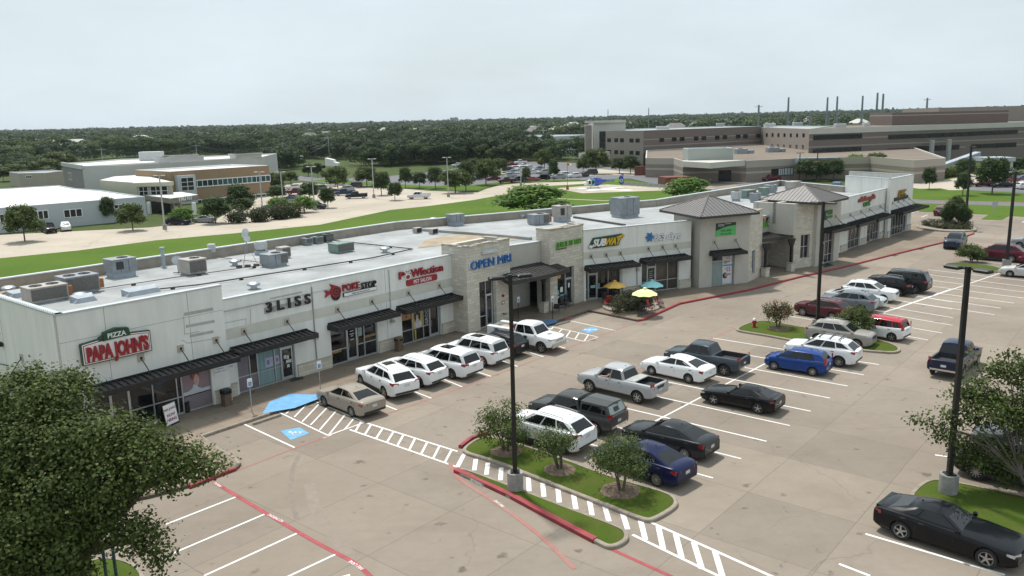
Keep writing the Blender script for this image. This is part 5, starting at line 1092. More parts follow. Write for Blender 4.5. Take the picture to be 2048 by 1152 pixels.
def make_car(nm,label,cat,L,Wd,zb,top,cab,axf,axr,r,wins,belt=.0,roofw=.74,rails=False,bed=None,style=5,shell=False,nose=.78,noseZ=None,tailZ=None,tail='side',rim=None,blackroof=False,sunroof=False,lowtrim=False,far=False,rack=False,spoiler=False,grille=None,crown=.05,wellr=1.14):
    """top: hood-belt-deck line (x,z) front to rear; cab: (ws_base,ws_top,roof_rear,glass_base,zroof,zrear)"""
    t=thing(nm,label,cat); hw=Wd/2
    xs=sorted(set([L/2,L/2-.06,L/2-.18,L/2-.4,L/2-.75]+[p[0] for p in top if abs(p[0])<L/2-.4]+[-L/2,-L/2+.05,-L/2+.15,-L/2+.35,-L/2+.7]+[i*.45 for i in range(-8,9) if abs(i*.45)<L/2-.8]),reverse=True)
    def plan(x):
        d=L/2-abs(x); k=.85; mn=nose if x>0 else nose+.06
        return mn+(1-mn)*math.sqrt(max(0,1-(1-min(d,k)/k)**2)) if d<k else 1.0
    q=MB(); rings=[]
    for x in xs:
        zt=curve(top,x); w=hw*plan(x); d=L/2-abs(x); zbb=zb+(.14*(1-d/.3) if d<.3 else 0); 
        if d<.2: zt-= (.10*(1-d/.2)**2) * (1 if x>0 else .7)
        h=zt-zbb
        half=[(w*.90,zbb),(w*.975,zbb+.07),(w*.995,zbb+h*.38),(w,zbb+h*.62),(w*.975,zbb+h*.84),(w*.93,zbb+h*.95),(w*.84,zt-.005),(w*.45,zt+.02)]
        ring=[(x,-a,b) for a,b in half]+[(x,0,zt+.03)]+[(x,a,b) for a,b in reversed(half)]
        rings.append(ring)
    n=len(rings[0]); vs=[p for rg in rings for p in rg]
    fs=[(j*n+i,j*n+(i+1)%n,(j+1)*n+(i+1)%n,(j+1)*n+i) for j in range(len(rings)-1) for i in range(n)]
    fs.append(tuple(reversed(range(n)))); fs.append(tuple((len(rings)-1)*n+i for i in range(n)))
    q.add(vs,fs); body=q.build('body',[PAINT,WELL],t)
    cut=[]
    for x in (axf,axr):
        for s in (-1,1):
            c=MB(); c.cyl((x,s*(hw-.32),r*1.02),(x,s*(hw+.3),r*1.02),r*wellr,None,28,1); c.box(x-r*wellr,x+r*wellr,min(s*(hw-.32),s*(hw+.3)),max(s*(hw-.32),s*(hw+.3)),-.2,r*.9,1) if 0 else None
            cut.append(c.build('cut',[PAINT,WELL]))
    if bed:
        c=MB(); c.box(bed[1]+.09,bed[0]-.06,-hw*.80,hw*.80,bed[2],3,0); cut.append(c.build('cut',[BEDL,WELL]))
        body.data.materials.append(BEDL)
    if not far: apply_bool(body,cut)
    else:
        for c in cut: D.objects.remove(c)
        if bed: c=MB(); c.box(bed[1]+.09,bed[0]-.06,-hw*.80,hw*.80,bed[2],3,0); apply_bool(body,[c.build('cut',[BEDL,WELL])])
    smooth_by_angle(body.data,38)
    # cabin
    a,b,c_,d_,zr,zrr=cab; N=7; st=[]
    zbel=lambda x:curve(top,x)-.02
    for i in range(N):
        u=i/(N-1); xb=lerp(a,d_,u); xt=lerp(b,c_,u); zt=lerp(zr,zrr,u**1.6)-.0+.035*math.sin(PI*u)
        ea=.10*(1-min(1,min(u,1-u)*4)); wb=hw*(.90-ea*.35)*plan(xb); wt=hw*(roofw-ea*.25)
        st.append([(xb,wb,zbel(xb)),(lerp(xb,xt,.93),lerp(wb,wt,.92),lerp(zbel(xb),zt,.88)),(xt,wt-.07,zt-.012),(xt,wt*.45,zt+crown*.7),(xt,0,zt+crown)])
    q=MB(); vs=[];k=9
    for s_ in st: vs+= s_+[(p[0],-p[1],p[2]) for p in reversed(s_[:-1])]
    fs=[(j*k+i,j*k+i+1,(j+1)*k+i+1,(j+1)*k+i) for j in range(N-1) for i in range(k-1)]; fs.append(tuple(reversed(range(k)))); fs.append(tuple((N-1)*k+i for i in range(k)))
    q.add(vs,[tuple(reversed(f)) for f in fs]); cb=q.build('cabin',PAINT,t,smooth=30)
    def side(u,v,s,o=.008):
        f=u*(N-1); i=min(N-2,int(f)); f-=i; P=[Vector(x).lerp(Vector(y),f) for x,y in zip(st[i],st[i+1])]
        p=P[0].lerp(P[1],v/.88); return (p.x,(p.y+o)*s,p.z)
    for s in (-1,1):
        for (u0,u1,v0,v1,s0,s1) in wins:
            q=MB(); m=3; v=[]
            for i in range(m+1):
                e=i/m; v.append(side(lerp(u0,u1,e),v0,s))
            for i in range(m+1):
                e=i/m; v.append(side(lerp(u0+s0,u1-s1,e),v1,s))
            q.add(v,[(i,i+1,m+2+i,m+1+i) for i in range(m)]); q.build('side_window',CGL,t)
    def pane(j,name,i0=.10,i1=.90,fx=1):
        s_=st[j]; q=MB(); v=[]
        for vv in (.07,.80):
            for e in (-.9,-.5,0,.5,.9):
                p=Vector(s_[0]).lerp(Vector(s_[2]),vv); y=p.y*e; bulge=.0
                v.append((p.x+fx*(.014),y,p.z))
        q.add(v,[(i,i+1,6+i,5+i) for i in range(4)]); return q.build(name,CGL,t)
    pane(0,'windshield'); pane(N-1,'rear_window',fx=-1)
    # wheels
    for x in (axf,axr):
        for s in (-1,1): wheel(t,x,s*(hw-.01),r,.22,style,rim)
    # lamps, grille, plates
    xf_=L/2; zf=curve(top,L/2-.3); zk=noseZ or zf-.22; zt_=tailZ or curve(top,-L/2+.3)-.2
    for s in (-1,1):
        y0,y1=s*hw*.52,s*hw*(nose+.02)
        q=MB(); q.add([(xf_+.006,y0,zk),(xf_+.006,y0,zk+.12),(xf_-.10,y1*1.06,zk+.15),(xf_-.10,y1*1.06,zk+.02),(xf_-.34,s*hw*.955,zk+.14),(xf_-.34,s*hw*.965,zk+.06)],[(0,1,2,3),(3,2,4,5)]); q.build('headlight',LAMPW,t)
        q=MB(); hh_=.17 if tail!='tall' else .45
        q.add([(-xf_-.008,s*hw*.55,zt_),(-xf_-.008,s*hw*.55,zt_+hh_*.8),(-xf_+.07,s*hw*.92,zt_+hh_),(-xf_+.07,s*hw*.92,zt_-.02),(-xf_+.30,s*hw*.985,zt_+hh_),(-xf_+.30,s*hw*.99,zt_+.05)] if tail=='side' else [(-xf_-.008,s*hw*.72,zt_-.02),(-xf_-.008,s*hw*.72,zt_+hh_),(-xf_+.04,s*hw*.91,zt_+hh_),(-xf_+.04,s*hw*.91,zt_-.02),(-xf_+.14,s*hw*.97,zt_+hh_),(-xf_+.14,s*hw*.97,zt_-.02)],[(0,1,2,3),(3,2,4,5)]); q.build('taillight',LAMPR,t)
        if not far:
            q=MB(); xm=lerp(a,b,.16); zm=curve(top,a)+.03; q.rbox(xm-.08,xm+.08,s*(hw-.02)-.09,s*(hw-.02)+.09,zm-.05,zm+.09,.03); q.cyl((xm-.02,s*hw*.88,zm-.03),(xm,s*hw,zm),.02,.02,5); q.build('wing_mirror',PAINT,t)
    if far: return t
    q=MB(); gz=zk-.12; q.add([(xf_+.008,-hw*.5,gz),(xf_+.008,hw*.5,gz),(xf_+.008,hw*.5,gz+.2),(xf_+.008,-hw*.5,gz+.2)],[(0,1,2,3)]); q.add([(xf_-.02,-hw*.6,zb+.17),(xf_-.02,hw*.6,zb+.17),(xf_-.0,hw*.55,gz-.06),(xf_-.0,-hw*.55,gz-.06)],[(0,1,2,3)]); q.build('grille',grille or PLAST,t)
    q=MB(); q.box(-xf_-.015,-xf_+.01,-.16,.16,zt_-.14,zt_+.01); q.build('number_plate',PLT,t)
    q=MB(); q.add([(-xf_-.004,-hw*.8,zb+.15),(-xf_-.004,hw*.8,zb+.15),(-xf_-.012,hw*.82,zb+.27),(-xf_-.012,-hw*.82,zb+.27)],[(0,1,2,3)]); q.build('rear_bumper',CHR if bed else PLAST,t)
    q=MB()
    for s in (-1,1):
        for x in (lerp(a,d_,wins[0][0])-.12,lerp(a,d_,wins[0][1]+.015),(lerp(a,d_,wins[1][1]+.01) if len(wins)>1 else None)):
            if x is None: continue
            zz_=curve(top,x)-.03; h=zz_-zb
            q.add([(x-.008,s*(hw*.975+.006),zb+.15),(x+.008,s*(hw*.975+.006),zb+.15),(x+.008,s*(hw+.005),zb+h*.62),(x-.008,s*(hw+.005),zb+h*.62),(x+.008,s*(hw*.95+.008),zb+h*.93),(x-.008,s*(hw*.95+.008),zb+h*.93)],[(0,1,2,3),(3,2,4,5)],0)
        for x in (lerp(a,d_,wins[0][1])+.14,lerp(a,d_,wins[1][1])+.16) if len(wins)>1 else (lerp(a,d_,wins[0][1])+.16,): q.box(x-.09,x+.09,s*hw*.985-.02,s*hw*.985+.025,zb+(curve(top,x)-zb)*.80,zb+(curve(top,x)-zb)*.80+.03,0)
        if lowtrim: q.add([(axf-r*1.2,s*(hw*.985+.012),zb+.02),(axr+r*1.2,s*(hw*.985+.012),zb+.02),(axr+r*1.2,s*(hw+.012),zb+.2),(axf-r*1.2,s*(hw+.012),zb+.2)],[(0,1,2,3)],0)
    q.build('door_trim',LINE,t)
    if rails:
        for s in (-1,1):
            q=MB(); P=[]
            for i in range(1,6): p=st[i][2]; P.append(Vector((p[0],s*(p[1]-.0),p[2]+.07)))
            q.tube([P[0]-Vector((-.05,0,.05))]+P+[P[-1]-Vector((.05,0,.05))],.02,6); q.build('roof_rail',CHR if rails=='chrome' else PLAST,t)
    if rack:
        for i in (2,3,4): q=MB(); p=st[i][2]; q.box(p[0]-.03,p[0]+.03,-p[1],p[1],p[2]+.07,p[2]+.10); q.build('roof_bar',PLAST,t)
    if sunroof:
        q=MB(); p0,p1=st[1][3],st[3][3]; w_=p0[1]*1.1; z_=max(p0[2],p1[2])
        v=[]
        for i in (1,2,3):
            for e in (-1,0,1): v.append((st[i][3][0],e*w_,st[i][3][2]+.012+(.018 if e==0 else 0)))
        q.add(v,[(0,1,4,3),(1,2,5,4),(3,4,7,6),(4,5,8,7)]); q.build('sunroof',CGL,t)
    if spoiler: q=MB(); x=-L/2+.12; z_=curve(top,x)-.01; q.rbox(x-.10,x+.12,-hw*.76,hw*.76,z_-.08,z_+.045,.02); q.build('spoiler',PAINT,t)
    q=MB(); p=st[N-2][4]; q.add([(p[0]+.07,0,p[2]-.02),(p[0]-.05,0,p[2]+.045),(p[0]-.08,0.02,p[2]-.02),(p[0]-.08,-.02,p[2]-.02)],[(0,1,2),(0,3,1),(1,3,2)]); q.build('aerial_fin',PLAST,t)
    return t
W4=lambda *a:a
PR={}
def protos(far=False):
    F=dict(far=far)
    w2=((.05,.46,.12,.84,.05,.0),(.49,.90,.14,.84,.0,.08)); w3=((.05,.36,.12,.84,.06,0),(.385,.66,.12,.84,0,0),(.685,.93,.20,.82,0,.06))
    P={}
    P['sedan']=make_car('sedan','x','car',4.87,1.84,.20,((2.43,.72),(2.1,.86),(1.2,.96),(.3,1.0),(-1.3,1.07),(-2.2,1.07),(-2.43,1.0)),(1.15,.15,-.85,-1.95,1.45,1.40),1.40,-1.38,.33,w2,roofw=.66,style=10,tailZ=.80,**F)
    P['coupe']=make_car('coupe','x','car',4.90,1.93,.20,((2.45,.72),(2.2,.84),(1.0,.97),(.2,1.0),(-1.2,1.06),(-2.1,1.05),(-2.45,.99)),(.65,-.10,-1.15,-2.05,1.38,1.32),1.50,-1.40,.36,((.05,.56,.12,.84,.04,.0),(.60,.80,.2,.8,0,.08)),roofw=.62,style=5,tailZ=.78,spoiler=True,nose=.86,**F)
    P['hatch']=make_car('hatchback','x','car',4.10,1.70,.20,((2.05,.72),(1.75,.90),(1.2,1.0),(.3,.98),(-1.6,1.06),(-2.05,1.02)),(1.25,.35,-1.55,-1.92,1.50,1.46),1.33,-1.20,.31,((.10,.44,.08,.86,.08,0),(.47,.80,.10,.86,0,.04),(.03,.085,.08,.45,.0,-.02)),roofw=.72,style=10,tailZ=.85,tail='tall',**F)
    P['boxy']=make_car('compact_crossover','x','car',4.14,1.80,.22,((2.07,.80),(1.7,.98),(1.2,1.04),(.0,1.06),(-1.9,1.10),(-2.07,1.06)),(1.05,.55,-1.75,-1.98,1.61,1.58),1.30,-1.27,.34,((.05,.40,.08,.80,.03,0),(.43,.74,.08,.80,0,0),(.77,.93,.12,.78,0,.02)),roofw=.78,style=5,tailZ=.95,tail='tall',**F)
    P['suv']=make_car('suv','x','suv',4.72,1.88,.25,((2.36,.98),(2.15,1.08),(1.3,1.15),(.0,1.16),(-1.8,1.21),(-2.36,1.12)),(1.20,.30,-1.60,-2.24,1.69,1.61),1.42,-1.35,.38,w3,roofw=.72,rails='chrome',style=10,tailZ=.98,lowtrim=True,**F)
    P['wagon']=make_car('estate_car','x','car',4.82,1.84,.24,((2.41,.84),(2.1,.97),(1.3,1.05),(.0,1.09),(-1.8,1.15),(-2.41,1.06)),(1.15,.22,-1.65,-2.30,1.60,1.53),1.45,-1.35,.35,w3,roofw=.70,rails='black',sunroof=True,style=6,tailZ=.92,lowtrim=True,**F)
    P['bigsuv']=make_car('large_suv','x','suv',5.00,1.93,.28,((2.5,.88),(2.2,1.10),(1.4,1.17),(.0,1.20),(-2.1,1.24),(-2.5,1.15)),(1.20,.65,-2.10,-2.40,1.84,1.80),1.52,-1.45,.39,w3,roofw=.76,rails='chrome',sunroof=True,style=6,tailZ=1.02,nose=.86,**F)
    P['van']=make_car('minivan','x','minivan',5.15,1.98,.22,((2.57,.86),(2.3,1.0),(1.6,1.08),(.0,1.08),(-2.1,1.14),(-2.57,1.06)),(1.60,.60,-2.10,-2.45,1.72,1.68),1.60,-1.42,.35,((.08,.34,.08,.86,.06,0),(.365,.66,.10,.86,0,0),(.685,.95,.14,.86,0,.02)),roofw=.76,sunroof=True,style=7,tailZ=.98,**F)
    P['pickup']=make_car('pickup_truck','x','pickup',5.75,2.0,.42,((2.87,1.02),(2.5,1.16),(1.5,1.25),(-.6,1.27),(-1.0,1.30),(-2.87,1.30)),(1.42,.85,-.50,-.78,1.90,1.88),1.85,-1.80,.41,((.07,.48,.06,.86,.06,0),(.52,.93,.06,.86,0,.02)),roofw=.76,bed=(-.88,-2.85,.96),style=6,tailZ=.98,tail='tall',nose=.92,wellr=1.22,grille=PLAST,**F)
    return P
PR=protos(); PF=protos(True)
# camper-shell pickup and utility-bed truck start from the pickup
def shellpick():
    t=copy_tree(PR['pickup']); OFF[t.name]=Vector((0,0,0)); q=MB(); a,b=-.82,-2.78
    v=[(a,.93,1.30),(a,.80,1.86),(b+.25,.78,1.84),(b,.93,1.30),(a,-.93,1.30),(a,-.80,1.86),(b+.25,-.78,1.84),(b,-.93,1.30),(a,0,1.93),(b+.25,0,1.90)]
    q.add(v,[(0,3,2,1),(4,5,6,7),(1,2,9,8),(8,9,6,5),(3,7,6,9,2),(0,1,8,5,4)]); q.build('camper_shell',PAINT,t)
    for s in (-1,1): q=MB(); q.add([(a-.12,s*.925,1.40),(b+.25,s*.925,1.40),(b+.36,s*.835,1.74),(a-.12,s*.84,1.76)],[(0,1,2,3)]); q.build('side_window',CGL,t)
    q=MB(); q.add([(b-.008,-.8,1.34),(b-.008,.8,1.34),(b+.21,.70,1.79),(b+.21,-.70,1.79)],[(0,1,2,3)],0); q.add([(b+.03,-.2,1.45),(b+.03,.3,1.45),(b+.14,.3,1.68),(b+.14,-.2,1.68)],[(0,1,2,3)],1); q.build('shell_rear_window',[mat('shell_glass',(.30,.33,.32),.15,var=.15),CGL],t)
    return t
PR['shell']=shellpick()
def utility():
    t=make_car('service_truck','x','truck',6.1,2.03,.48,((3.05,1.10),(2.75,1.24),(1.7,1.32),(-.5,1.34),(-.62,.85),(-3.05,.85)),(1.62,1.05,-.35,-.55,2.0,1.98),2.05,-1.75,.43,((.07,.48,.06,.86,.06,0),(.52,.93,.06,.86,0,.02)),roofw=.76,style=6,tailZ=.6,nose=.92,wellr=1.2,grille=CHR)
    for s in (-1,1):
        q=MB(); y0,y1=sorted((s*1.04,s*.62)); q.rbox(-3.02,-.66,y0,y1,.62,1.52,.03); w=q.build('tool_cabinet',PAINT,t)
        q=MB(); 
        for x in (-.7,-1.25,-2.3,-3.0): q.box(x-.008,x+.008,s*1.043-.004,s*1.043+.004,.66,1.48)
        q.box(-3.0,-.7,s*1.043-.004,s*1.043+.004,1.08,1.09); q.build('cabinet_seams',LINE,w)
    q=MB(); q.box(-3.0,-.66,-.62,.62,.86,.92,0); q.box(-3.04,-3.0,-.62,.62,.85,1.4,1); q.build('load_bed',[BEDL,PAINT],t)
    q=MB(); q.box(-2.3,-1.3,-.5,.3,.92,1.40,0); q.box(-1.2,-.75,-.4,.4,.92,1.5,1); q.cyl((-1.0,-.3,1.5),(-1.0,.3,1.6),.12,.12,8,2); q.build('tools_and_boxes',[mat('cardboard',(.42,.30,.17),.8,var=.2),RS,BEDL],t)
    q=MB(frame((1.35,-1.02),(-.5,-1.02)).copy()); 
    for s in (-1,):
        f=frame((-3,s*1.05),(3,s*1.05)) if s<0 else None; q=MB(f); q.text('SEALTECH',.2,.95,-.0,1.18,0,.004,sx=1.0) if 0 else None
        q.box(.75,1.25,-.005,0,1.2,1.25); q.box(.75,1.15,-.005,0,1.28,1.4); q.box(1.6,2.1,-.005,0,1.25,1.36); q.box(3.35,3.95,-.01,.0,.75,.87); q.box(3.5,3.8,-.01,0,.9,1.2)
        q.build('door_lettering',mat('decal_dark_green',(.02,.05,.05),.6),t)
    q=MB(); c=[(.25*math.cos(i*PI/8)+2.1,.25*math.sin(i*PI/8),1.325) for i in range(16)]; q.add(c,[tuple(range(16))]); q.build('bonnet_emblem',mat('emblem_grey',(.25,.26,.27),.5,var=.5,scale=14),t)
    for s in (-1,1): q=MB(); q.box(3.05-.25,3.06+.02,s*.0,s*.9,.52,.78) if 0 else q.box(3.0,3.09,min(0,s*.92),max(0,s*.92),.5,.80); q.build('front_bumper',CHR,t)
    return t
PR['utility']=utility()
AX={'sedan':(1.40,-1.38,1.84),'coupe':(1.50,-1.40,1.93),'hatch':(1.33,-1.20,1.70),'boxy':(1.30,-1.27,1.80),'suv':(1.42,-1.35,1.88),'wagon':(1.45,-1.35,1.84),'bigsuv':(1.52,-1.45,1.93),'van':(1.60,-1.42,1.98),'pickup':(1.85,-1.80,2.0),'shell':(1.85,-1.80,2.0),'utility':(2.05,-1.75,2.03)}
USED=set()
def setcol(o,c,roof=None):
    o.color=(*c,1)
    for ch in o.children:
        setcol(ch,c,roof)
        if roof and ch.name.split('.')[0]=='cabin': ch.color=(*roof,1)
def car(kind,col,label,front=None,rear=None,hd=None,side='L',sc=1.0,group=None,far=False,roof=None,sz=1.0,rimcol=None):
    lib=PF if far else PR; src=lib[kind]; ax=AX[kind]
    if front and rear:
        F_=g(*front);R_=g(*rear); d=(F_-R_); ang=math.atan2(d.y,d.x); s=min(1.08,max(.8,d.length/(ax[0]-ax[1]))); 
        mid=(F_+R_)/2; base=(ax[0]+ax[1])/2
    else:
        ang=rad(hd); s=sc; mid=g(*(front or rear)); base=ax[0] if front else ax[1]
    h=Vector((math.cos(ang),math.sin(ang),0)); lf=Vector((-h.y,h.x,0)); off=(-1 if side=='L' else 1)*ax[2]/2*s
    if side=='C': off=0
    pos=mid-h*base*s+lf*off
    o=dup(src,pos,ang,label)
    o.scale=(s,s,s*sz); setcol(o,col,roof)
    if group: o['group']=group
    if rimcol:
        for w_ in o.children:
            for c_ in w_.children:
                if c_.name.startswith('rim'): c_.data=c_.data.copy(); c_.data.materials[0]=rimcol
    return o
cW=(.76,.77,.77); cB=(.004,.004,.005); cS=(.38,.39,.40); cG=(.045,.05,.055); HN=140
GA='cars nosed in towards the shops'; GB='cars parked in the double row of the lot'; GC='cars in the row beyond the hydrant island'
BRIM=mat('black_rim',(.02,.02,.02),.4,.5); 
car('sedan',(.30,.265,.22),'beige saloon parked beside the striped blue ramp',front=(648,813.5),rear=(702.5,835),group=GA)
car('wagon',cW,'white estate car with black glass roof next to the beige saloon',front=(717.8,771),rear=(772,799.5),group=GA)
car('suv',cW,'white suv with black wheels, third from the beige end of the row',rear=(836.7,776),hd=142,group=GA,rimcol=BRIM)
car('van',cW,'white minivan with a small sunroof in the row at the shops',rear=(903,758.8),hd=141,group=GA)
car('bigsuv',cW,'boxy white suv right of the white minivan, before the lamp post',rear=(965,735),hd=141,sc=.97,group=GA)
car('suv',(.010,.012,.017),'small charcoal suv behind the near lamp post beside the service truck',rear=(1010,716),hd=141,sc=.92,group=GA)
car('utility',cW,'white crew cab service truck with tool cabinets, nose to the lot',front=(1081.5,707),hd=-37,side='R',sc=.95)
car('pickup',cS,'silver pickup with a toolbox lid and name on the tailgate',front=(1178,785),rear=(1273.7,808),group=GB)
car('shell',(.05,.052,.05),'dark grey pickup with a camper shell over its bed',rear=(1187,873),hd=141,sc=.93,group=GB)
car('suv',cW,'white suv partly behind the island trees next to the camper pickup',front=(1029,884),rear=(1119,910),group=GB,sz=1.02)
car('sedan',(.018,.02,.023),'black saloon parked beside the dark blue saloon',rear=(1368,921),hd=139,sc=.97,group=GB)
car('sedan',(.004,.008,.05),'dark blue saloon next to the three tree island',front=(1214.5,939),rear=(1311.7,973.6),group=GB)
car('sedan',cW,'white saloon between the silver pickup and the grey pickup',front=(1302.6,751),rear=(1376,767.5),group=GB)
car('pickup',(.05,.065,.08),'slate grey pickup with an empty bed behind the white saloon',rear=(1447,752.5),hd=141,sc=.92,group=GB)
car('coupe',cB,'black fastback coupe with many-spoked wheels alone in the front row',front=(1426,810.5),rear=(1514.6,828.6),group=GB)
car('hatch',(.010,.045,.20),'bright blue hatchback in front of the white suv with roof bars',front=(1547,740.6),rear=(1624,753),group=GB)
h=car('suv',cW,'white suv with black roof bars behind the blue hatchback',rear=(1676.6,735),hd=142,sc=1.0,group=GB)
car('suv',(.30,.285,.262),'tan grey crossover facing the aisle beside the hydrant island',front=(1712,699),hd=-39,side='R',sc=.97,group=GB)
car('boxy',cW,'white boxy car with a red roof',front=(1714,672),rear=(1782,683.5),group=GC,roof=(.42,.02,.035))
car('suv',(.085,.018,.022),'maroon suv behind the middle lamp post',front=(1604,632),rear=(1663,642),group=GC)
car('suv',(.16,.18,.20),'grey suv squeezed between the maroon suv and the silver saloon',rear=(1722,628),hd=141,sc=.98,group=GC)
car('sedan',(.45,.47,.48),'silver saloon facing the aisle',front=(1738,618),hd=-39,side='R',group=GC)
car('suv',cW,'white suv facing the aisle next to the silver saloon',front=(1765,606.5),hd=-39,side='R',sc=.97,group=GC)
car('suv',cB,'black suv between the white suv and the long black suv',rear=(1795,593),hd=141,sc=.95,group=GC)
car('bigsuv',(.01,.01,.012),'long black suv with a tow hitch at the end of its row',rear=(1827,588),hd=141,sc=1.05,group=GC)
F_=g(1957,712);R_=g(1915,748)
car('pickup',(.012,.018,.045),'dark navy pickup driving up the aisle past the tall lamp post',rear=(1861,746),hd=math.degrees(math.atan2(F_.y-R_.y,F_.x-R_.x)),side='L',sc=.95)
car('coupe',(.004,.005,.007),'black muscle coupe with five-spoke wheels in the lower right corner',front=(1969.5,1137),rear=(1799,1080),side='R')
car('suv',(.02,.035,.06),'dark blue suv driving along the red kerb',front=(1905,498),hd=-128,side='C',sc=1.05)
car('suv',(.10,.012,.025),'dark red suv at the far small island',front=(1957.4,520),rear=(2024,525.5))
car('sedan',(.50,.50,.48),'white saloon cut by the right edge beyond the far island',front=(2019,554.5),hd=141)
car('suv',(.22,.24,.26),'grey suv cut by the right edge in the far row',front=(2038,497),hd=141)
car('sedan',(.12,.012,.03),'red car barely in frame behind the far lamp base',front=(2056,529),hd=141)
car('suv',cB,'black car in the shade of the right hand tree',front=(1950,961),hd=141,side='L')
car('sedan',(.06,.065,.07),'grey car hidden behind the right hand tree',front=(1985,905),hd=141,side='L')
car('suv',(.10,.012,.02),'dark red suv parked beyond the planter by the far grass',rear=(1868,431),hd=48,side='L',sc=.9)
# lettering on the silver pickup
def add_on(o,mb,name,m_): 
    OFF[o.name]=Vector((0,0,0)); return mb.build(name,m_,o)
ram=[o for o in D.objects if o.get('label','').startswith('silver pickup')][0]; f=frame((-2.9,1),(-2.9,-1)); q=MB(f); q.text('RAM',.26,1.0,0,1.02,0,.008,align='CENTER',bold=.04,sx=1.4); add_on(ram,q,'tailgate_lettering',DRK)
q=MB(); q.rbox(-1.5,-.88,-.82,.82,1.27,1.34,.02); add_on(ram,q,'toolbox_lid',mat('lid_grey',(.38,.39,.37),.5))
hl=[o for o in D.objects if o.get('label','').startswith('white suv with black roof bars')][0]
for x in (.1,-.6,-1.2): q=MB(); q.box(x-.03,x+.03,-.62,.62,1.76,1.80); add_on(hl,q,'roof_bar',PLAST)
for lib in (PR,PF): pass
# ================================================================== trees
def leafmat(name,a,b,c_):
    k=NT(name); at=k.n('Attribute'); at.attribute_name='tint'; r=k.n('ValToRGB'); e=r.color_ramp.elements; e[0].color=(*a,1); e[1].color=(*c_,1); m_=e.new(.5); m_.color=(*b,1)
    k.l(at.outputs['Fac'],r.inputs[0]); k.l(r.outputs[0],k.b.inputs['Base Color']); k.b.inputs['Roughness'].default_value=.6; k.b.inputs['Specular IOR Level'].default_value=.25
    tr=k.n('BsdfTranslucent'); k.l(r.outputs[0],tr.inputs['Color']); mx_=k.n('MixShader'); mx_.inputs[0].default_value=.3; k.l(k.b.outputs[0],mx_.inputs[1]); k.l(tr.outputs[0],mx_.inputs[2]); k.l(mx_.outputs[0],k.t.nodes['Material Output'].inputs[0])
    return k.m
OAKL=leafmat('oak_leaves',(.030,.048,.010),(.068,.10,.021),(.125,.16,.043)); MYRL=leafmat('myrtle_leaves',(.032,.055,.012),(.07,.105,.024),(.14,.165,.05)); LOTL=leafmat('lot_tree_leaves',(.022,.042,.012),(.045,.078,.020),(.085,.125,.035))
BRTL=leafmat('bright_leaves',(.06,.125,.018),(.105,.20,.028),(.17,.27,.05)); FORL=leafmat('forest_leaves',(.012,.027,.008),(.030,.060,.014),(.085,.130,.03)); HEDL=leafmat('shrub_leaves',(.02,.035,.012),(.04,.06,.018),(.09,.06,.03))
BARK=mat('bark',(.10,.085,.07),.9,var=.35,scale=6,bump=.5)
def cards(cent,size,tint,up=.35,nb=None,k=1.4):
    n=len(cent); nrm=RNG.normal(size=(n,3)); nrm[:,2]=np.abs(nrm[:,2])+up
    if nb is not None: nrm=nrm*.55+nb*k
    nrm/=np.linalg.norm(nrm,axis=1)[:,None]
    a=np.cross(nrm,RNG.normal(size=(n,3))); a/=np.linalg.norm(a,axis=1)[:,None]; b=np.cross(nrm,a); s=size[:,None]
    v=np.stack([cent-a*s*.5,cent+b*s*.32,cent+a*s*.5,cent-b*s*.32],1).reshape(-1,3); return v,np.repeat(tint,4)
def cardobj(name,V,T,m_,parent=None,loc=(0,0,0)):
    n=len(V)//4; me=D.meshes.new(name); me.vertices.add(4*n); me.vertices.foreach_set('co',V.astype(np.float32).ravel()); me.loops.add(4*n); me.loops.foreach_set('vertex_index',np.arange(4*n,dtype=np.int32))
    me.polygons.add(n); me.polygons.foreach_set('loop_start',np.arange(0,4*n,4,dtype=np.int32))
    try: me.polygons.foreach_set('loop_total',np.full(n,4,dtype=np.int32))
    except Exception: pass
    me.update(calc_edges=True); at=me.attributes.new('tint','FLOAT','POINT'); at.data.foreach_set('value',T.astype(np.float32)); me.materials.append(m_)
    o=D.objects.new(name,me); COL.objects.link(o); 
    if parent is not None: o.parent=parent
    o.location=loc; return o
def clumps(blobs,dens,leaf,per=26,spread=.28,flat=.8,seedt=.5,hole=0):
    """blobs (cx,cy,cz,rx,ry,rz): clumps of leaves near the shell and through the volume"""
    Cn=[];Tn=[];Sn=[];Nn=[]
    for (cx,cy,cz,rx,ry,rz) in blobs:
        k=max(3,int(dens*(rx*ry+ry*rz+rx*rz))); d=RNG.normal(size=(k,3)); d/=np.linalg.norm(d,axis=1)[:,None]; rr=RNG.uniform(.35,1.0,k)**.45*RNG.uniform(.9,1.12,k)
        c=np.array([cx,cy,cz])+d*rr[:,None]*np.array([rx,ry,rz]); t=np.clip(RNG.normal(.5,.2,k)+d[:,2]*.10,0,1)
        m=int(per); q=np.repeat(c,m,0)+RNG.normal(size=(k*m,3))*spread*np.array([1,1,flat]); Cn.append(q); Tn.append(np.clip(np.repeat(t,m)+RNG.normal(0,.13,k*m),0,1)); Sn.append(leaf*RNG.uniform(.6,1.35,k*m)); Nn.append(np.repeat(d,m,0))
    return cards(np.concatenate(Cn),np.concatenate(Sn),np.concatenate(Tn),.35,np.concatenate(Nn),.9)
def limbs(q,base,ends,r0,fork=.35,n=7):
    base=Vector(base); top=sum((Vector(e) for e in ends),Vector((0,0,0)))/len(ends); f=base.lerp(top,fork); f.z=base.z+(top.z-base.z)*fork; q.cyl(base,f,r0,r0*.75,n)
    for e in ends:
        e=Vector(e); m=f.lerp(e,.5)+Vector((random.uniform(-.2,.2),random.uniform(-.2,.2),.12*(e-f).length)); q.cyl(f,m,r0*.5,r0*.32,6); q.cyl(m,e,r0*.32,r0*.08,5)
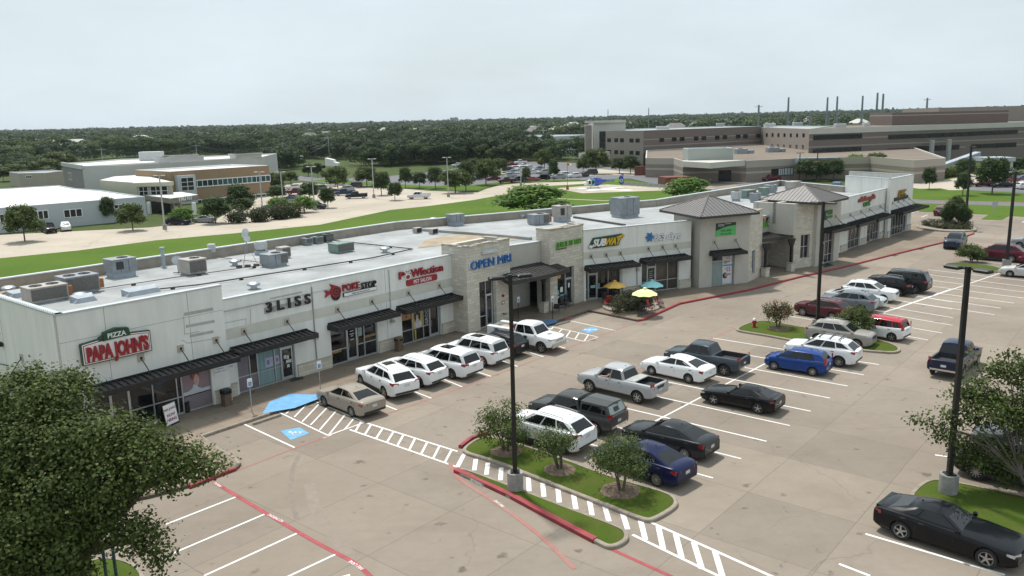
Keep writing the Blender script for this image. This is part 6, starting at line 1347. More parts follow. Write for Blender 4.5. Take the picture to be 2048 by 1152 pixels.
def near(px,py,dist):            # point on the view ray through a photo pixel, that many metres ahead
    d=rt*((px-1024)/FOC)-up*((py-576)/FOC)+fwd; return Vector((0,0,CH))+d*dist
def bigtree(label,base,blobpx,dist,leaf,dens,m_,r0,per=26,spread=.3,nm='oak_tree'):
    b=g(*base,.15) if len(base)==2 else Vector(base); t=wthing(nm,label,'tree',tuple(b)); bl=[]
    for (px,py,r,dd,fl) in blobpx: c=near(px,py,dist+dd); bl.append((c.x-b.x,c.y-b.y,c.z-b.z,r,r,r*fl))
    q=MB(); limbs(q,b,[(b.x+x[0],b.y+x[1],b.z+x[2]) for x in bl],r0,.3,9); q.build('trunk',BARK,t)
    V,T=clumps(bl,dens,leaf,per,spread); cardobj('crown',V,T,m_,t); return t
bigtree('huge dark live oak filling the lower left corner',(165,1165),[(30,810,1.25,.3,.8),(120,800,1.0,.6,.75),(60,768,.6,.8,.8),(135,765,.55,.9,.8),(-60,850,1.6,.4,.8),(20,890,1.6,-.2,.75),(130,880,1.4,.1,.7),(215,870,.95,.1,.7),(290,880,.65,0,.7),(345,905,.62,0,.65),(390,925,.55,0,.65),(430,928,.33,0,.6),(285,930,.85,-.2,.65),(200,950,1.15,-.3,.75),(90,975,1.5,-.7,.8),(335,955,.5,0,.6),(0,1070,1.7,-1.2,.85),(100,1090,1.15,-1,.7),(195,1050,.7,-.7,.7),(265,1062,.62,-.6,.65),(308,1088,.5,-.5,.65),(325,1122,.3,-.5,.6),(50,1170,1.4,-1.4,.7),(150,1150,.6,-1.2,.6),(110,1030,1.0,-.7,.8),(215,1000,.6,-.5,.6),(-80,1050,2.0,-1,.9)],27,.13,32,OAKL,.32,per=40,spread=.26)
bigtree('broad leafy tree at the right edge in front of the tall lamp post',(2075,1010),[(1960,780,.75,0,.8),(1990,740,.5,.3,.8),(2040,740,.8,.6,.8),(1975,820,.95,-.3,.8),(2048,830,1.0,0,.8),(1910,835,.5,-.2,.6),(1865,845,.33,-.3,.55),(1835,842,.16,-.3,.5),(1890,865,.4,-.2,.6),(1930,890,.6,0,.7),(1990,900,.9,0,.7),(2060,915,.8,0,.7),(2100,820,1.4,0,.8),(1950,925,.35,-.2,.6),(1915,790,.32,0,.7),(2010,950,.4,-.1,.6),(1945,715,.2,0,.8),(2015,705,.22,.4,.8)],35,.14,34,BRTL if 0 else leafmat('right_tree_leaves',(.028,.048,.009),(.062,.095,.018),(.12,.155,.036)),.10,per=24,spread=.22,nm='street_tree')
def myrtle(label,base,cr,leaf=.10,dens=24,per=22,spread=.15,m_=MYRL,z=.2,nm='small_tree',r=1.0):
    b=g(*base,z); k=mpp(b); x0,y0,x1,y1=cr; cx=(x0+x1)/2; W_=(x1-x0)*k/2; Hb=hgt(b,y1); Ht_=hgt(b,y0); off=(cx-base[0])*k
    t=wthing(nm,label,'tree',tuple(b)); bl=[]; hh=(Ht_-Hb)/2
    for i in range(7):
        a=i*2*PI/7; bl.append((off+W_*.55*math.cos(a),W_*.55*math.sin(a),Hb+hh*(.75+.35*math.sin(a*2.3+b.x)),W_*.48,W_*.48,hh*.6))
    bl.append((off,0,Hb+hh*1.35,W_*.5,W_*.5,hh*.62)); q=MB()
    for i in range(4):
        a=i*PI/2+.5; s=b+Vector((.1*math.cos(a),.1*math.sin(a),-.05)); e=b+Vector((off+W_*.5*math.cos(a),W_*.5*math.sin(a),Hb+hh*.9)); m=s.lerp(e,.45)+Vector((-.05*math.cos(a),-.05*math.sin(a),.2)); q.cyl(s,m,.05*r,.035*r,6); q.cyl(m,e,.035*r,.012*r,5)
    q.build('trunk',BARK,t); V,T=clumps(bl,dens*r,leaf,per,spread); cardobj('crown',V,T,m_,t); return t
myrtle('tallest multi-stemmed tree on the island, left of the lamp post',(1012,902),(950,798,1064,880))
myrtle('middle small tree on the three tree island',(1120,938),(1064,852,1152,905))
myrtle('flat topped small tree in front of the blue saloon',(1243,982),(1178,868,1303,938))
myrtle('reddish tinged small tree beside the fire hydrant',(1556,655),(1526,600,1584,640),leaf=.12,m_=leafmat('red_myrtle',(.05,.05,.018),(.085,.09,.03),(.22,.10,.06)))
myrtle('small dark tree in front of the red roofed car',(1713,674),(1673,610,1746,658),leaf=.13)
myrtle('bare stemmed small tree on the far island by the dark red suv',(1943,521),(1914,487,1968,514),leaf=.16)
myrtle('twin lobed bushy tree in the oval planter',(1892,452),(1884,392,1937,438),leaf=.18,dens=40,m_=LOTL,r=1.6)
# background trees: four prototypes, then copies
def proto(i,m_,rx=1.0,flat=.8,n=9,leaf=.20,trunk=.38):
    t=thing('tree_proto%d'%i,'x','tree'); bl=[(0,0,.66,.30*rx,.30*rx,.26)]
    for k in range(n): a=k*2*PI/n+i; rr=.26*rx; rv=random.uniform(.75,1.3); bl.append((rr*rv*math.cos(a),rr*rv*math.sin(a),.54+.15*math.sin(k*2.1+i)*random.uniform(.5,1.3),.17*rx*rv,.17*rx*rv,.16*flat*rv))
    for k in range(4): a=k*PI/2+i*2; bl.append((.16*rx*math.cos(a),.16*rx*math.sin(a),.83,.16*rx,.16*rx,.13))
    q=MB(); q.cyl((0,0,-.01),(0,0,trunk+.1),.022,.016,6)
    for k in range(5): a=k*1.26+i; q.cyl((0,0,trunk),(.22*rx*math.cos(a),.22*rx*math.sin(a),.62),.011,.004,4)
    q.build('trunk',BARK,t); V,T=clumps(bl,400,.055,13,.04); cardobj('crown',V,T,m_,t); return t
TP=[proto(0,LOTL),proto(1,LOTL,1.12,.7),proto(2,BRTL,1.0,.9),proto(3,OAKL,1.15,.85)]
KIND=['round dark green tree','spreading dark tree','light green tree','dense dark oak']
def btree(px,py,top,w,k=0,label=None,group='trees around the parking lots'):
    b=g(px,py); H_=hgt(b,top)*random.uniform(1.08,1.2); Wd=w*mpp(b)*random.uniform(1.2,1.42); o=dup(TP[k],b,random.uniform(0,6.28),label,(Wd/1.02/[1,1.12,1,1.15][k],Wd/1.02/[1,1.12,1,1.15][k],H_),group); o.name='tree'; return o
TL=[(50,483,415,58,3,'dense dark oak on the small island left of the black pickup'),(42,458,418,46,2,'light green tree behind the leftmost dark oak'),(117,452,412,42,2,'light green tree between two handicap signs at the long blue grey wall'),(183,443,408,42,2,'light green tree right of the second handicap sign'),(217,446,400,36,0,'round tree on the kerbed corner left of the entrance'),(266,461,412,56,3,'wide dark oak on the oval island left of the pale lamp'),(365,448,419,40,2,'light green tree over the black suv at the gym entrance'),(431,447,401,50,0,'round tree hiding the silver saloon at the gym'),(480,428,372,52,0,'tall round tree in front of the tan brick wall'),(486,430,400,50,1,'low spreading tree before the tan brick wall above the hedge'),(556,424,397,34,2,'light green tree right of the brick building'),(556,402,373,40,1,'spreading tree right of the brick building by the maroon pickup'),(550,385,350,46,3,'dense oak right behind the brick building'),(609,425,394,38,2,'light green tree left of the lamp with a black car'),(620,402,367,38,0,'round tree between the maroon pickup and the green jeep'),(656,416,380,34,0,'round tree on the island tip beside the drive'),(582,368,345,28,0,'small tree at the back of the gym lot'),(617,353,330,24,0,'small tree on the field, left of two'),(636,355,328,22,0,'small tree on the field, right of two'),(676,380,337,50,3,'big dark oak above the parked pickups'),(734,373,335,46,3,'big dark oak behind the dark suv at the lot end'),(763,391,347,33,0,'round tree right of the tall pale lamp'),(790,401,368,31,0,'round tree left of the white pickup'),(811,376,336,27,0,'slim tree on the verge, first from the left'),(839,376,348,31,1,'slim tree on the verge, second from the left'),(871,377,338,33,1,'slim tree on the verge, third from the left'),(911,386,345,57,3,'wide dark oak next to the verge lamp'),(932,382,330,38,0,'taller tree behind the wide dark oak'),(972,370,324,43,3,'tree with a leaning trunk at the asphalt lot'),(947,359,322,30,0,'tree behind the leaning trunk tree'),(1000,348,320,32,3,'dark tree over the white cars of the asphalt lot'),(1052,365,336,19,3,'small dark round tree among the parked cars'),(1089,341,302,33,3,'tall oak behind the middle of the asphalt lot'),(1108,362,325,19,0,'slim tree among the parked cars near the windsock'),(1166,345,318,26,3,'tree right of the windsock'),(1192,348,302,50,3,'largest oak by the hospital left wing'),(1239,347,317,29,0,'smaller left tree before the brick wing'),(1261,348,314,33,0,'larger right tree before the brick wing'),(1065,432,375,118,2,'broad bright bush tree behind the shop roof'),(1115,438,402,60,2,'low bright bush right of the broad bush tree'),(1375,402,359,74,2,'bright tree peeping over the back wall near the helipad'),(1612,362,322,46,1,'emergency entrance tree, left of the row'),(1640,363,323,44,1,'emergency entrance tree, middle of the row'),(1667,361,321,42,1,'emergency entrance tree, right of the row'),(1708,353,314,40,2,'bright tree between the entrance row and the round tree'),(1751,353,312,46,3,'round dark tree left of the tall white end wall'),(1858,379,341,28,0,'small tree on the grass bank, leftmost'),(1925,391,350,33,0,'slim tree on the grass bank, middle'),(1984,388,325,60,1,'wide tree on the grass bank over the parked cars'),(1931,353,322,42,1,'feathery tree behind the tall lamp post'),(2035,347,318,44,0,'tree at the right edge by the entrance canopy'),(60,350,325,60,0,'tree left of the low tan office'),(100,352,322,50,3,'dark tree hiding the low tan office'),(28,362,330,60,3,'dark tree at the left edge by the pole'),(120,348,306,55,3,'dark tree left of the grey stone facade'),(20,420,392,30,2,'small light tree at the left edge before the blue grey wall')]
for a in TL: btree(*a)
# hedges
def hedge(label,P,h,w,leaf,m_=HEDL,dens=24,nm='hedge',cat='hedge',z=0,per=18):
    W_=[g(*p,z) for p in P]; b=W_[0]; t=wthing(nm,label,cat,tuple(b)); bl=[]
    for a,c in zip(W_[:-1],W_[1:]):
        n=max(1,int((c-a).length/(w*.7)))
        for i in range(n+1): p=a.lerp(c,i/n)-b; bl.append((p.x,p.y,h*.5,w*.55,w*.55,h*.5*random.uniform(.85,1.1)))
    V,T=clumps(bl,dens,leaf,per,leaf*1.2); cardobj('foliage',V,T,m_,t); q=MB()
    for x in bl[::2]: q.cyl((b.x+x[0],b.y+x[1],z),(b.x+x[0],b.y+x[1],z+h*.5),.04,.03,5)
    q.build('stems',BARK,t); return t
hedge('long dark reddish hedge in front of the brick building',((475,446),(520,443),(560,438),(588,435)),2.4,3.0,.30,dens=14)
hedge('low shrubs ringing the oval planter',((1850,454),(1890,461),(1935,462)),.9,1.1,.16); hedge('low shrubs at the back of the oval planter',((1855,450),(1895,450),(1938,456)),.9,1.0,.16)
hedge('dark rounded hedge along the low brick wing',((1850,361),(1880,356),(1912,352)),2.0,2.4,.35,OAKL)
hedge('dark shrubs on the patio planter',((1235,615),(1262,605),(1285,612),(1270,622),(1240,625)),1.15,1.6,.13,leafmat('planter_leaves',(.014,.022,.01),(.03,.04,.016),(.08,.065,.025)),dens=34,nm='patio_shrub',cat='shrub',z=.2)
# far woods
def lownoise(x,y,f): return math.sin(x*f+1.3*math.sin(y*f*.7))*math.cos(y*f*.9+1.1*math.sin(x*f*.6+2))
def wood(label,region,count,hr,per,leaf,name='woods',m_=FORL,gap=-.5,rt_=.45):
    C_=[];T_=[];S_=[];N_=[]; k=0; tries=0
    while k<count and tries<count*40:
        tries+=1; x,y=region()
        if x is None: continue
        ln_=lownoise(x,y,.021)
        if ln_<gap: continue
        h=RNG.uniform(*hr)*(1+.22*lownoise(x+50,y,.035)); z=terr(x,y); w=h*RNG.uniform(.75,1.15)*rt_*1.6; t0=np.clip(RNG.normal(.42,.22)+.18*lownoise(x,y+90,.012),0,1)
        nb=RNG.integers(2,5); bc=np.array([[RNG.normal(0,w*.30),RNG.normal(0,w*.30),h*RNG.uniform(.55,.78)] for _ in range(nb)]); br_=RNG.uniform(.28,.42,nb)*w
        idx=RNG.integers(0,nb,per); d=RNG.normal(size=(per,3)); d[:,2]=np.abs(d[:,2])*.9-.12; d/=np.linalg.norm(d,axis=1)[:,None]
        p=bc[idx]+d*(br_[idx]*RNG.uniform(.85,1.08,per))[:,None]*np.array([1,1,.8]); low=RNG.random(per)<.18; p[low,2]=h*RNG.uniform(.15,.5,low.sum()); p[:,2]=np.maximum(p[:,2],h*.1)
        p+=np.array([x,y,z]); C_.append(p); N_.append(d); T_.append(np.clip(t0+RNG.normal(0,.07,per),0,1)); S_.append(leaf*RNG.uniform(.7,1.3,per)); k+=1
    V,T=cards(np.concatenate(C_),np.concatenate(S_),np.concatenate(T_),.1,np.concatenate(N_),2.2); o=cardobj(name,V,T,m_); o['kind']='stuff'; o['label']=label; o['category']='trees'; return o
CLEAR=[]      # (x,y,r) discs kept free of wood, filled by the far buildings below
def clear(px,py,r): p=g(px,py); CLEAR.append((p.x,p.y,r))
for c in ((655,340,16),(620,352,14),(985,300,38),(1010,305,30),(1140,300,50),(1120,300,45),(575,322,14),(600,322,14),(690,338,14),(90,355,28),(1175,310,30),(960,310,20),(700,325,25),(660,325,22),(1180,300,40),(80,300,22)): clear(*c)
rr=random.Random(3); HPOS=[]
for i in range(90):
    a=rad(rr.uniform(-14,15)) if i<64 else rad(rr.uniform(-32,32)); d=rr.uniform(600,1300); HPOS.append((d*math.sin(a),d*math.cos(a))); CLEAR.append((*HPOS[-1],17)); CLEAR.append((HPOS[-1][0]*.96,HPOS[-1][1]*.96,15))
def sector(r0,r1,a0=-40,a1=40,power=.5):
    def f():
        r=math.sqrt(RNG.uniform(r0*r0,r1*r1)); a=rad(RNG.uniform(a0,a1)); x,y=r*math.sin(a),r*math.cos(a)
        for (cx,cy,cr) in CLEAR:
            if abs(x-cx)<cr and (x-cx)**2+(y-cy)**2<cr*cr: return None,None
        if a>rad(2) and r<520 and a<rad(40): return None,None
        return x,y
    return f
def polyreg(pp):
    P=[g(*p) for p in pp]; x0=min(p.x for p in P);x1=max(p.x for p in P);y0=min(p.y for p in P);y1=max(p.y for p in P)
    def f():
        x,y=RNG.uniform(x0,x1),RNG.uniform(y0,y1); ins=False; n=len(P)
        for i in range(n):
            a,b=P[i],P[(i+1)%n]
            if (a.y>y)!=(b.y>y) and x<(b.x-a.x)*(y-a.y)/(b.y-a.y)+a.x: ins=not ins
        if not ins: return None,None
        for (cx,cy,cr) in CLEAR:
            if (x-cx)**2+(y-cy)**2<cr*cr: return None,None
        return x,y
    return f
wood('dark belt of trees behind the low buildings on the left',polyreg([(-60,335),(60,333),(130,326),(300,318),(430,312),(530,312),(560,306),(-60,300)]),520,(10,14),520,.85)
wood('dense trees behind the trailers',polyreg([(540,311),(620,318),(700,318),(760,325),(860,333),(950,328),(1040,320),(1180,312),(1180,292),(900,292),(540,296)]),560,(8,12),420,.85)
wood('trees at the far left edge',polyreg([(-80,372),(0,366),(60,356),(118,348),(128,330),(60,335),(-80,340)]),70,(5,9),500,.6,m_=LOTL)
wood('trees behind the trailers and the lorry',polyreg([(535,352),(560,345),(590,340),(620,325),(760,334),(900,342),(900,325),(700,318),(540,312)]),170,(7,10),450,.7)
wood('deep green woods behind the first belt',polyreg([(-60,302),(560,306),(900,294),(1180,292),(1180,272),(700,276),(-60,292)]),1700,(9,14),150,1.6)
wood('trees behind the middle parking lot',polyreg([(700,340),(760,354),(830,360),(900,352),(950,340),(1030,330),(1180,326),(1180,308),(1000,312),(860,322),(760,318),(720,322)]),230,(6,9.5),400,.7,m_=LOTL)
wood('far green woods of the middle distance',sector(560,1050),4000,(8,14),80,2.1)
wood('far woods rolling to the horizon',sector(1050,2200),8500,(9,15),30,3.8,gap=-.3)
wood('last woods at the horizon',sector(2200,4600),9000,(11,18),11,8)
for lib in (PR,PF):
    for o in lib.values():
        for ch in list(o.children_recursive): D.objects.remove(ch)
        D.objects.remove(o)
for o in TP:
    for ch in list(o.children_recursive): D.objects.remove(ch)
    D.objects.remove(o)
# ================================================================== lamps and street things
POLE=mat('bronze_pole',(.022,.021,.020),.4,.4,var=.2,scale=2); CONB=mat('pole_base_concrete',(.27,.265,.25),.9,var=.3,scale=2.5,detail=8); LENS=mat('lamp_lens',(.30,.32,.33),.3)
def lamp(base,top,bh,br,label,w=.17,heads=2,hd=50,col=POLE,group=None,mat2=CONB,hs=1.0):
    b=g(*base,.0); H_=hgt(b,top[1]); t=wthing('lamp_post',label,'lamp post',tuple(b),group)
    d=(b-Vector((0,0,CH))).dot(fwd); T_=near(top[0],top[1],(Vector((b.x,b.y,H_))-Vector((0,0,CH))).dot(fwd))
    q=MB(); q.cyl((b.x,b.y,-.1),(b.x,b.y,bh),br,br,20); q.build('concrete_base',mat2,t,smooth=True)
    q=MB(); lean=Vector((T_.x-b.x,T_.y-b.y,0))*.5
    def ring(z,w_): c=Vector((b.x,b.y,0))+lean*(z/H_); return [(c.x-w_/2,c.y-w_/2,z),(c.x+w_/2,c.y-w_/2,z),(c.x+w_/2,c.y+w_/2,z),(c.x-w_/2,c.y+w_/2,z)]
    q.add(ring(bh,w)+ring(H_,w*.85),[(0,1,5,4),(1,2,6,5),(2,3,7,6),(3,0,4,7),(4,5,6,7)]); q.box(b.x-w,b.x+w,b.y-w,b.y+w,bh,bh+.06); q.build('pole',col,t)
    c=Vector((b.x,b.y,H_))+lean; f=Matrix.Translation(c)@Matrix.Rotation(rad(hd),4,'Z')
    for s in ((-1,1) if heads==2 else (1,)):
        q=MB(f); q.box(*sorted((s*.05,s*.28)),-.04,.04,-.12,-.05); q.rbox(*sorted((s*.28*hs,s*.95*hs)),-.2,.2,-.16,-.03,.04); h=q.build('lamp_head',col,t); q=MB(f); q.box(*sorted((s*.36*hs,s*.86*hs)),-.15,.15,-.185,-.16); q.build('lens',LENS,h)
    return t
lamp((1031,985),(1020,549),.98,.36,'tall dark lamp post on the narrow island in the centre foreground',hd=20,w=.2)
lamp((1895,992),(1938,533),1.0,.38,'tall dark lamp post in front of the right hand leafy tree',hd=120,heads=2,w=.2)
lamp((1634,656),(1647,403),.7,.36,'dark lamp post on the hydrant island before the second hipped tower',hd=-40,w=.22)
lamp((2012,540),(2031,342),1.1,.42,'dark lamp post at the right edge by the far island',hd=30,w=.24)
lamp((1931,446),(1941,292),.3,.3,'thin dark lamp post behind the oval planter tree',hd=100,w=.26)
GPL=mat('galv_pole',(.42,.43,.43),.5,.4)
for b_,t_,l_ in (((330,459),(318,350),'pale grey lamp post before the gym entrance'),((568,424),(548,331) if 0 else (560,343),'pale grey lamp post beside the black parked car'),((630,420),(620,332),'pale grey lamp post rising over the gym lot'),((748,396),(744,317),'pale grey lamp post on the drive island'),((897,394),(893,314),'pale grey lamp post next to the wide dark oak'),((526,430),(518,343),'pale grey lamp post in front of the brick building end'),((1042,372),(1041,335),'thin pole in the asphalt lot behind the pink car')): lamp(b_,t_,.8,.34,l_,w=.2,col=GPL,hd=0,group='pale lamp posts of the gym lot',mat2=CONB)
lamp((1633,360),(1636,298),.1,.2,'dark lamp post among the emergency entrance trees',w=.22,hd=0); lamp((1598,362),(1600,305),.1,.2,'thin dark lamp post left of the emergency entrance trees',w=.18,hd=0)
lamp((1987,392),(1990,286),.1,.2,'dark pole rising beside the wide grass bank tree',w=.2,hd=0) if 0 else None
# handicap signs
SGB=mat('sign_blue_small',(.05,.17,.48),.4)
def hsign(px,py,ty,label,dark=False,group='accessible parking signs',hd=50,w=.32,z=.15,h=None):
    b=g(px,py,z); H_=h or hgt(b,ty); t=wthing('parking_sign',label,'sign',tuple(b),group); f=Matrix.Translation(b)@Matrix.Rotation(rad(hd),4,'Z')
    q=MB(f); q.cyl((0,0,0),(0,0,H_),.03,.03,6); q.build('sign_post',BLACKM if dark else GPL,t)
    q=MB(f); q.box(-w/2,w/2,-.05,-.03,H_-w*1.5,H_,0); q.box(-w*.32,w*.32,-.055,-.05,H_-w*1.35,H_-w*.6,1); p_=MB(f); wheelchair(p_,None,w*.5,H_-w,2,'wall',-.058); merge(q,p_); q.build('sign_face',[WHT,SGB,WHT],t)
hsign(504,824,757,'accessible parking sign on a pale post in front of the salon'); hsign(641,780,722,'accessible parking sign on a pale post by the beige saloon')
hsign(1037,637,612,'accessible parking sign on a black post by the service truck',True,h=1.85); hsign(1105,638,596,'accessible parking sign on a black post before the second stone pier',True,h=1.95)
for x,y,t_,l_ in ((0,462,443,'accessible parking sign at the left edge of the blue grey wall'),(79,449,435,'accessible parking sign at the blue grey wall behind the black pickup'),(106,447,432,'accessible parking sign at the blue grey wall above the white suv'),(158,441,427,'accessible parking sign at the blue grey wall between two light trees')): hsign(x,y,t_,l_,hd=10,w=.45,z=0)
b=g(1987.5,432); t=wthing('road_sign','grey backed road sign on a post on the grass strip at right','sign',tuple(b)); q=MB(); q.cyl(b,(b.x,b.y,2.4),.05,.05,6); q.build('sign_post',GPL,t); q=MB(); q.box(b.x-.45,b.x+.45,b.y-.04,b.y-.06,1.4,2.3); q.build('sign_face',GPL,t)
b=g(254,454); t=wthing('road_sign','small sign on a pole left of the oval island oak','sign',tuple(b)); q=MB(); q.cyl(b,(b.x,b.y,1.6),.04,.04,6); q.box(b.x-.3,b.x+.3,b.y-.04,b.y-.06,1.1,1.7); q.build('sign_face',GPL,t)
# wheel stops
def stop(P,label):
    a=g(*P[0]);b=g(*P[1]); f=frame(a,b); Lg=plen(a,b); q=MB(f); q.add([(0,-.08,.01),(Lg,-.08,.01),(Lg,.08,.01),(0,.08,.01),(.03,-.05,.13),(Lg-.03,-.05,.13),(Lg-.03,.05,.13),(.03,.05,.13)],[(0,1,5,4),(1,2,6,5),(2,3,7,6),(3,0,4,7),(4,5,6,7)])
    o=q.build('wheel_stop',CURB,base=tuple(a)); tag(o,label,'wheel stop')
stop((zz(390,348),zz(540,298)),'long concrete wheel stop by the wheelchair symbol near the salon'); stop((z3(1095,398),z3(1275,345)),'concrete wheel stop in the bay by the juice bar')
o=MB(); 
for i,(dx,dy) in enumerate(((0,0),(.35,.2),(.2,.35))): c=g(*z3(1225,335)); o.rbox(c.x+dx-.1,c.x+dx+.1,c.y+dy-.06,c.y+dy+.06,.13,.24,.01)
tag(o.build('loose_bricks',mat('brick_red',(.28,.10,.07),.9,var=.3),base=tuple(c)),'loose red bricks lying on the wheel stop','bricks')
# bins
def bin_(px,py,label,col,top=BLACKM,round_=False):
    b=g(px,py,.15); f=Matrix.Translation(b)@Matrix.Rotation(rad(50),4,'Z'); t=wthing('litter_bin',label,'bin',tuple(b)); q=MB(f); q.rbox(-.24,.24,-.24,.24,0,.72,.04); q.build('bin_body',col,t)
    q=MB(f); q.rbox(-.27,.27,-.27,.27,.72,1.0,.05); h=q.build('bin_hood',top,t); q=MB(f); q.box(-.16,.16,-.276,-.27,.76,.9); q.box(-.276,-.27,-.16,.16,.76,.9); q.build('bin_opening',WELL,h)
BR=mat('bin_brown',(.13,.09,.06),.7,var=.4,scale=9)
bin_(454,810,'brown litter bin with a black bag beside the salon pillar',BR); bin_(798.5,701,'brown litter bin left of the pet salon window',BR,BR); bin_(1168,600,'black and grey litter bin by the sandwich shop door',mat('bin_grey',(.30,.30,.30),.6)); bin_(1378,570,'black and grey litter bin beside the hipped tower wall',mat('bin_grey',(.30,.30,.30),.6))
b=g(375,824,.15); q=MB(); q.lathe([(.15,0),(.17,.1),(.13,.55),(.18,.62),(.001,.62)],b,12); tag(q.build('ash_bin',BLACKM,base=tuple(b)),'small black ash bin under the mauve poster','bin')
# sandwich board
a=g(333,856,.15);b=g(372,838,.15); f=frame(a,b); Lg=.95; t=wthing('sandwich_board','white now hiring sandwich board on black feet in front of the pizza shop','sign',tuple(a)); q=MB(f@Matrix.Rotation(rad(-9),4,'X')); q.box(0,Lg,-.05,-.02,.02,1.42,0); q.box(.04,Lg-.04,-.06,-.05,.25,1.36,1)
q.text("PAPA JOHN'S",.16,Lg/2,-.06,1.03,2,.006,align='CENTER',bold=.03,sx=.9); q.text('NOW',.22,Lg/2,-.06,.68,3,.006,align='CENTER',bold=.03); q.text('HIRING',.22,Lg/2,-.06,.42,3,.006,align='CENTER',bold=.03,sx=.95); q.build('board_face',[BLACKM,WHT,RS,mat('letter_magenta',(.30,.02,.09),.5)],t)
q=MB(f@Matrix.Translation((0,.45,0))@Matrix.Rotation(rad(9),4,'X')); q.box(0,Lg,.02,.05,0,1.38); q.build('board_back',BLACKM,t)
# hydrant
b=g(*z7(303,682),.2); t=wthing('fire_hydrant','red fire hydrant with a white cap on the island grass','hydrant',tuple(b)); q=MB(); q.lathe([(.17,0),(.17,.06),(.11,.07),(.11,.45),(.15,.47),(.15,.53),(.12,.55)],b,14,0); q.cyl(b+Vector((-.2,-.02,.38)),b+Vector((.2,-.02,.38)),.06,.06,8); q.cyl(b+Vector((0,-.2,.36)),b+Vector((0,0,.36)),.08,.08,8); q.build('hydrant_body',RS,t,smooth=True)
q=MB(); q.lathe([(.14,.53),(.13,.62),(.07,.70),(.03,.72),(.03,.78),(.001,.78)],b,12); q.build('hydrant_cap',WHT,t,smooth=True)
# irrigation box on island
# mats
for px in (((585,763),(612,752),(604,766),(578,776)) if 0 else ((578,758),(603,751),(608,757),(584,764)),((1643,529.5),(1654,524.5),(1668,530.5),(1650,535))): q=MB(); P=[g(*p,.15) for p in px]; q.prism([(p.x,p.y) for p in P],.15,.17); tag(q.build('door_mat',BLACKM,base=tuple(P[0])),'black door mat at the salon door' if px[0][0]<700 else 'black door mat before the glass front of the second tower','mat')
# ---------------- patio
def umbrella(px,py,top,rpx,col,label,n=8):
    b=g(px,py,.15); k=mpp(b); H_=hgt(b,top); R_=rpx*k; t=wthing('patio_umbrella',label,'umbrella',tuple(b)); q=MB(); c=(b.x,b.y); ring=[(c[0]+R_*math.cos(2*PI*i/n+.2),c[1]+R_*math.sin(2*PI*i/n+.2),b.z+H_-.5) for i in range(n)]; mid=[(c[0]+R_*.55*math.cos(2*PI*i/n+.2),c[1]+R_*.55*math.sin(2*PI*i/n+.2),b.z+H_-.2) for i in range(n)]
    cm=[((ring[i][0]+ring[(i+1)%n][0])/2*.96+c[0]*.04,(ring[i][1]+ring[(i+1)%n][1])/2*.96+c[1]*.04,b.z+H_-.47) for i in range(n)]
    v=ring+mid+cm+[(c[0],c[1],b.z+H_)]; fs=[]
    for i in range(n): j=(i+1)%n; fs+= [(i,2*n+i,n+i),(2*n+i,j,n+j),(2*n+i,n+j,n+i),(n+i,n+j,3*n)]
    q.add(v,fs); q.lathe([(R_*.16,-.03),(R_*.13,.04),(.001,.1)],(c[0],c[1],b.z+H_+.02),8); q.build('canopy',mat('canvas_'+col[0],col[1],.8,var=.05),t)
    q=MB(); q.cyl(b,(b.x,b.y,b.z+H_-.05),.025,.025,6)
    for i in range(n): q.cyl((c[0],c[1],b.z+H_-.35),ring[i],.01,.01,4)
    q.build('pole',BLACKM,t); return b
def ptable(b,label):
    t=wthing('patio_table',label,'table',tuple(b)); q=MB(); q.lathe([(.42,.70),(.43,.73),(.001,.73)],b,18); q.build('tabletop',mat('table_top',(.06,.09,.09),.3,var=.5,scale=8),t)
    q=MB()
    for k in range(4): a=k*PI/2+.4; q.tube([b+Vector((.36*math.cos(a),.36*math.sin(a),0)),b+Vector((.1*math.cos(a),.1*math.sin(a),.35)),b+Vector((.34*math.cos(a),.34*math.sin(a),.71))],.016,5)
    q.build('table_frame',BLACKM,t)
REDF_=mat('chair_red',(.45,.02,.03),.6,var=.15); CHC=[]
def chair(px,py,rz,col,label,z=.15,h=1.05):
    b=g(px,py,z); f=Matrix.Translation(b)@Matrix.Rotation(rad(rz),4,'Z'); t=wthing('patio_chair',label,'chair',tuple(b),'chairs on the patio')
    q=MB(f); q.add([(-.25,-.22,.42),(.25,-.22,.42),(.25,.22,.38),(-.25,.22,.38),(-.25,-.22,.40),(.25,-.22,.40),(.25,.22,.36),(-.25,.22,.36)],[(0,1,2,3),(7,6,5,4),(0,4,5,1),(1,5,6,2),(2,6,7,3),(3,7,4,0)]); q.build('seat',col,t)
    q=MB(f); q.add([(-.25,.22,.40),(.25,.22,.40),(.25,.38,h),(-.25,.38,h),(-.25,.25,.40),(.25,.25,.40),(.25,.41,h),(-.25,.41,h)],[(0,1,2,3),(7,6,5,4),(2,6,7,3),(0,3,7,4),(1,5,6,2)]); q.build('backrest',col,t)
    for sx in (-1,1):
        q=MB(f); q.tube([(sx*.27,-.25,0),(sx*.27,-.12,.62),(sx*.27,.30,.62),(sx*.27,.40,h)],.014,5); q.build('leg',BLACKM,t); q=MB(f); q.tube([(sx*.27,.34,0),(sx*.27,-.2,.42)],.014,5); q.build('leg',BLACKM,t)
BK_=mat('chair_black',(.03,.025,.025),.6,var=.3)
for a in ((1229,598,562,24,('yellow',(.85,.52,.12)),'yellow patio umbrella, leftmost of three'),(1304,590,561,24,('aqua',(.36,.74,.76)),'aqua patio umbrella, farthest of three'),(1289,628,577,27,('lime',(.74,.83,.36)),'pale lime patio umbrella nearest the kerb')):
    b=umbrella(*a); ptable(b,'round patio table under the '+a[5].split(' patio')[0]+' umbrella')
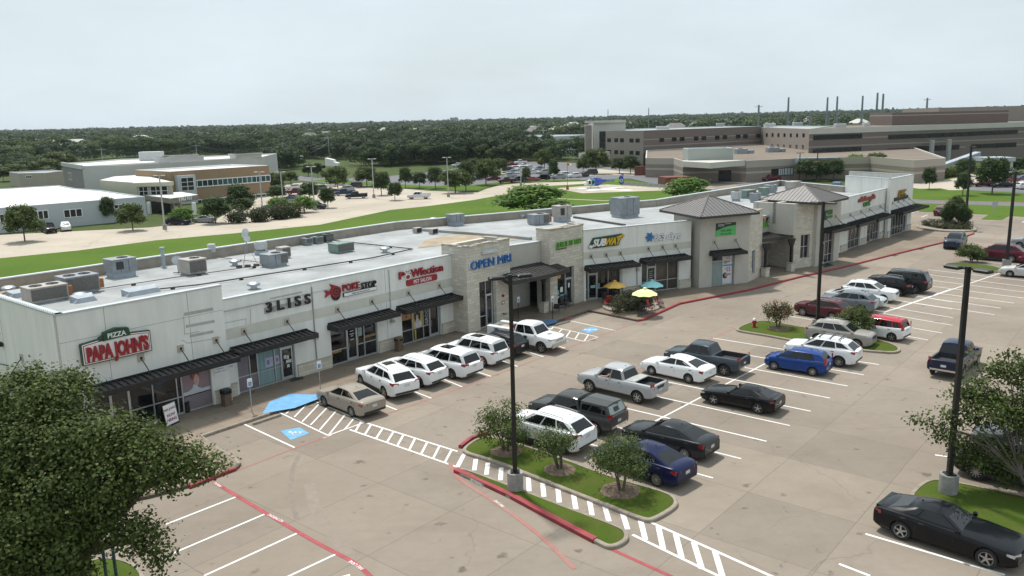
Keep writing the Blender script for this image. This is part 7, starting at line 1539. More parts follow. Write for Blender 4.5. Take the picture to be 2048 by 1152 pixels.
chair(1214,613,200,REDF_,'red chair left of the planter shrubs'); chair(1211,605,170,BK_,'black chair behind the red chair left of the planter'); chair(1303,625,60,REDF_,'red chair beside the lime umbrella table'); chair(1317,612,70,REDF_,'red chair farthest right on the patio'); chair(1322,615,90,BK_,'black chair next to the rightmost red chair'); chair(1276,632,-60,BK_,'black chair at the kerb side of the lime umbrella table')
chair(1112,625,190,BK_,'black metal chair by the sign at the second stone pier',h=.85); chair(1130,616,60,BK_,'dark folding chair in front of the juice bar window',h=1.0); chair(1139,612,60,BK_,'second dark folding chair in front of the juice bar door',h=1.0)
cp=g(1262,614,.15); q=MB(); q.lathe([(2.5,0),(2.5,.14),(2.2,.16),(.001,.2)],cp,24); q.xf=None; q.build('planter_kerb',CURB,kind='structure')
q=MB(); cp=g(1892,456.5,.15); v=[(cp.x+math.cos(2*PI*i/24)*3.6*r_,cp.y+math.sin(2*PI*i/24)*4.2*r_,z_) for r_,z_ in ((1,.14),(1,.32),(.93,.33),(.9,.25)) for i in range(24)]; q.add(v,[(j*24+i,j*24+(i+1)%24,(j+1)*24+(i+1)%24,(j+1)*24+i) for j in range(3) for i in range(24)]+[tuple(72+i for i in range(24))]); q.build('planter_kerb',CURB,kind='structure')
# ================================================================== background buildings
def topw(pp,z): return [g(x,y,z) for x,y in pp] if z<15 else [near(x,y,z) for x,y in pp]
def topd(pp,d): return [near(x,y,d) for x,y in pp]
def block(t,name,P,z1,m_,depth=None,back=None,z0=0,roof=None,cop=None,par=.35,closed=False):
    """P: world front corners left->right; extruded down; back line pushed away by depth (m)"""
    P=[Vector((p[0],p[1],0)) for p in P]
    if not closed:
        d=(P[-1]-P[0]).normalized(); n=Vector((-d.y,d.x,0)); n=n if n.y>0 else -n; B=[p+n*depth for p in (P[-1],P[0])] if back is None else [Vector((p[0],p[1],0)) for p in back]
        ring=P+B
    else: ring=P
    q=MB(); q.prism([(p.x,p.y) for p in ring],z0,z1,0,top=False); w=q.build(name,m_,t)
    c=sum(ring,Vector((0,0,0)))/len(ring)
    q=MB(); q.sheet([(p.x,p.y) for p in ring],z1-par); q.build('roof',roof or MEMB,t)
    n=len(ring); I=inset(ring,.4); q=MB(); v=[(p.x,p.y,z) for z,L_ in ((z1,ring),) for p in L_]+[(p.x,p.y,z1) for p in I]+[(p.x,p.y,z1-par) for p in I]; q.add(v,[(i,(i+1)%n,n+(i+1)%n,n+i) for i in range(n)]+[(n+i,n+(i+1)%n,2*n+(i+1)%n,2*n+i) for i in range(n)]); q.build('parapet_cap',cop or COPE,t)
    return ring
def winrow(t,f,rects,m_,name='window',fr=ALU,mull=0,d=.06,z=None):
    """rects in photo pixels (x0,y0,x1,y1) on facade frame f"""
    for (x0,y0,x1,y1) in rects:
        a=fp(f,x0,(y0+y1)/2); b=fp(f,x1,(y0+y1)/2); xm=(x0+x1)/2; zt=fp(f,xm,y0)[1]; zb_=fp(f,xm,y1)[1]
        q=MB(f); q.box(a[0],b[0],-d,-d+.03,zb_,zt,0); o=q.build(name,m_,t)
        if mull or fr is None:
            q=MB(f); 
            for i in range(mull+1): xx=a[0]+(b[0]-a[0])*i/max(1,mull); q.box(xx-.07,xx+.07,-d-.03,-d,zb_,zt)
            for zz_ in (zb_,zt): q.box(a[0],b[0],-d-.035,-d,zz_-.06,zz_+.06)
            if fr is not None: q.build('frame',fr,o)
DG=glassmat('dark_window',(.012,.014,.018),.15,.4); TG=glassmat('teal_window',(.03,.07,.075),.12,.5)
HBR=brickmat('hospital_brick',(.165,.135,.118),(.142,.115,.10),(.25,.20,.17),.6,.2,.01,0,bands=((8.7,9.05),(6.5,6.85),(4.5,4.85)),bandcol=(.285,.26,.225)); HBL=brickmat('hospital_brick_pale',(.28,.245,.215),(.255,.22,.19),(.34,.29,.25),.6,.2,.01,0); HBD=brickmat('hospital_brick_low',(.235,.20,.17),(.20,.168,.14),(.27,.22,.18),.5,.2,.01,0,bands=((2.1,2.6),(3.6,5.2)),bandcol=(.36,.325,.28)); ROFT=mat('ballast_roof',(.175,.14,.108),.95,var=.15,scale=.1,detail=7); CONW=mat('pale_concrete',(.48,.47,.42),.8,var=.06,scale=.3)
ht=wthing('hospital','large brown brick hospital of several joined wings with ribbon windows and rooftop plant','building',tuple(g(1500,345)))
Z=12.0
A_=topw(((1211,262),(1287,261),(1523,252.5)),Z); ring=block(ht,'wall',A_,Z,HBR,back=[A_[2]+Vector((-5,40,0)),A_[0]+Vector((20,55,0))],roof=MEMB,cop=COPE)
fH0=frame(A_[0],A_[1]); fH1=frame(A_[1],A_[2])
q=MB(fH0); q.box(0,plen(A_[0],A_[1]),-.05,.0,0,Z-.01); q.build('wall',HBL,ht)
zz6=lambda x,y:(1160+x/6.827,230+y/6.827)
def wz(f,z,rows,m_=DG,**k): winrow(ht,f,[(*z(a,b),*z(c,d)) for a,b,c,d in rows],m_,**k)
wz(fH0,zz6,[(374,318,424,370),(471,318,521,370),(549,318,600,372),(677,320,731,374),(760,322,816,376),(374,476,424,528),(471,480,521,534),(549,484,600,538),(677,488,731,544),(760,492,816,548)],d=.1)
zh=lambda x,y:(1160+x/4.267,180+y/4.267)
wz(fH1,zh,[(677,410,717,443),(783,404,823,438),(850,402,890,436),(972,396,1010,430),(1037,394,1075,428),(1152,390,1190,423),(1217,386,1254,418),(1330,381,1368,414),(1392,378,1430,412),(1503,374,1540,405),(677,518,717,550),(782,510,823,543),(850,508,889,541),(1327,482,1364,515),(1388,478,1425,512),(1500,475,1536,508)])
B_=topw(((1523,254.5),(1621,258)),Z-.4); block(ht,'wall',B_,Z-.4,HBL,back=[B_[1]+Vector((30,30,0)),B_[0]+Vector((20,45,0))]); fH2=frame(B_[0],B_[1])
wz(fH2,zh,[(1587,368,1602,398),(1636,368,1652,398),(1686,369,1702,399),(1738,370,1754,400),(1792,371,1808,401),(1845,371,1861,401),(1899,371,1918,402),(1632,464,1646,494),(1683,464,1697,494),(1734,466,1748,496),(1786,467,1802,497),(1840,468,1856,499),(1894,469,1910,500)])
C3=topw(((1619,257.5),(1776,252.5),(2060,243.5),(2300,236)),Z); block(ht,'wall',C3,Z,HBR,back=[C3[3]+Vector((-20,60,0)),C3[0]+Vector((30,60,0))],roof=ROFT,cop=CONW); fH3=frame(C3[0],C3[1]); fH4=frame(C3[1],C3[2]); 
q=MB(fH3); q.box(0,plen(C3[0],C3[1]),-.12,0,Z-1.6,Z-.02); q.build('concrete_band',CONW,ht); q=MB(fH4); q.box(0,plen(C3[1],C3[2]),-.12,0,Z-1.6,Z-.02); q.build('concrete_band',CONW,ht)
zr_=lambda x,y:(1600+x/4.571,170+y/4.571)
wz(fH3,zr_,[(122,454,566,494),(118,574,557,620)],mull=8,fr=BLACKM); wz(fH4,zr_,[(806,438,1985,470) if 0 else (806,452,1000,490)],d=.08)
for k in range(6):
    x0=806+k*197; x1=x0+197; y0=456-k*8.6; y1=y0+36; wz(fH4,zr_,[(x0,y0,x1,y1)],mull=3,fr=BLACKM)
for a in ((796,580,1003,622),(1052,560,1180,604),(1210,553,1350,597),(1375,548,1455,590),(1565,540,1770,575),(1770,530,1975,568)): wz(fH4,zr_,[a],mull=3,fr=BLACKM)
for px_ in (1863,1897): 
    c=g(px_,335,0); x_,z_=fp(fH4,px_,300,-2.5); q=MB(fH4); q.cyl((x_,-2.5,0),(x_,-2.5,7.4),.75,.75,14); q.build('round_column',mat('column_grey',(.33,.34,.33),.8),ht,smooth=True)
D3=topd(((1785,225.5),(2018,217.5)),285); block(ht,'penthouse',D3,D3[0].z,brickmat('plant_brick',(.16,.12,.105),(.135,.10,.09),(.21,.16,.13),.6,.2,.01,0,bands=((Z+2.9,Z+3.2),),bandcol=(.34,.29,.24)),depth=18,z0=Z-1)
D4=topd(((1878,215.5),(2060,211),(2300,204)),320); block(ht,'penthouse',D4,D4[0].z,HBL,depth=30,z0=Z-1)
# white end tower
E3=topd(((1187,241.5),(1251,239)),300); ez=E3[0].z; block(ht,'end_tower',E3,ez,CONW,depth=14)
fE3=frame(E3[0],E3[1]); q=MB(fE3); Lw=plen(E3[0],E3[1]); q.box(-3.2,Lw,-1.0,0,ez-.8,ez+.05); q.build('tower_canopy',CONW,ht); q=MB(fE3); q.box(-3.0,-.6,.5,3,0,ez-1.6); q.build('brick_pier',HBL,ht); q=MB(fH0); q.box(-2.4,-.05,-.3,1,0,Z-.1); q.build('curtain_wall',DG,ht)
# low wing with drive-through canopy
Fz=5.3
G3=topw(((1291,316),(1347,316.5),(1366,322),(1466,320),(1493,321.5),(1588,317),(1740,313.5),(1829,320.5),(1892,316)),Fz); block(ht,'low_wing',G3,Fz,HBD,back=[Vector((A_[2].x+45,A_[2].y-20,0)),Vector((A_[2].x,A_[2].y,0)),Vector((A_[1].x+1,A_[1].y,0))],roof=ROFT,cop=CONW)
cz=topw(((1366,323),(1421,326),(1470,322)),Fz+.1); q=MB(); P=[(p.x,p.y) for p in cz]+[(G3[4].x,G3[4].y+.5),(G3[2].x,G3[2].y+.3)]
q=MB(); q.prism(P,Fz-1.2,Fz+.15,0,bot=True); q.build('entrance_canopy',CONW,ht)
for c in ((1370,354),(1420,362)): p=g(*c); q=MB(); q.box(p.x-.8,p.x+.8,p.y-.8,p.y+.8,0,Fz-1.2); q.build('canopy_pillar',HBD,ht)
fG=frame(G3[3],G3[4]); fG2=frame(G3[4],G3[5]); fG3=frame(G3[5],G3[6]); 
z64=lambda x,y:(1440+x/6.4,250+y/6.4)
q=MB(fG3); a=fp(fG3,1590,318); b=fp(fG3,1673,318); q.box(a[0],b[0],-2.5,0,4.1,5.45); q.build('emergency_canopy',mat('canopy_bluegrey',(.22,.28,.32),.6),ht)
q=MB(fG3); q.text('EMERGENCY',1.0,(a[0]+b[0])/2,-2.5,4.4,0,.05,align='CENTER',bold=.03); q.build('emergency_lettering',mat('emergency_red',(.25,.02,.02),.5),ht)
for a_ in ((655,560,740,650,DRK),(745,555,820,645,PALE),(822,548,935,638,PALE)): winrow(ht,fG2,[(*z64(a_[0],a_[1]),*z64(a_[2],a_[3]))],a_[4],name='wall_banner',d=.08,mull=0 if a_[4] is DRK else 3,fr=BLACKM)
a=fp(frame(G3[2],G3[3]),1437,345); q=MB(frame(G3[2],G3[3])); q.box(a[0],a[0]+3.2,-.06,0,0,2.8); q.build('entrance_door',DG,ht)
bx=topw(((1376,298),(1467,296)),8.3); block(ht,'plant_screen',bx,8.3,mat('screen_greygreen',(.36,.38,.35),.7,var=.05),depth=8,z0=Fz-1,roof=COPE)
for a in ((1550,302),(1487,305)):
    p=g(*a,Fz); q=MB(); q.rbox(p.x-2.5,p.x+1,p.y-1.5,p.y+1.5,Fz-.4,Fz+1.2,.1); q.rbox(p.x+1.2,p.x+3,p.y-1,p.y+1,Fz-.4,Fz+.7,.1); q.cyl((p.x-1,p.y,Fz+1.2),(p.x-1,p.y,Fz+1.5),.7,.7,10); q.build('roof_plant',GALV,ht)
for x,y,w_ in ((1328,257,5),(1444,250,4),(1687,253,3.5),(1740,251,2),(1545,251,4),(1600,249,4)):
    p=g(x,y,Z); p=Vector((p.x,p.y+3,0)); q=MB(); q.rbox(p.x-w_/2,p.x+w_/2,p.y-1,p.y+1,Z-.4,Z+.9,.1); q.build('roof_plant',mat('unit_pale',(.45,.46,.46),.5,.2),ht)
q=MB(); p0=topw(((1978,316),(2036,315)),4.3); q.box(p0[0].x,p0[1].x,p0[0].y,p0[0].y+7,3.3,4.3); q.build('porch_canopy',mat('canopy_white',(.38,.42,.46),.6),ht)
q=MB(); q.box(p0[0].x+4,p0[0].x+4.5,p0[0].y+.3,p0[0].y+.9,0,3.3); q.box(p0[1].x-1,p0[1].x-.4,p0[0].y+.3,p0[0].y+.9,0,3.3); q.build('porch_column',CONW,ht)
w0=g(1893,328,2.2);q=MB(); q.add([(w0.x,w0.y,1.3),(w0.x+9,w0.y,4.2),(w0.x+9,w0.y+3,4.2),(w0.x,w0.y+3,1.3),(w0.x,w0.y,2.2),(w0.x+9,w0.y,5.2),(w0.x+9,w0.y+3,5.2),(w0.x,w0.y+3,2.2)],[(0,1,5,4),(4,5,6,7),(0,3,2,1)]); q.build('sloped_canopy',CRB,ht)
# gym complex
gy=wthing('gym_building','tan brick two storey gym with white roofs, blue grey side wing and entrance canopy','building',tuple(g(400,440)))
TBR=brickmat('tan_brick',(.31,.215,.13),(.27,.185,.11),(.34,.25,.16),.5,.16,.01,0); WMEM=mat('white_membrane',(.62,.62,.60),.8,var=.06,scale=.15); BGW=mat('bluegrey_panel',(.42,.45,.47),.7,var=.06,scale=.2); CRM=mat('cream_panel',(.42,.41,.31),.8,var=.05,scale=.3)
za=lambda x,y:(270+x/6.063,290+y/6.063); zl=lambda x,y:(x/5.487,290+y/5.487)
T_=topw((za(430,322),za(1622,247)),7.2); b0_=topw((za(0,302),),7.2)[0]; block(gy,'brick_wall',T_,7.2,TBR,back=[T_[1]+(b0_-T_[0])*1.0,b0_],roof=WMEM,cop=WHT); fT2=frame(T_[0],T_[1])
for (a,b,c,d,n) in ((685,430,1635,368,16),(735,660,1645,590,14)):
    A2=za(a,b);B2=za(c,d); x0=fp(fT2,*A2);x1=fp(fT2,*B2); q=MB(fT2); hh=1.45; zt=(x0[1]+x1[1])/2
    q.box(x0[0],x1[0],-.06,0,zt-hh,zt); o=q.build('ribbon_window',TG,gy); q=MB(fT2)
    for i in range(n+1): xx=x0[0]+(x1[0]-x0[0])*i/n; q.box(xx-.06,xx+.06,-.11,-.06,zt-hh,zt)
    for z_ in (zt,zt-hh): q.box(x0[0],x1[0],-.14,-.0,z_-.1,z_+.1)
    q.build('frame',WHT,o)
# stair window bay
x0=fp(fT2,*za(510,370))[0]; x1=fp(fT2,*za(700,370))[0]; ztp=fp(fT2,*za(650,362))[1]; q=MB(fT2); q.box(x0-.6,x1,-1.2,.2,0,ztp); q.build('stair_bay',mat('bay_pale',(.45,.48,.50),.7),gy)
q=MB(fT2); q.box(x0+.1,x1-.6,-1.26,-1.2,2.9,ztp-.5); o=q.build('window',DG,gy); q=MB(fT2)
for i in range(3): xx=x0+.1+(x1-x0-.7)*i/2; q.box(xx-.05,xx+.05,-1.3,-1.26,2.9,ztp-.5)
for i in range(4): zz_=2.9+(ztp-3.4)*i/3; q.box(x0+.1,x1-.6,-1.3,-1.26,zz_-.05,zz_+.05)
q.build('frame',WHT,o)
# cream wing and upper canopy
U_=topw((zl(1093,385),zl(1490,418)),5.7); U2=topw((za(15,450),za(460,380)),6.0) 
q=MB(); c0=topw((zl(1093,385),zl(1495,415),za(450,445),zl(1545,328),zl(1255,345)),5.8); q.prism([(p.x,p.y) for p in c0],0,5.8,0,mt=1); q.build('cream_wing',[CRM,WMEM],gy)
fU=frame(c0[1],c0[2]); x1=plen(c0[1],c0[2]); q=MB(fU); q.box(.4,x1*.3,-.06,0,3.2,4.9); q.box(x1*.38,x1*.85,-.06,0,3.2,4.9); o=q.build('window',DG,gy); q=MB(fU)
for xx in (.4,.4+(x1*.3-.4)/2,x1*.3,x1*.38,x1*.53,x1*.69,x1*.85): q.box(xx-.05,xx+.05,-.1,-.06,3.2,4.9)
q.box(.4,x1*.85,-.1,-.06,4.0,4.1); q.build('frame',WHT,o)
q=MB(fU); q.box(-.3,x1+.2,-1.6,.3,5.1,5.85); q.build('upper_canopy',CRM,gy)
# long blue-grey wing
L0=topw(((-120,423),zl(0,690),zl(1590,565)),4.2); LB_=topw((zl(640,440),zl(0,478)),4.2); block(gy,'side_wing',L0,4.2,BGW,back=[g(199,380,4.2),g(150,376.5,4.2),LB_[0],LB_[1],LB_[1]+(L0[0]-L0[1])],roof=WMEM,cop=mat('fascia_bluegrey',(.38,.44,.47),.6),par=.15); fL=frame(L0[1],L0[2])
for (a,b,c,d,n) in ((-60,758,155,845,4),(360,722,530,815,3),(700,705,900,790,3),(1250,650,1440,690,4)): winrow(gy,fL,[(*zl(a,b),*zl(c,d))],DG,mull=n,fr=WHT)
# entrance canopy
e=topw((za(20,600),za(430,650),za(765,605),za(560,572)),3.3); q=MB(); q.prism([(p.x,p.y) for p in e],2.35,3.35,0,bot=True,mt=1); q.build('entrance_canopy',[mat('canopy_taupe',(.25,.225,.185),.8),WMEM],gy)
fe=frame(e[1],e[2]); Lx=plen(e[1],e[2]); q=MB(fe); q.text('TRU FIT',1.0,Lx*.5,-.05,2.66,0,.12,align='CENTER',bold=.04,sx=1.15); q.build('sign_lettering',WHT,gy); q=MB(fe); q.text('ATHLETIC CLUBS',.42,Lx*.5,-.05,2.3,0,.06,align='CENTER',bold=.02,sx=1.1); q.build('sign_lettering',CHR,gy)
for c in (za(462,800),za(548,808),za(726,850),za(180,840)): p=g(*c); q=MB(); q.box(p.x-.3,p.x+.3,p.y-.3,p.y+.3,0,2.4); q.build('canopy_column',WHT,gy)
p=g(*za(180,835)); p2=g(*za(440,820)); q=MB(frame(p,p2)); q.box(0,plen(p,p2),0,.1,0,2.4); q.build('entrance_glass',DG,gy)
# grey store behind
st_=wthing('retail_store','pale grey store with stepped cornices and white roof behind the gym','building',tuple(g(220,390)))
GRW=mat('store_grey',(.45,.45,.43),.8,var=.05,scale=.3); ztop=8.0
S_=topw((zl(685,200),zl(900,235),zl(1300,225)),ztop); s2=topw((za(300,150),za(1535,145)),ztop)
block(st_,'wall',[S_[0],S_[1],S_[2]+(s2[1]-S_[2])*0,s2[1]],ztop,GRW,back=[s2[1]+Vector((-4,30,0)),topw((zl(940,190),),ztop)[0]+Vector((0,20,0)),S_[0]+Vector((3,8,0))],roof=WMEM,cop=mat('cornice_pale',(.55,.55,.52),.8))
f1=frame(S_[0],S_[1]); q=MB(f1); q.box(0,plen(S_[0],S_[1]),-.08,0,0,ztop-.8); q.build('stone_face',mat('store_stone',(.22,.21,.20),.9,var=.2,scale=1.5),st_); q=MB(f1); q.box(-.3,plen(S_[0],S_[1])+.3,-.35,.1,ztop-.7,ztop+.3); q.build('cornice',GRW,st_)
f2=frame(S_[1],s2[1]); q=MB(f2); q.box(-.2,plen(S_[1],s2[1])+.2,-.3,.1,ztop-.5,ztop+.1); q.build('cornice',GRW,st_); q=MB(f2); q.box(0,14,-.25,0,2.2,3.1); q.build('base_moulding',GRW,st_)
winrow(st_,f2,[(*zl(1060,320),*zl(1168,380)),(*zl(1205,310),*zl(1298,365))],DG,mull=3,fr=WHT); winrow(st_,f1,[(*zl(755,305),*zl(790,380))],DG,mull=2,fr=WHT)
for a,b,h_ in ((za(290,130),za(820,130),1.6),(za(405,110),za(740,110),2.2),(za(1210,95),za(1520,100),1.6)): x0=fp(f2,*a)[0];x1=fp(f2,*b)[0]; q=MB(f2); q.box(x0,x1,-.4-h_*.1,3,3 if h_>2 else ztop,ztop+h_*.75); q.box(x0-.3,x1+.3,-.7-h_*.1,3.2,ztop+h_*.75-.35,ztop+h_*.75); q.build('raised_parapet',GRW,st_)
p=g(*za(160,180),ztop); q=MB(); q.rbox(p.x-3,p.x+3,p.y+1,p.y+4,ztop-.3,ztop+2.2,.1); q.build('roof_unit',mat('unit_pale',(.45,.46,.46),.5,.2),st_)
def simple(nm,label,pp,z,m_,dep,roof=None,cat='building',wins=()):
    P=topw(pp,z); z=P[0].z; t=wthing(nm,label,cat,(P[0].x,P[0].y,0)); block(t,'wall',P,z,m_,depth=dep,roof=roof or MEMB); 
    for (k,r,n) in wins: winrow(t,frame(P[k],P[k+1]),[r],DG,mull=n,fr=WHT)
    return t
simple('small_office','low tan office with a porch left of the grey store',(zl(205,310),zl(500,305),zl(690,285)),4.3,mat('office_tan',(.36,.32,.26),.8,var=.1),14,wins=((0,(*zl(285,335),*zl(350,365)),3),))
simple('warehouse','long pale grey warehouse beyond the trees left of the hospital',((1089,273.5),(1150,271),(1192,268)),8.5,mat('ware_grey',(.42,.45,.47),.8,var=.05),45,MEMB)
BRK=mat('station_brick',(.25,.075,.05),.9,var=.15); GRF=mat('slate_roof',(.10,.10,.11),.8)
simple('fire_station','red brick station with slate roofs among the trees',((981,291),(1012,293),(1040,289)),5.5,BRK,16,GRF); simple('brick_hall','brown brick hall with a tower behind the red station',((938,285),(975,284),(1022,277)),6.5,mat('hall_brown',(.13,.09,.075),.9,var=.2),16,GRF); simple('hip_tower_house','small pale roofed tower house behind the brick hall',((958,276),(984,275)),9,mat('tower_beige',(.38,.34,.28),.8),8,mat('pale_roof',(.5,.48,.42),.8))
simple('gate_house','small pale building with a white cone roof left of the hospital',((1157,306),(1190,306)),5,CONW,12)
simple('horizon_block','long grey hospital block on the left horizon',((482,255.5),(524,252.5),(585,252)),1700,mat('horizon_grey',(.20,.21,.20),.9),40); simple('far_store','flat far store with a white roof',((1360,243),(1402,242)),800,CONW,30,WMEM); simple('far_depot','second white roofed far depot right of the first',((1430,239),(1472,237)),900,CONW,30,WMEM)
# red enclosures and low fence near the helipad
def crate(px0,px1,top,label,m_,dep=4,nm='enclosure_wall'):
    a=g(*px0);b=g(*px1); h_=hgt(a,top); f=frame(a,b); q=MB(f); Lg=plen(a,b); q.box(0,Lg,0,dep,0,h_,0)
    for i in range(1,int(Lg/1.2)): q.box(i*1.2-.03,i*1.2+.03,-.03,0,0,h_,1)
    tag(q.build(nm,[m_,BLACKM],base=tuple(a)),label,'enclosure')
RW=mat('enclosure_red',(.15,.05,.035),.8,var=.2,scale=1)
crate((1269,351),(1301,351),333,'left part of the dark red board enclosure behind the box truck',RW,1); crate((1338,351),(1366,352),335,'right part of the dark red board enclosure behind the box truck',RW,1); crate((1331,373),(1381,371),355,'dark red brick bin enclosure beside the helipad',RW,5)
a=g(1243,371);b=g(1331,377); t=wthing('low_fence','low grey green fence along the helipad','fence',tuple(a)); f=frame(a,b); Lg=plen(a,b); q=MB(f); q.box(0,Lg,0,.05,.15,.9); q.build('fence_panel',mat('fence_grey',(.26,.29,.27),.7),t)
for i in range(9): q=MB(f); q.box(i*Lg/8-.06,i*Lg/8+.06,-.06,.0,0,1.0); q.build('fence_post',GPL,t)
a=g(1331,377);b=g(1352,375); t=wthing('guard_rail','white pipe guard rail in front of the brick bin enclosure','railing',tuple(a)); f=frame(a,b); Lg=plen(a,b); q=MB(f)
for z_ in (.6,1.2): q.cyl((0,-.3,z_),(Lg,-.3,z_),.05,.05,5)
for i in range(3): q.cyl((i*Lg/2,-.3,0),(i*Lg/2,-.3,1.2),.05,.05,5)
q.build('rail',WHT,t)
# windsock
b=g(1135,379.5); t=wthing('windsock','orange and white windsock on a red pole beside the helipad','windsock',tuple(b)); H_=hgt(b,326); q=MB(); q.cyl(b,(b.x,b.y,H_),.06,.05,6); q.cyl(b,(b.x,b.y,.9),.35,.3,8); q.build('mast',mat('mast_red',(.25,.08,.06),.6),t); q=MB(); q.cyl((b.x,b.y,H_-.2),(b.x+.5,b.y,H_-.3),.34,.3,10,0,False); q.cyl((b.x+.5,b.y,H_-.3),(b.x+.95,b.y,H_-.6),.3,.2,10,1,False); q.build('sock',[mat('sock_orange',(.60,.13,.06),.7),WHT],t)
# helicopter
A0_=g(1164,372.5);B0_=g(1237,370); c=g(1192,376.5); ang=math.atan2(A0_.y-B0_.y,A0_.x-B0_.x); ang=PI-rad(4); Fm=Matrix.Translation(c)@Matrix.Rotation(ang,4,'Z')@Matrix.Scale(.88,4)
t=wthing('helicopter','parked rescue helicopter, white nose, bright blue body and finned blue tail','helicopter',tuple(c))
def loft(sec,n=14):
    q=MB(Fm); vs=[]
    for (x,w,zc,h) in sec:
        for i in range(n): a=2*PI*i/n; ca,sa=math.cos(a),math.sin(a); vs.append((x,w*math.copysign(abs(ca)**.8,ca),zc+h*math.copysign(abs(sa)**.8,sa)))
    m=len(sec); q.add(vs,[(j*n+i,j*n+(i+1)%n,(j+1)*n+(i+1)%n,(j+1)*n+i) for j in range(m-1) for i in range(n)]+[tuple(range(n)),tuple((m-1)*n+i for i in range(n))]); return q
HBLU=mat('heli_blue',(.02,.05,.30),.3,var=.2,coat=.5); HCY=mat('heli_cyan',(.10,.35,.50),.3,coat=.5); HLM=mat('heli_lime',(.25,.45,.05),.4)
loft([(3.3,.1,1.25,.1),(3.1,.45,1.25,.35),(2.6,.75,1.35,.62),(1.9,.85,1.5,.85),(1.3,.88,1.55,.95)]).build('nose',WHT,t,smooth=50); loft([(1.3,.885,1.55,.955),(.6,.9,1.6,1.0),(.3,.9,1.62,1.0)]).build('cabin_section',HCY,t,smooth=50)
loft([(.3,.9,1.62,1.0),(-.6,.88,1.65,.98),(-1.5,.6,1.8,.7),(-2.4,.3,2.0,.36),(-2.8,.22,2.05,.25)]).build('fuselage',HBLU,t,smooth=50); loft([(-2.7,.2,2.08,.22),(-4.5,.16,2.15,.18),(-6.4,.12,2.2,.14)],10).build('tail_boom',mat('boom_blue',(.08,.15,.32),.4,var=.4,scale=3),t,smooth=50)
loft([(1.6,.5,2.5,.1),(.9,.55,2.6,.28),(-.6,.5,2.6,.3),(-1.6,.2,2.4,.15)],10).build('engine_cowl',HBLU,t,smooth=50)
q=MB(Fm); q.add([(2.9,.5,1.45),(2.2,.84,1.2),(2.2,.72,2.1),(2.75,.45,1.85)],[(0,1,2,3)]); q.add([(2.9,-.5,1.45),(2.2,-.86,1.2),(2.2,-.74,2.1),(2.75,-.45,1.85)],[(0,1,2,3)]); q.add([(2.05,-.90,1.2),(1.4,-.92,1.2),(1.4,-.84,2.15),(2.0,-.78,2.1)],[(0,1,2,3)]); q.add([(2.05,.90,1.2),(1.4,.92,1.2),(1.4,.84,2.15),(2.0,.78,2.1)],[(0,1,2,3)]); q.add([(1.1,.925,1.25),(.4,.93,1.25),(.4,.86,2.2),(1.1,.85,2.2)],[(0,1,2,3)]); q.build('cockpit_window',CGL,t)
q=MB(Fm); q.cyl((.2,0,2.85),(.2,0,3.15),.16,.12,10); q.build('rotor_hub',WHT,t)
for k in range(4): a=k*PI/2+.15; q=MB(Fm); r_=5.0; dx,dy=math.cos(a),math.sin(a); q.add([(.2+dx*.3-dy*.12,dy*.3+dx*.12,3.1),(.2+dx*.3+dy*.12,dy*.3-dx*.12,3.1),(.2+dx*r_+dy*.12,dy*r_-dx*.12,2.95),(.2+dx*r_-dy*.12,dy*r_+dx*.12,2.95)],[(0,1,2,3)]); q.build('rotor_blade',mat('blade_grey',(.08,.08,.085),.5),t)
fin=[(-5.9,2.05),(-6.3,1.2),(-6.9,.75),(-7.5,1.3),(-7.5,2.1),(-7.3,2.9),(-7.5,3.9),(-6.9,3.9),(-6.2,2.8)]
q=MB(Fm); v=[(x,s*.1,z_) for s in (-1,1) for x,z_ in fin]; n=len(fin); q.add(v,[tuple(range(n)),tuple(reversed(range(n,2*n)))]+[(i,(i+1)%n,n+(i+1)%n,n+i) for i in range(n)]); q.build('tail_fin',HBLU,t)
for s in (-1,1): q=MB(Fm); q.add([(-6.85+.48*math.cos(2*PI*i/14),s*.115,1.95+.48*math.sin(2*PI*i/14)) for i in range(14)],[tuple(range(14))],0); q.add([(-6.85+.2*math.cos(2*PI*i/10),s*.125,1.95+.2*math.sin(2*PI*i/10)) for i in range(10)],[tuple(range(10))],1); q.build('tail_rotor',[mat('heli_grey',(.4,.42,.45),.5),BLACKM],t)
q=MB(Fm@Matrix.Rotation(PI,4,'Z')); q.text('12',.55,6.85,-.11,3.2,0,.02,align='CENTER',bold=.04); q.text('PHI Air',.4,1.2,-.9,1.55,0,.01,align='CENTER',bold=.03) if 0 else None; q.build('tail_number',WHT,t)
q=MB(Fm); q.box(-6.1,-5.2,-1.1,1.1,2.1,2.17); q.box(-6.2,-5.1,1.1,1.2,1.7,2.5); q.box(-6.2,-5.1,-1.2,-1.1,1.7,2.5); q.build('stabiliser',HLM,t); q=MB(Fm); q.box(.5,2.6,.5,.91,.75,1.0) ; q.box(.5,2.6,-.91,-.5,.75,1.0); q.build('belly_stripe',HLM,t)
for s in (-1,1): q=MB(Fm); q.tube([(2.5,s*1.0,.25),(2.2,s*1.0,.08),(-1.2,s*1.0,.08)],.05,6); q.tube([(1.5,s*1.0,.08),(1.4,s*.6,.8)],.04,5); q.tube([(-.6,s*1.0,.08),(-.5,s*.6,.8)],.04,5); q.build('skid',mat('skid_grey',(.15,.15,.16),.5),t)
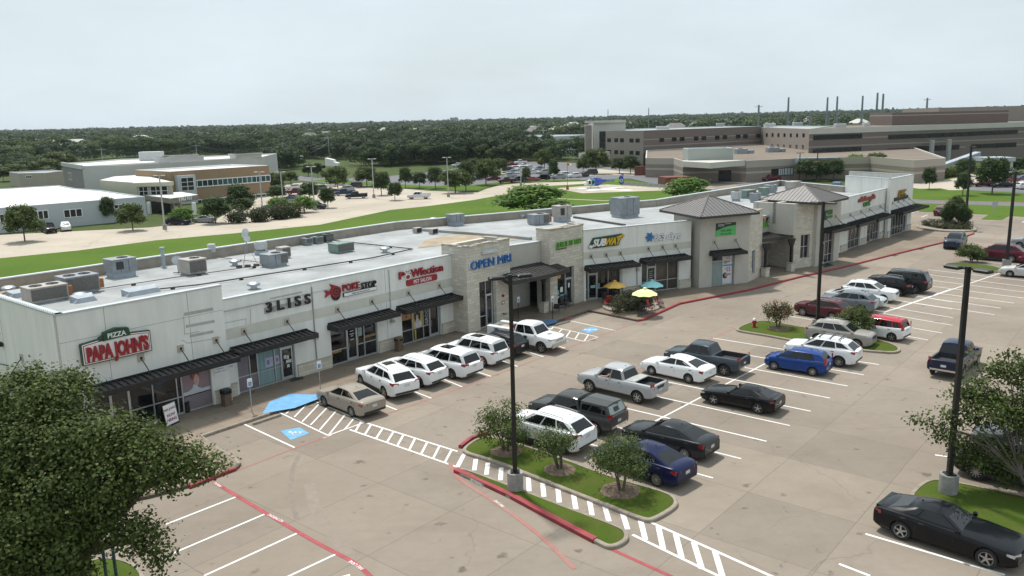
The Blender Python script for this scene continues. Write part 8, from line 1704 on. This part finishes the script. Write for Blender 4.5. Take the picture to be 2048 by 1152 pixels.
# utility poles, transmission poles and wires
def upole(px,base,top,label,r=.2,m_=GPL,arm=0,nm='utility_pole',dist=None):
    if dist: b=near(px,base,dist); z0=b.z; H_=near(px,top,dist).z; b.z=0
    else: b=g(px,base); z0=0; H_=hgt(b,top)
    t=wthing(nm,label,'pole',(b.x,b.y,0)); q=MB(); q.cyl((b.x,b.y,0),(b.x,b.y,H_),r,r*.6,8); q.build('shaft',m_,t)
    if arm:
        for k in range(arm): q=MB(); z_=H_-1.0-k*2.2; q.box(b.x-1.4-.6*(k==0),b.x+1.4+.6*(k==0),b.y-.1,b.y+.1,z_,z_+.2); q.build('crossarm',m_,t)
    return Vector((b.x,b.y,H_))
WOOD=mat('pole_wood',(.09,.08,.07),.9); STL=mat('pole_steel',(.20,.23,.25),.5,.5)
p1=upole(207,338,295,'grey utility pole left of the store parapet',arm=1); p2=upole(395,322,288,'grey utility pole behind the raised parapet',arm=1); p3=upole(568,326,284,'grey utility pole by the white trailers',arm=2); upole(281,318,263,'black wooden pole against the left woods',m_=WOOD); upole(574,318,259,'dark tall pole behind the white trailers',m_=WOOD); p4=upole(659,318,272,'grey utility pole before the mid woods',arm=1); p5=upole(743,300,270,'faint utility pole deep in the woods',arm=1); p6=upole(1087,306,257,'grey utility pole before the warehouse',arm=2); upole(1044,322,276,'black pole in front of the red station',m_=WOOD); upole(7,362,328,'pale pole at the left edge',arm=0); upole(899,296,270,'small pole in the far woods right of centre',arm=1)
for x,b_,t_,r,l_ in ((1516,260,210,1.1,'steel mast with a short arm left of the stack group'),(1574,275,195,1.1,'tall steel mast behind the hospital roof, leftmost'),(1620,262,223,1.0,'short steel mast before the group'),(1651.5,272,195,1.1,'tall steel mast, first of the pair left'),(1671,268,193,1.1,'tall steel mast, second of the pair'),(1721,272,192,1.1,'tall leaning steel mast in the middle of the group'),(1750,272,186,1.2,'tallest steel mast of the group'),(1761.5,272,188,1.2,'tall steel mast right next to the tallest'),(1783,262,215,1.3,'short twin steel mast at the penthouse corner'),(1851,250,196,1.1,'steel mast behind the penthouse'),(1657,262,221,.9,'short steel mast between the pair'),(1297,262,216,.5,'thin radio mast behind the wing roof'),(1216,245,219,.4,'thin faint radio mast on the horizon')): upole(x,b_,t_,l_,r*.68,STL,1 if x in (1516,1851) else 0,'steel_mast',dist=420)
def wire(a,b,sag,label,z=0):
    P=[a.lerp(b,i/8)+Vector((0,0,-sag*4*(i/8)*(1-i/8)+z)) for i in range(9)]; q=MB(); q.tube(P,.05,4); tag(q.build('power_line',STL,base=tuple(P[0])),label,'wire','power lines strung across the woods')
L0_=p1+Vector((-120,-18,0))
for i,(a,b) in enumerate(((L0_,p1),(p1,p2),(p2,p3),(p3,p4),(p4,p6))): wire(a,b,3,'upper power line on span %s of the left woods'%['far left','left','middle','right','long right'][i],-.5); wire(a,b,3.5,'lower power line on span %s of the left woods'%['far left','left','middle','right','long right'][i],-3)
b=near(908,243,1500); t=wthing('water_tower','tiny water tower on the horizon','tower',(b.x,b.y,0)); q=MB(); q.lathe([(7,-2),(7.5,2),(6,4),(.001,5)],(b.x,b.y,near(908,238,1500).z),10); q.build('tank',GPL,t); q=MB(); 
for k in range(4): a=k*PI/2; q.cyl((b.x+5*math.cos(a),b.y+5*math.sin(a),0),(b.x+5*math.cos(a),b.y+5*math.sin(a),near(908,240,1500).z),.5,.5,4)
q.build('legs',GPL,t)
# ================================================================== background vehicles
PF=protos(True); PR.clear()
def bcar(kind,x,y,hd,col,label,sc=.86,group='cars in the far parking lots'):
    p=g(x,y); o=dup(PF[kind],p,rad(hd),label,sc,group); o.name={'sedan':'saloon','pickup':'pickup_truck','suv':'suv','bigsuv':'suv','hatch':'hatchback','coupe':'coupe','boxy':'suv','van':'van','wagon':'estate_car'}[kind]; setcol(o,col)
cN=(.01,.012,.02); cR=(.12,.008,.018); cw=(.6,.6,.6); cs=(.3,.32,.34); cg=(.05,.05,.055)
BC=[('pickup',98,465,-50,cB,'black pickup beside the white suv near the blue grey wall'),('suv',132,461,-60,cw,'white suv beside the black pickup near the blue grey wall'),('suv',357,450,-10,cN,'black suv at the gym entrance under the light green tree'),('sedan',409,445,165,cs,'silver saloon half hidden by the round tree at the gym'),('pickup',838,398,176,cw,'white pickup alone on the pale drive'),('pickup',713,397,190,cN,'black pickup nearest the drive island'),('pickup',690,391,195,(.02,.04,.07),'navy pickup behind the black pickup'),('suv',692,383,200,cs,'silver suv behind the navy pickup'),('sedan',668,388,200,cg,'dark saloon left of the silver suv'),('bigsuv',709,376,185,cg,'dark suv under the big oak at the lot end'),('sedan',661,374,195,cw,'white car under the big dark oak'),('bigsuv',637,382,190,(.07,.13,.05),'green boxy suv between the trees'),('pickup',594,389,185,(.10,.008,.02),'maroon pickup at the brick building end'),('suv',588,379,190,cw,'white suv behind the maroon pickup'),('sedan',583,400,190,(.12,.13,.14),'grey saloon right of the brick building'),('sedan',582,411,100,cN,'dark car by the light green tree at the lamp'),('suv',633,418,-20,(.03,.035,.045),'black car with a bright bonnet beside the pale lamp'),('sedan',545,420,0,(.10,.14,.18),'blue grey car behind the long hedge'),('sedan',560,421,0,(.3,.33,.33),'pale car behind the long hedge')]
Q=lambda x,y:(900+x/6.827,300+y/6.827)
for i,(k,x,y,c_,l_) in enumerate([('sedan',585,415,cR,'dark red car left in the front row'),('suv',690,395,cw,'white suv in the front row right of the dark red car'),('hatch',755,355,(.5,.42,.02),'yellow car'),('pickup',780,450,(.07,.008,.015),'maroon pickup at the row corner'),('pickup',930,440,(.04,.06,.08),'slate pickup next to the maroon pickup'),('suv',905,370,cw,'white suv behind the slate pickup'),('sedan',1130,425,(.30,.07,.10),'pinkish red car by the small dark tree'),('bigsuv',1260,410,cB,'black suv right of the pinkish car'),('sedan',1370,395,cw,'white saloon behind the slim tree'),('suv',1490,395,cs,'silver suv right of the slim tree'),('bigsuv',1585,370,cw,'large white suv left of the windsock pole'),('suv',1700,378,cw,'white suv just right of the windsock pole'),('sedan',1800,372,cg,'grey car right of the white suv by the helicopter'),('bigsuv',1920,335,cg,'dark suv under the largest oak'),('bigsuv',1410,305,(.03,.03,.03),'black suv deep in the lot right side'),('van',1290,325,(.35,.34,.32),'beige van in the middle of the lot'),('suv',1205,285,(.3,.34,.38),'blue grey suv at the lot back'),('sedan',1130,325,cw,'white saloon right of the small dark tree'),('suv',1095,265,cw,'white suv at the back above the small tree'),('van',975,275,cw,'white van in the back rows'),('van',870,275,cw,'white van left of another in the back rows'),('suv',790,290,cg,'dark suv at the left of the back rows'),('pickup',830,225,cR,'dark red pickup at the back left'),('pickup',965,190,cw,'white pickup farthest back'),('sedan',990,235,cw,'white saloon in front of the farthest pickup'),('suv',860,325,cs,'silver suv in the middle rows'),('sedan',930,310,(.5,.5,.5),'pale saloon in the middle rows'),('suv',300,400,cw,'white car behind the leaning trunk tree'),('sedan',400,385,cN,'dark car behind the leaning trunk tree'),('suv',95,230,cw,'white car at the left of the asphalt lot'),('sedan',460,395,cg,'grey car left of the dark red car'),('sedan',650,345,cg,'dark saloon behind the yellow car'),('suv',1350,180,cg,'dark suv beyond the bollards'),('sedan',1010,400,cg,'dark saloon by the small round tree'),('suv',820,375,cs,'grey suv beside the yellow car')]): BC.append((k,*Q(x,y),[200,185,20,195][i%4],c_,l_+' of the asphalt lot'))
for a in (('pickup',1541,362,195,cR,'maroon pickup on the hospital road'),('suv',1968,373.5,170,(.07,.008,.015),'maroon suv under the grass bank tree'),('sedan',2003,375,175,cN,'black saloon under the wide grass bank tree'),('pickup',2020,366,205,(.13,.02,.03),'dark red truck behind the black saloon'),('suv',2040,378,80,cw,'white suv at the right edge by the lamp head'),('sedan',2046,361,170,(.05,.10,.25),'blue car at the right edge behind the lamp'),('suv',1951,346,180,cg,'dark car under the hospital porch')): BC.append(a)
for b_ in BC: bcar(*b_)
def boxtruck(px,py,hd,label,body,cabc,Lb=4.2,h=3.0,stripes=True):
    p=g(px,py); f=Matrix.Translation(p)@Matrix.Rotation(rad(hd),4,'Z')@Matrix.Scale(.9,4); t=wthing('box_truck',label,'truck',tuple(p)); q=MB(f); q.rbox(-Lb,.0,-1.15,1.15,.7,h,.06,0)
    if stripes: q.box(-Lb*.98,-Lb*.45,-1.17,-1.15,.8,h-.1,1); q.box(-Lb*.45,-Lb*.2,-1.17,-1.15,.8,h-.1,2); q.box(-Lb*.98,-Lb*.45,1.15,1.17,.8,h-.1,1)
    q.build('box_body',[body,HBLU,HCY],t)
    q=MB(f); q.add([(0.05,-1,.6),(2.2,-1,.6),(2.2,-1,1.35),(1.2,-1,1.5),(.8,-1,2.2),(.05,-1,2.3),(0.05,1,.6),(2.2,1,.6),(2.2,1,1.35),(1.2,1,1.5),(.8,1,2.2),(.05,1,2.3)],[(0,1,2,3,4,5),(11,10,9,8,7,6),(1,7,8,2),(2,8,9,3),(3,9,10,4),(4,10,11,5)],0); q.build('cab',cabc,t)
    q=MB(f); q.add([(1.18,-.85,1.55),(1.18,.85,1.55),(.84,.8,2.12),(.84,-.8,2.12)],[(0,1,2,3)]); q.box(.25,.9,-1.015,-1,1.5,2.0); q.box(.25,.9,1,1.015,1.5,2.0); q.build('windshield',CGL,t)
    for x in (-Lb*.75,1.4):
        for s in (-1,1): q=MB(f); q.cyl((x,s*.85,.42),(x,s*1.1,.42),.42,.42,14); q.build('wheel',TYRE,t)
boxtruck(1322,354,-25,'white cab box truck with a blue and teal side before the red enclosure',WHT,WHT)
b=g(664,336); f=Matrix.Translation(b)@Matrix.Rotation(rad(-15),4,'Z'); t=wthing('semi_truck','white sleeper cab of a lorry on the grass beyond the gym lot','lorry',tuple(b)); q=MB(f); q.add([(-2.2,-1.2,.8),(3,-1.2,.8),(3,-1.2,1.9),(1.6,-1.2,2.2),(1.1,-1.2,3.2),(-2.2,-1.2,3.9),(-2.2,1.2,.8),(3,1.2,.8),(3,1.2,1.9),(1.6,1.2,2.2),(1.1,1.2,3.2),(-2.2,1.2,3.9)],[(0,1,2,3,4,5),(11,10,9,8,7,6),(1,7,8,2),(2,8,9,3),(3,9,10,4),(4,10,11,5),(5,11,6,0)]); q.build('cab',WHT,t); q=MB(f); q.box(-6,-2.2,-.6,.6,.8,1.1); q.build('chassis',BLACKM,t)
for x in (-5,-3.8,2.2): q=MB(f); q.cyl((x,-1.2,.5),(x,1.2,.5),.5,.5,12); q.build('wheel',TYRE,t)
for i,x in enumerate((531,548,566,577,586,597)): 
    b=g(x,324-(i%3)); f=Matrix.Translation(b)@Matrix.Rotation(rad(10+i*12),4,'Z'); t=wthing('camper_trailer','white camper trailer, number %s from the left of the row behind the brick building'%['one','two','three','four','five','six'][i],'trailer',tuple(b),'white trailers parked by the woods'); q=MB(f); q.rbox(-2.8,2.8,-1.1,1.1,.5,2.5,.3); q.build('trailer_body',WHT,t); q=MB(f); q.box(-1.5,1.5,-1.12,-1.1,1.3,1.9); q.build('side_window',DG,t)
# houses among the far trees
def house(t,L_,W_,h,rh,rc):
    q=MB(); q.box(-L_/2,L_/2,-W_/2,W_/2,0,h); q.build('wall',mat('house_wall',(.35,.30,.25),.9,var=.2,scale=.2),t); q=MB(); o_=.6; q.add([(-L_/2-o_,-W_/2-o_,h),(L_/2+o_,-W_/2-o_,h),(L_/2+o_,W_/2+o_,h),(-L_/2-o_,W_/2+o_,h),(-L_/4,0,h+rh),(L_/4,0,h+rh)],[(0,1,5,4),(1,2,5),(2,3,4,5),(3,0,4)]); q.build('roof',rc,t)
HR=[mat('roof_shingle',(.20,.19,.185),.9,var=.15,scale=.4),mat('roof_shingle2',(.27,.255,.245),.9,var=.1,scale=.4),mat('roof_shingle3',(.45,.44,.42),.8)]
HP=[]
for i in range(3): t=thing('house_proto','x','house'); house(t,[20,16,24][i],[12,11,13][i],[6.5,6,7][i],[5,4.5,4][i],HR[i]); HP.append(t)
for (x,y) in HPOS:
    o=dup(HP[rr.choice((0,0,1,1,2))],(x,y,terr(x,y)+2.4),rr.uniform(0,3.1),'low grey roofed house among the distant trees'); o['group']='houses half hidden in the distant woods'; o.scale=(.85,.85,.85); o.name='house'
for (x,y) in ((15,300),(30,304),(85,298),(130,304),(150,302)): p=g(x,y+8); o=dup(HP[2],p,.4,'pale roofed house at the left edge of the woods'); o['group']='pale houses at the left edge of the woods'; o.name='house'
for lib in (PF.values(),HP):
    for o in lib:
        for ch in list(o.children_recursive): D.objects.remove(ch)
        D.objects.remove(o)
# driver's arm at the silver pickup window
ang=ram.rotation_euler.z; hv=Vector((math.cos(ang),math.sin(ang),0)); lv=Vector((-hv.y,hv.x,0)); R0_=ram.location; s_=ram.scale.x
def rp(x,y,z): return R0_+hv*x*s_+lv*y*s_+Vector((0,0,z*s_))
pts_=[(.30,.86,1.52,.055),(.45,.98,1.36,.05),(.62,1.02,1.345,.042),(.80,1.03,1.345,.03),(.88,1.035,1.345,.036)]
vs=[rp(*p[:3]) for p in pts_]; ed=[(i,i+1) for i in range(4)]; rd=[p[3] for p in pts_]
for i,(dy,l_) in enumerate(((-.03,.08),(-.01,.09),(.012,.085),(.032,.065))):
    a_=len(vs); vs+= [rp(.915,1.035+dy,1.35),rp(.915+l_*.6,1.04+dy,1.345),rp(.915+l_,1.045+dy,1.325)]; ed+= [(4,a_),(a_,a_+1),(a_+1,a_+2)]; rd+=[.012,.010,.008]
a_=len(vs); vs+=[rp(.86,.99,1.36),rp(.90,.965,1.36)]; ed+=[(4,a_),(a_,a_+1)]; rd+=[.013,.010]
b0_=vs[0].copy(); me=D.meshes.new('person'); me.from_pydata([tuple(v-b0_) for v in vs],ed,[]); o=D.objects.new('person',me); COL.objects.link(o); o.location=b0_
m=o.modifiers.new('s','SKIN'); o.modifiers.new('u','SUBSURF').levels=1
for v_,r_ in zip(me.skin_vertices[0].data,rd): v_.radius=(r_,r_)
me.skin_vertices[0].data[0].use_root=True
me.materials.append(mat('skin',(.45,.25,.17),.6)); tag(o,'driver resting a bare forearm on the silver pickup window sill','person')
for i,(x,y) in enumerate(((212,1150),(232,1148))): b=g(x,y,.2); q=MB(); q.cyl(b,(b.x,b.y,1.3),.06,.06,8); q.cyl((b.x,b.y,1.3),(b.x,b.y,1.34),.075,.075,8); tag(q.build('utility_post',mat('post_teal',(.03,.07,.09),.6),base=tuple(b)),['dark teal post in the grass under the live oak, left of two','dark teal post in the grass under the live oak, right of two'][i],'post')
# ================================================================== air
k=NT('haze'); k.t.nodes.remove(k.b); v=k.n('VolumePrincipled'); v.inputs['Color'].default_value=(.86,.93,1,1); v.inputs['Density'].default_value=.00006; v.inputs['Anisotropy'].default_value=.3
k.l(v.outputs[0],k.t.nodes['Material Output'].inputs['Volume'])
q=MB(); q.box(-5200,5200,-400,6800,-4,90); o=q.build('haze',k.m); o['kind']='stuff'; o['label']='thin summer haze over the whole place'; o['category']='haze'
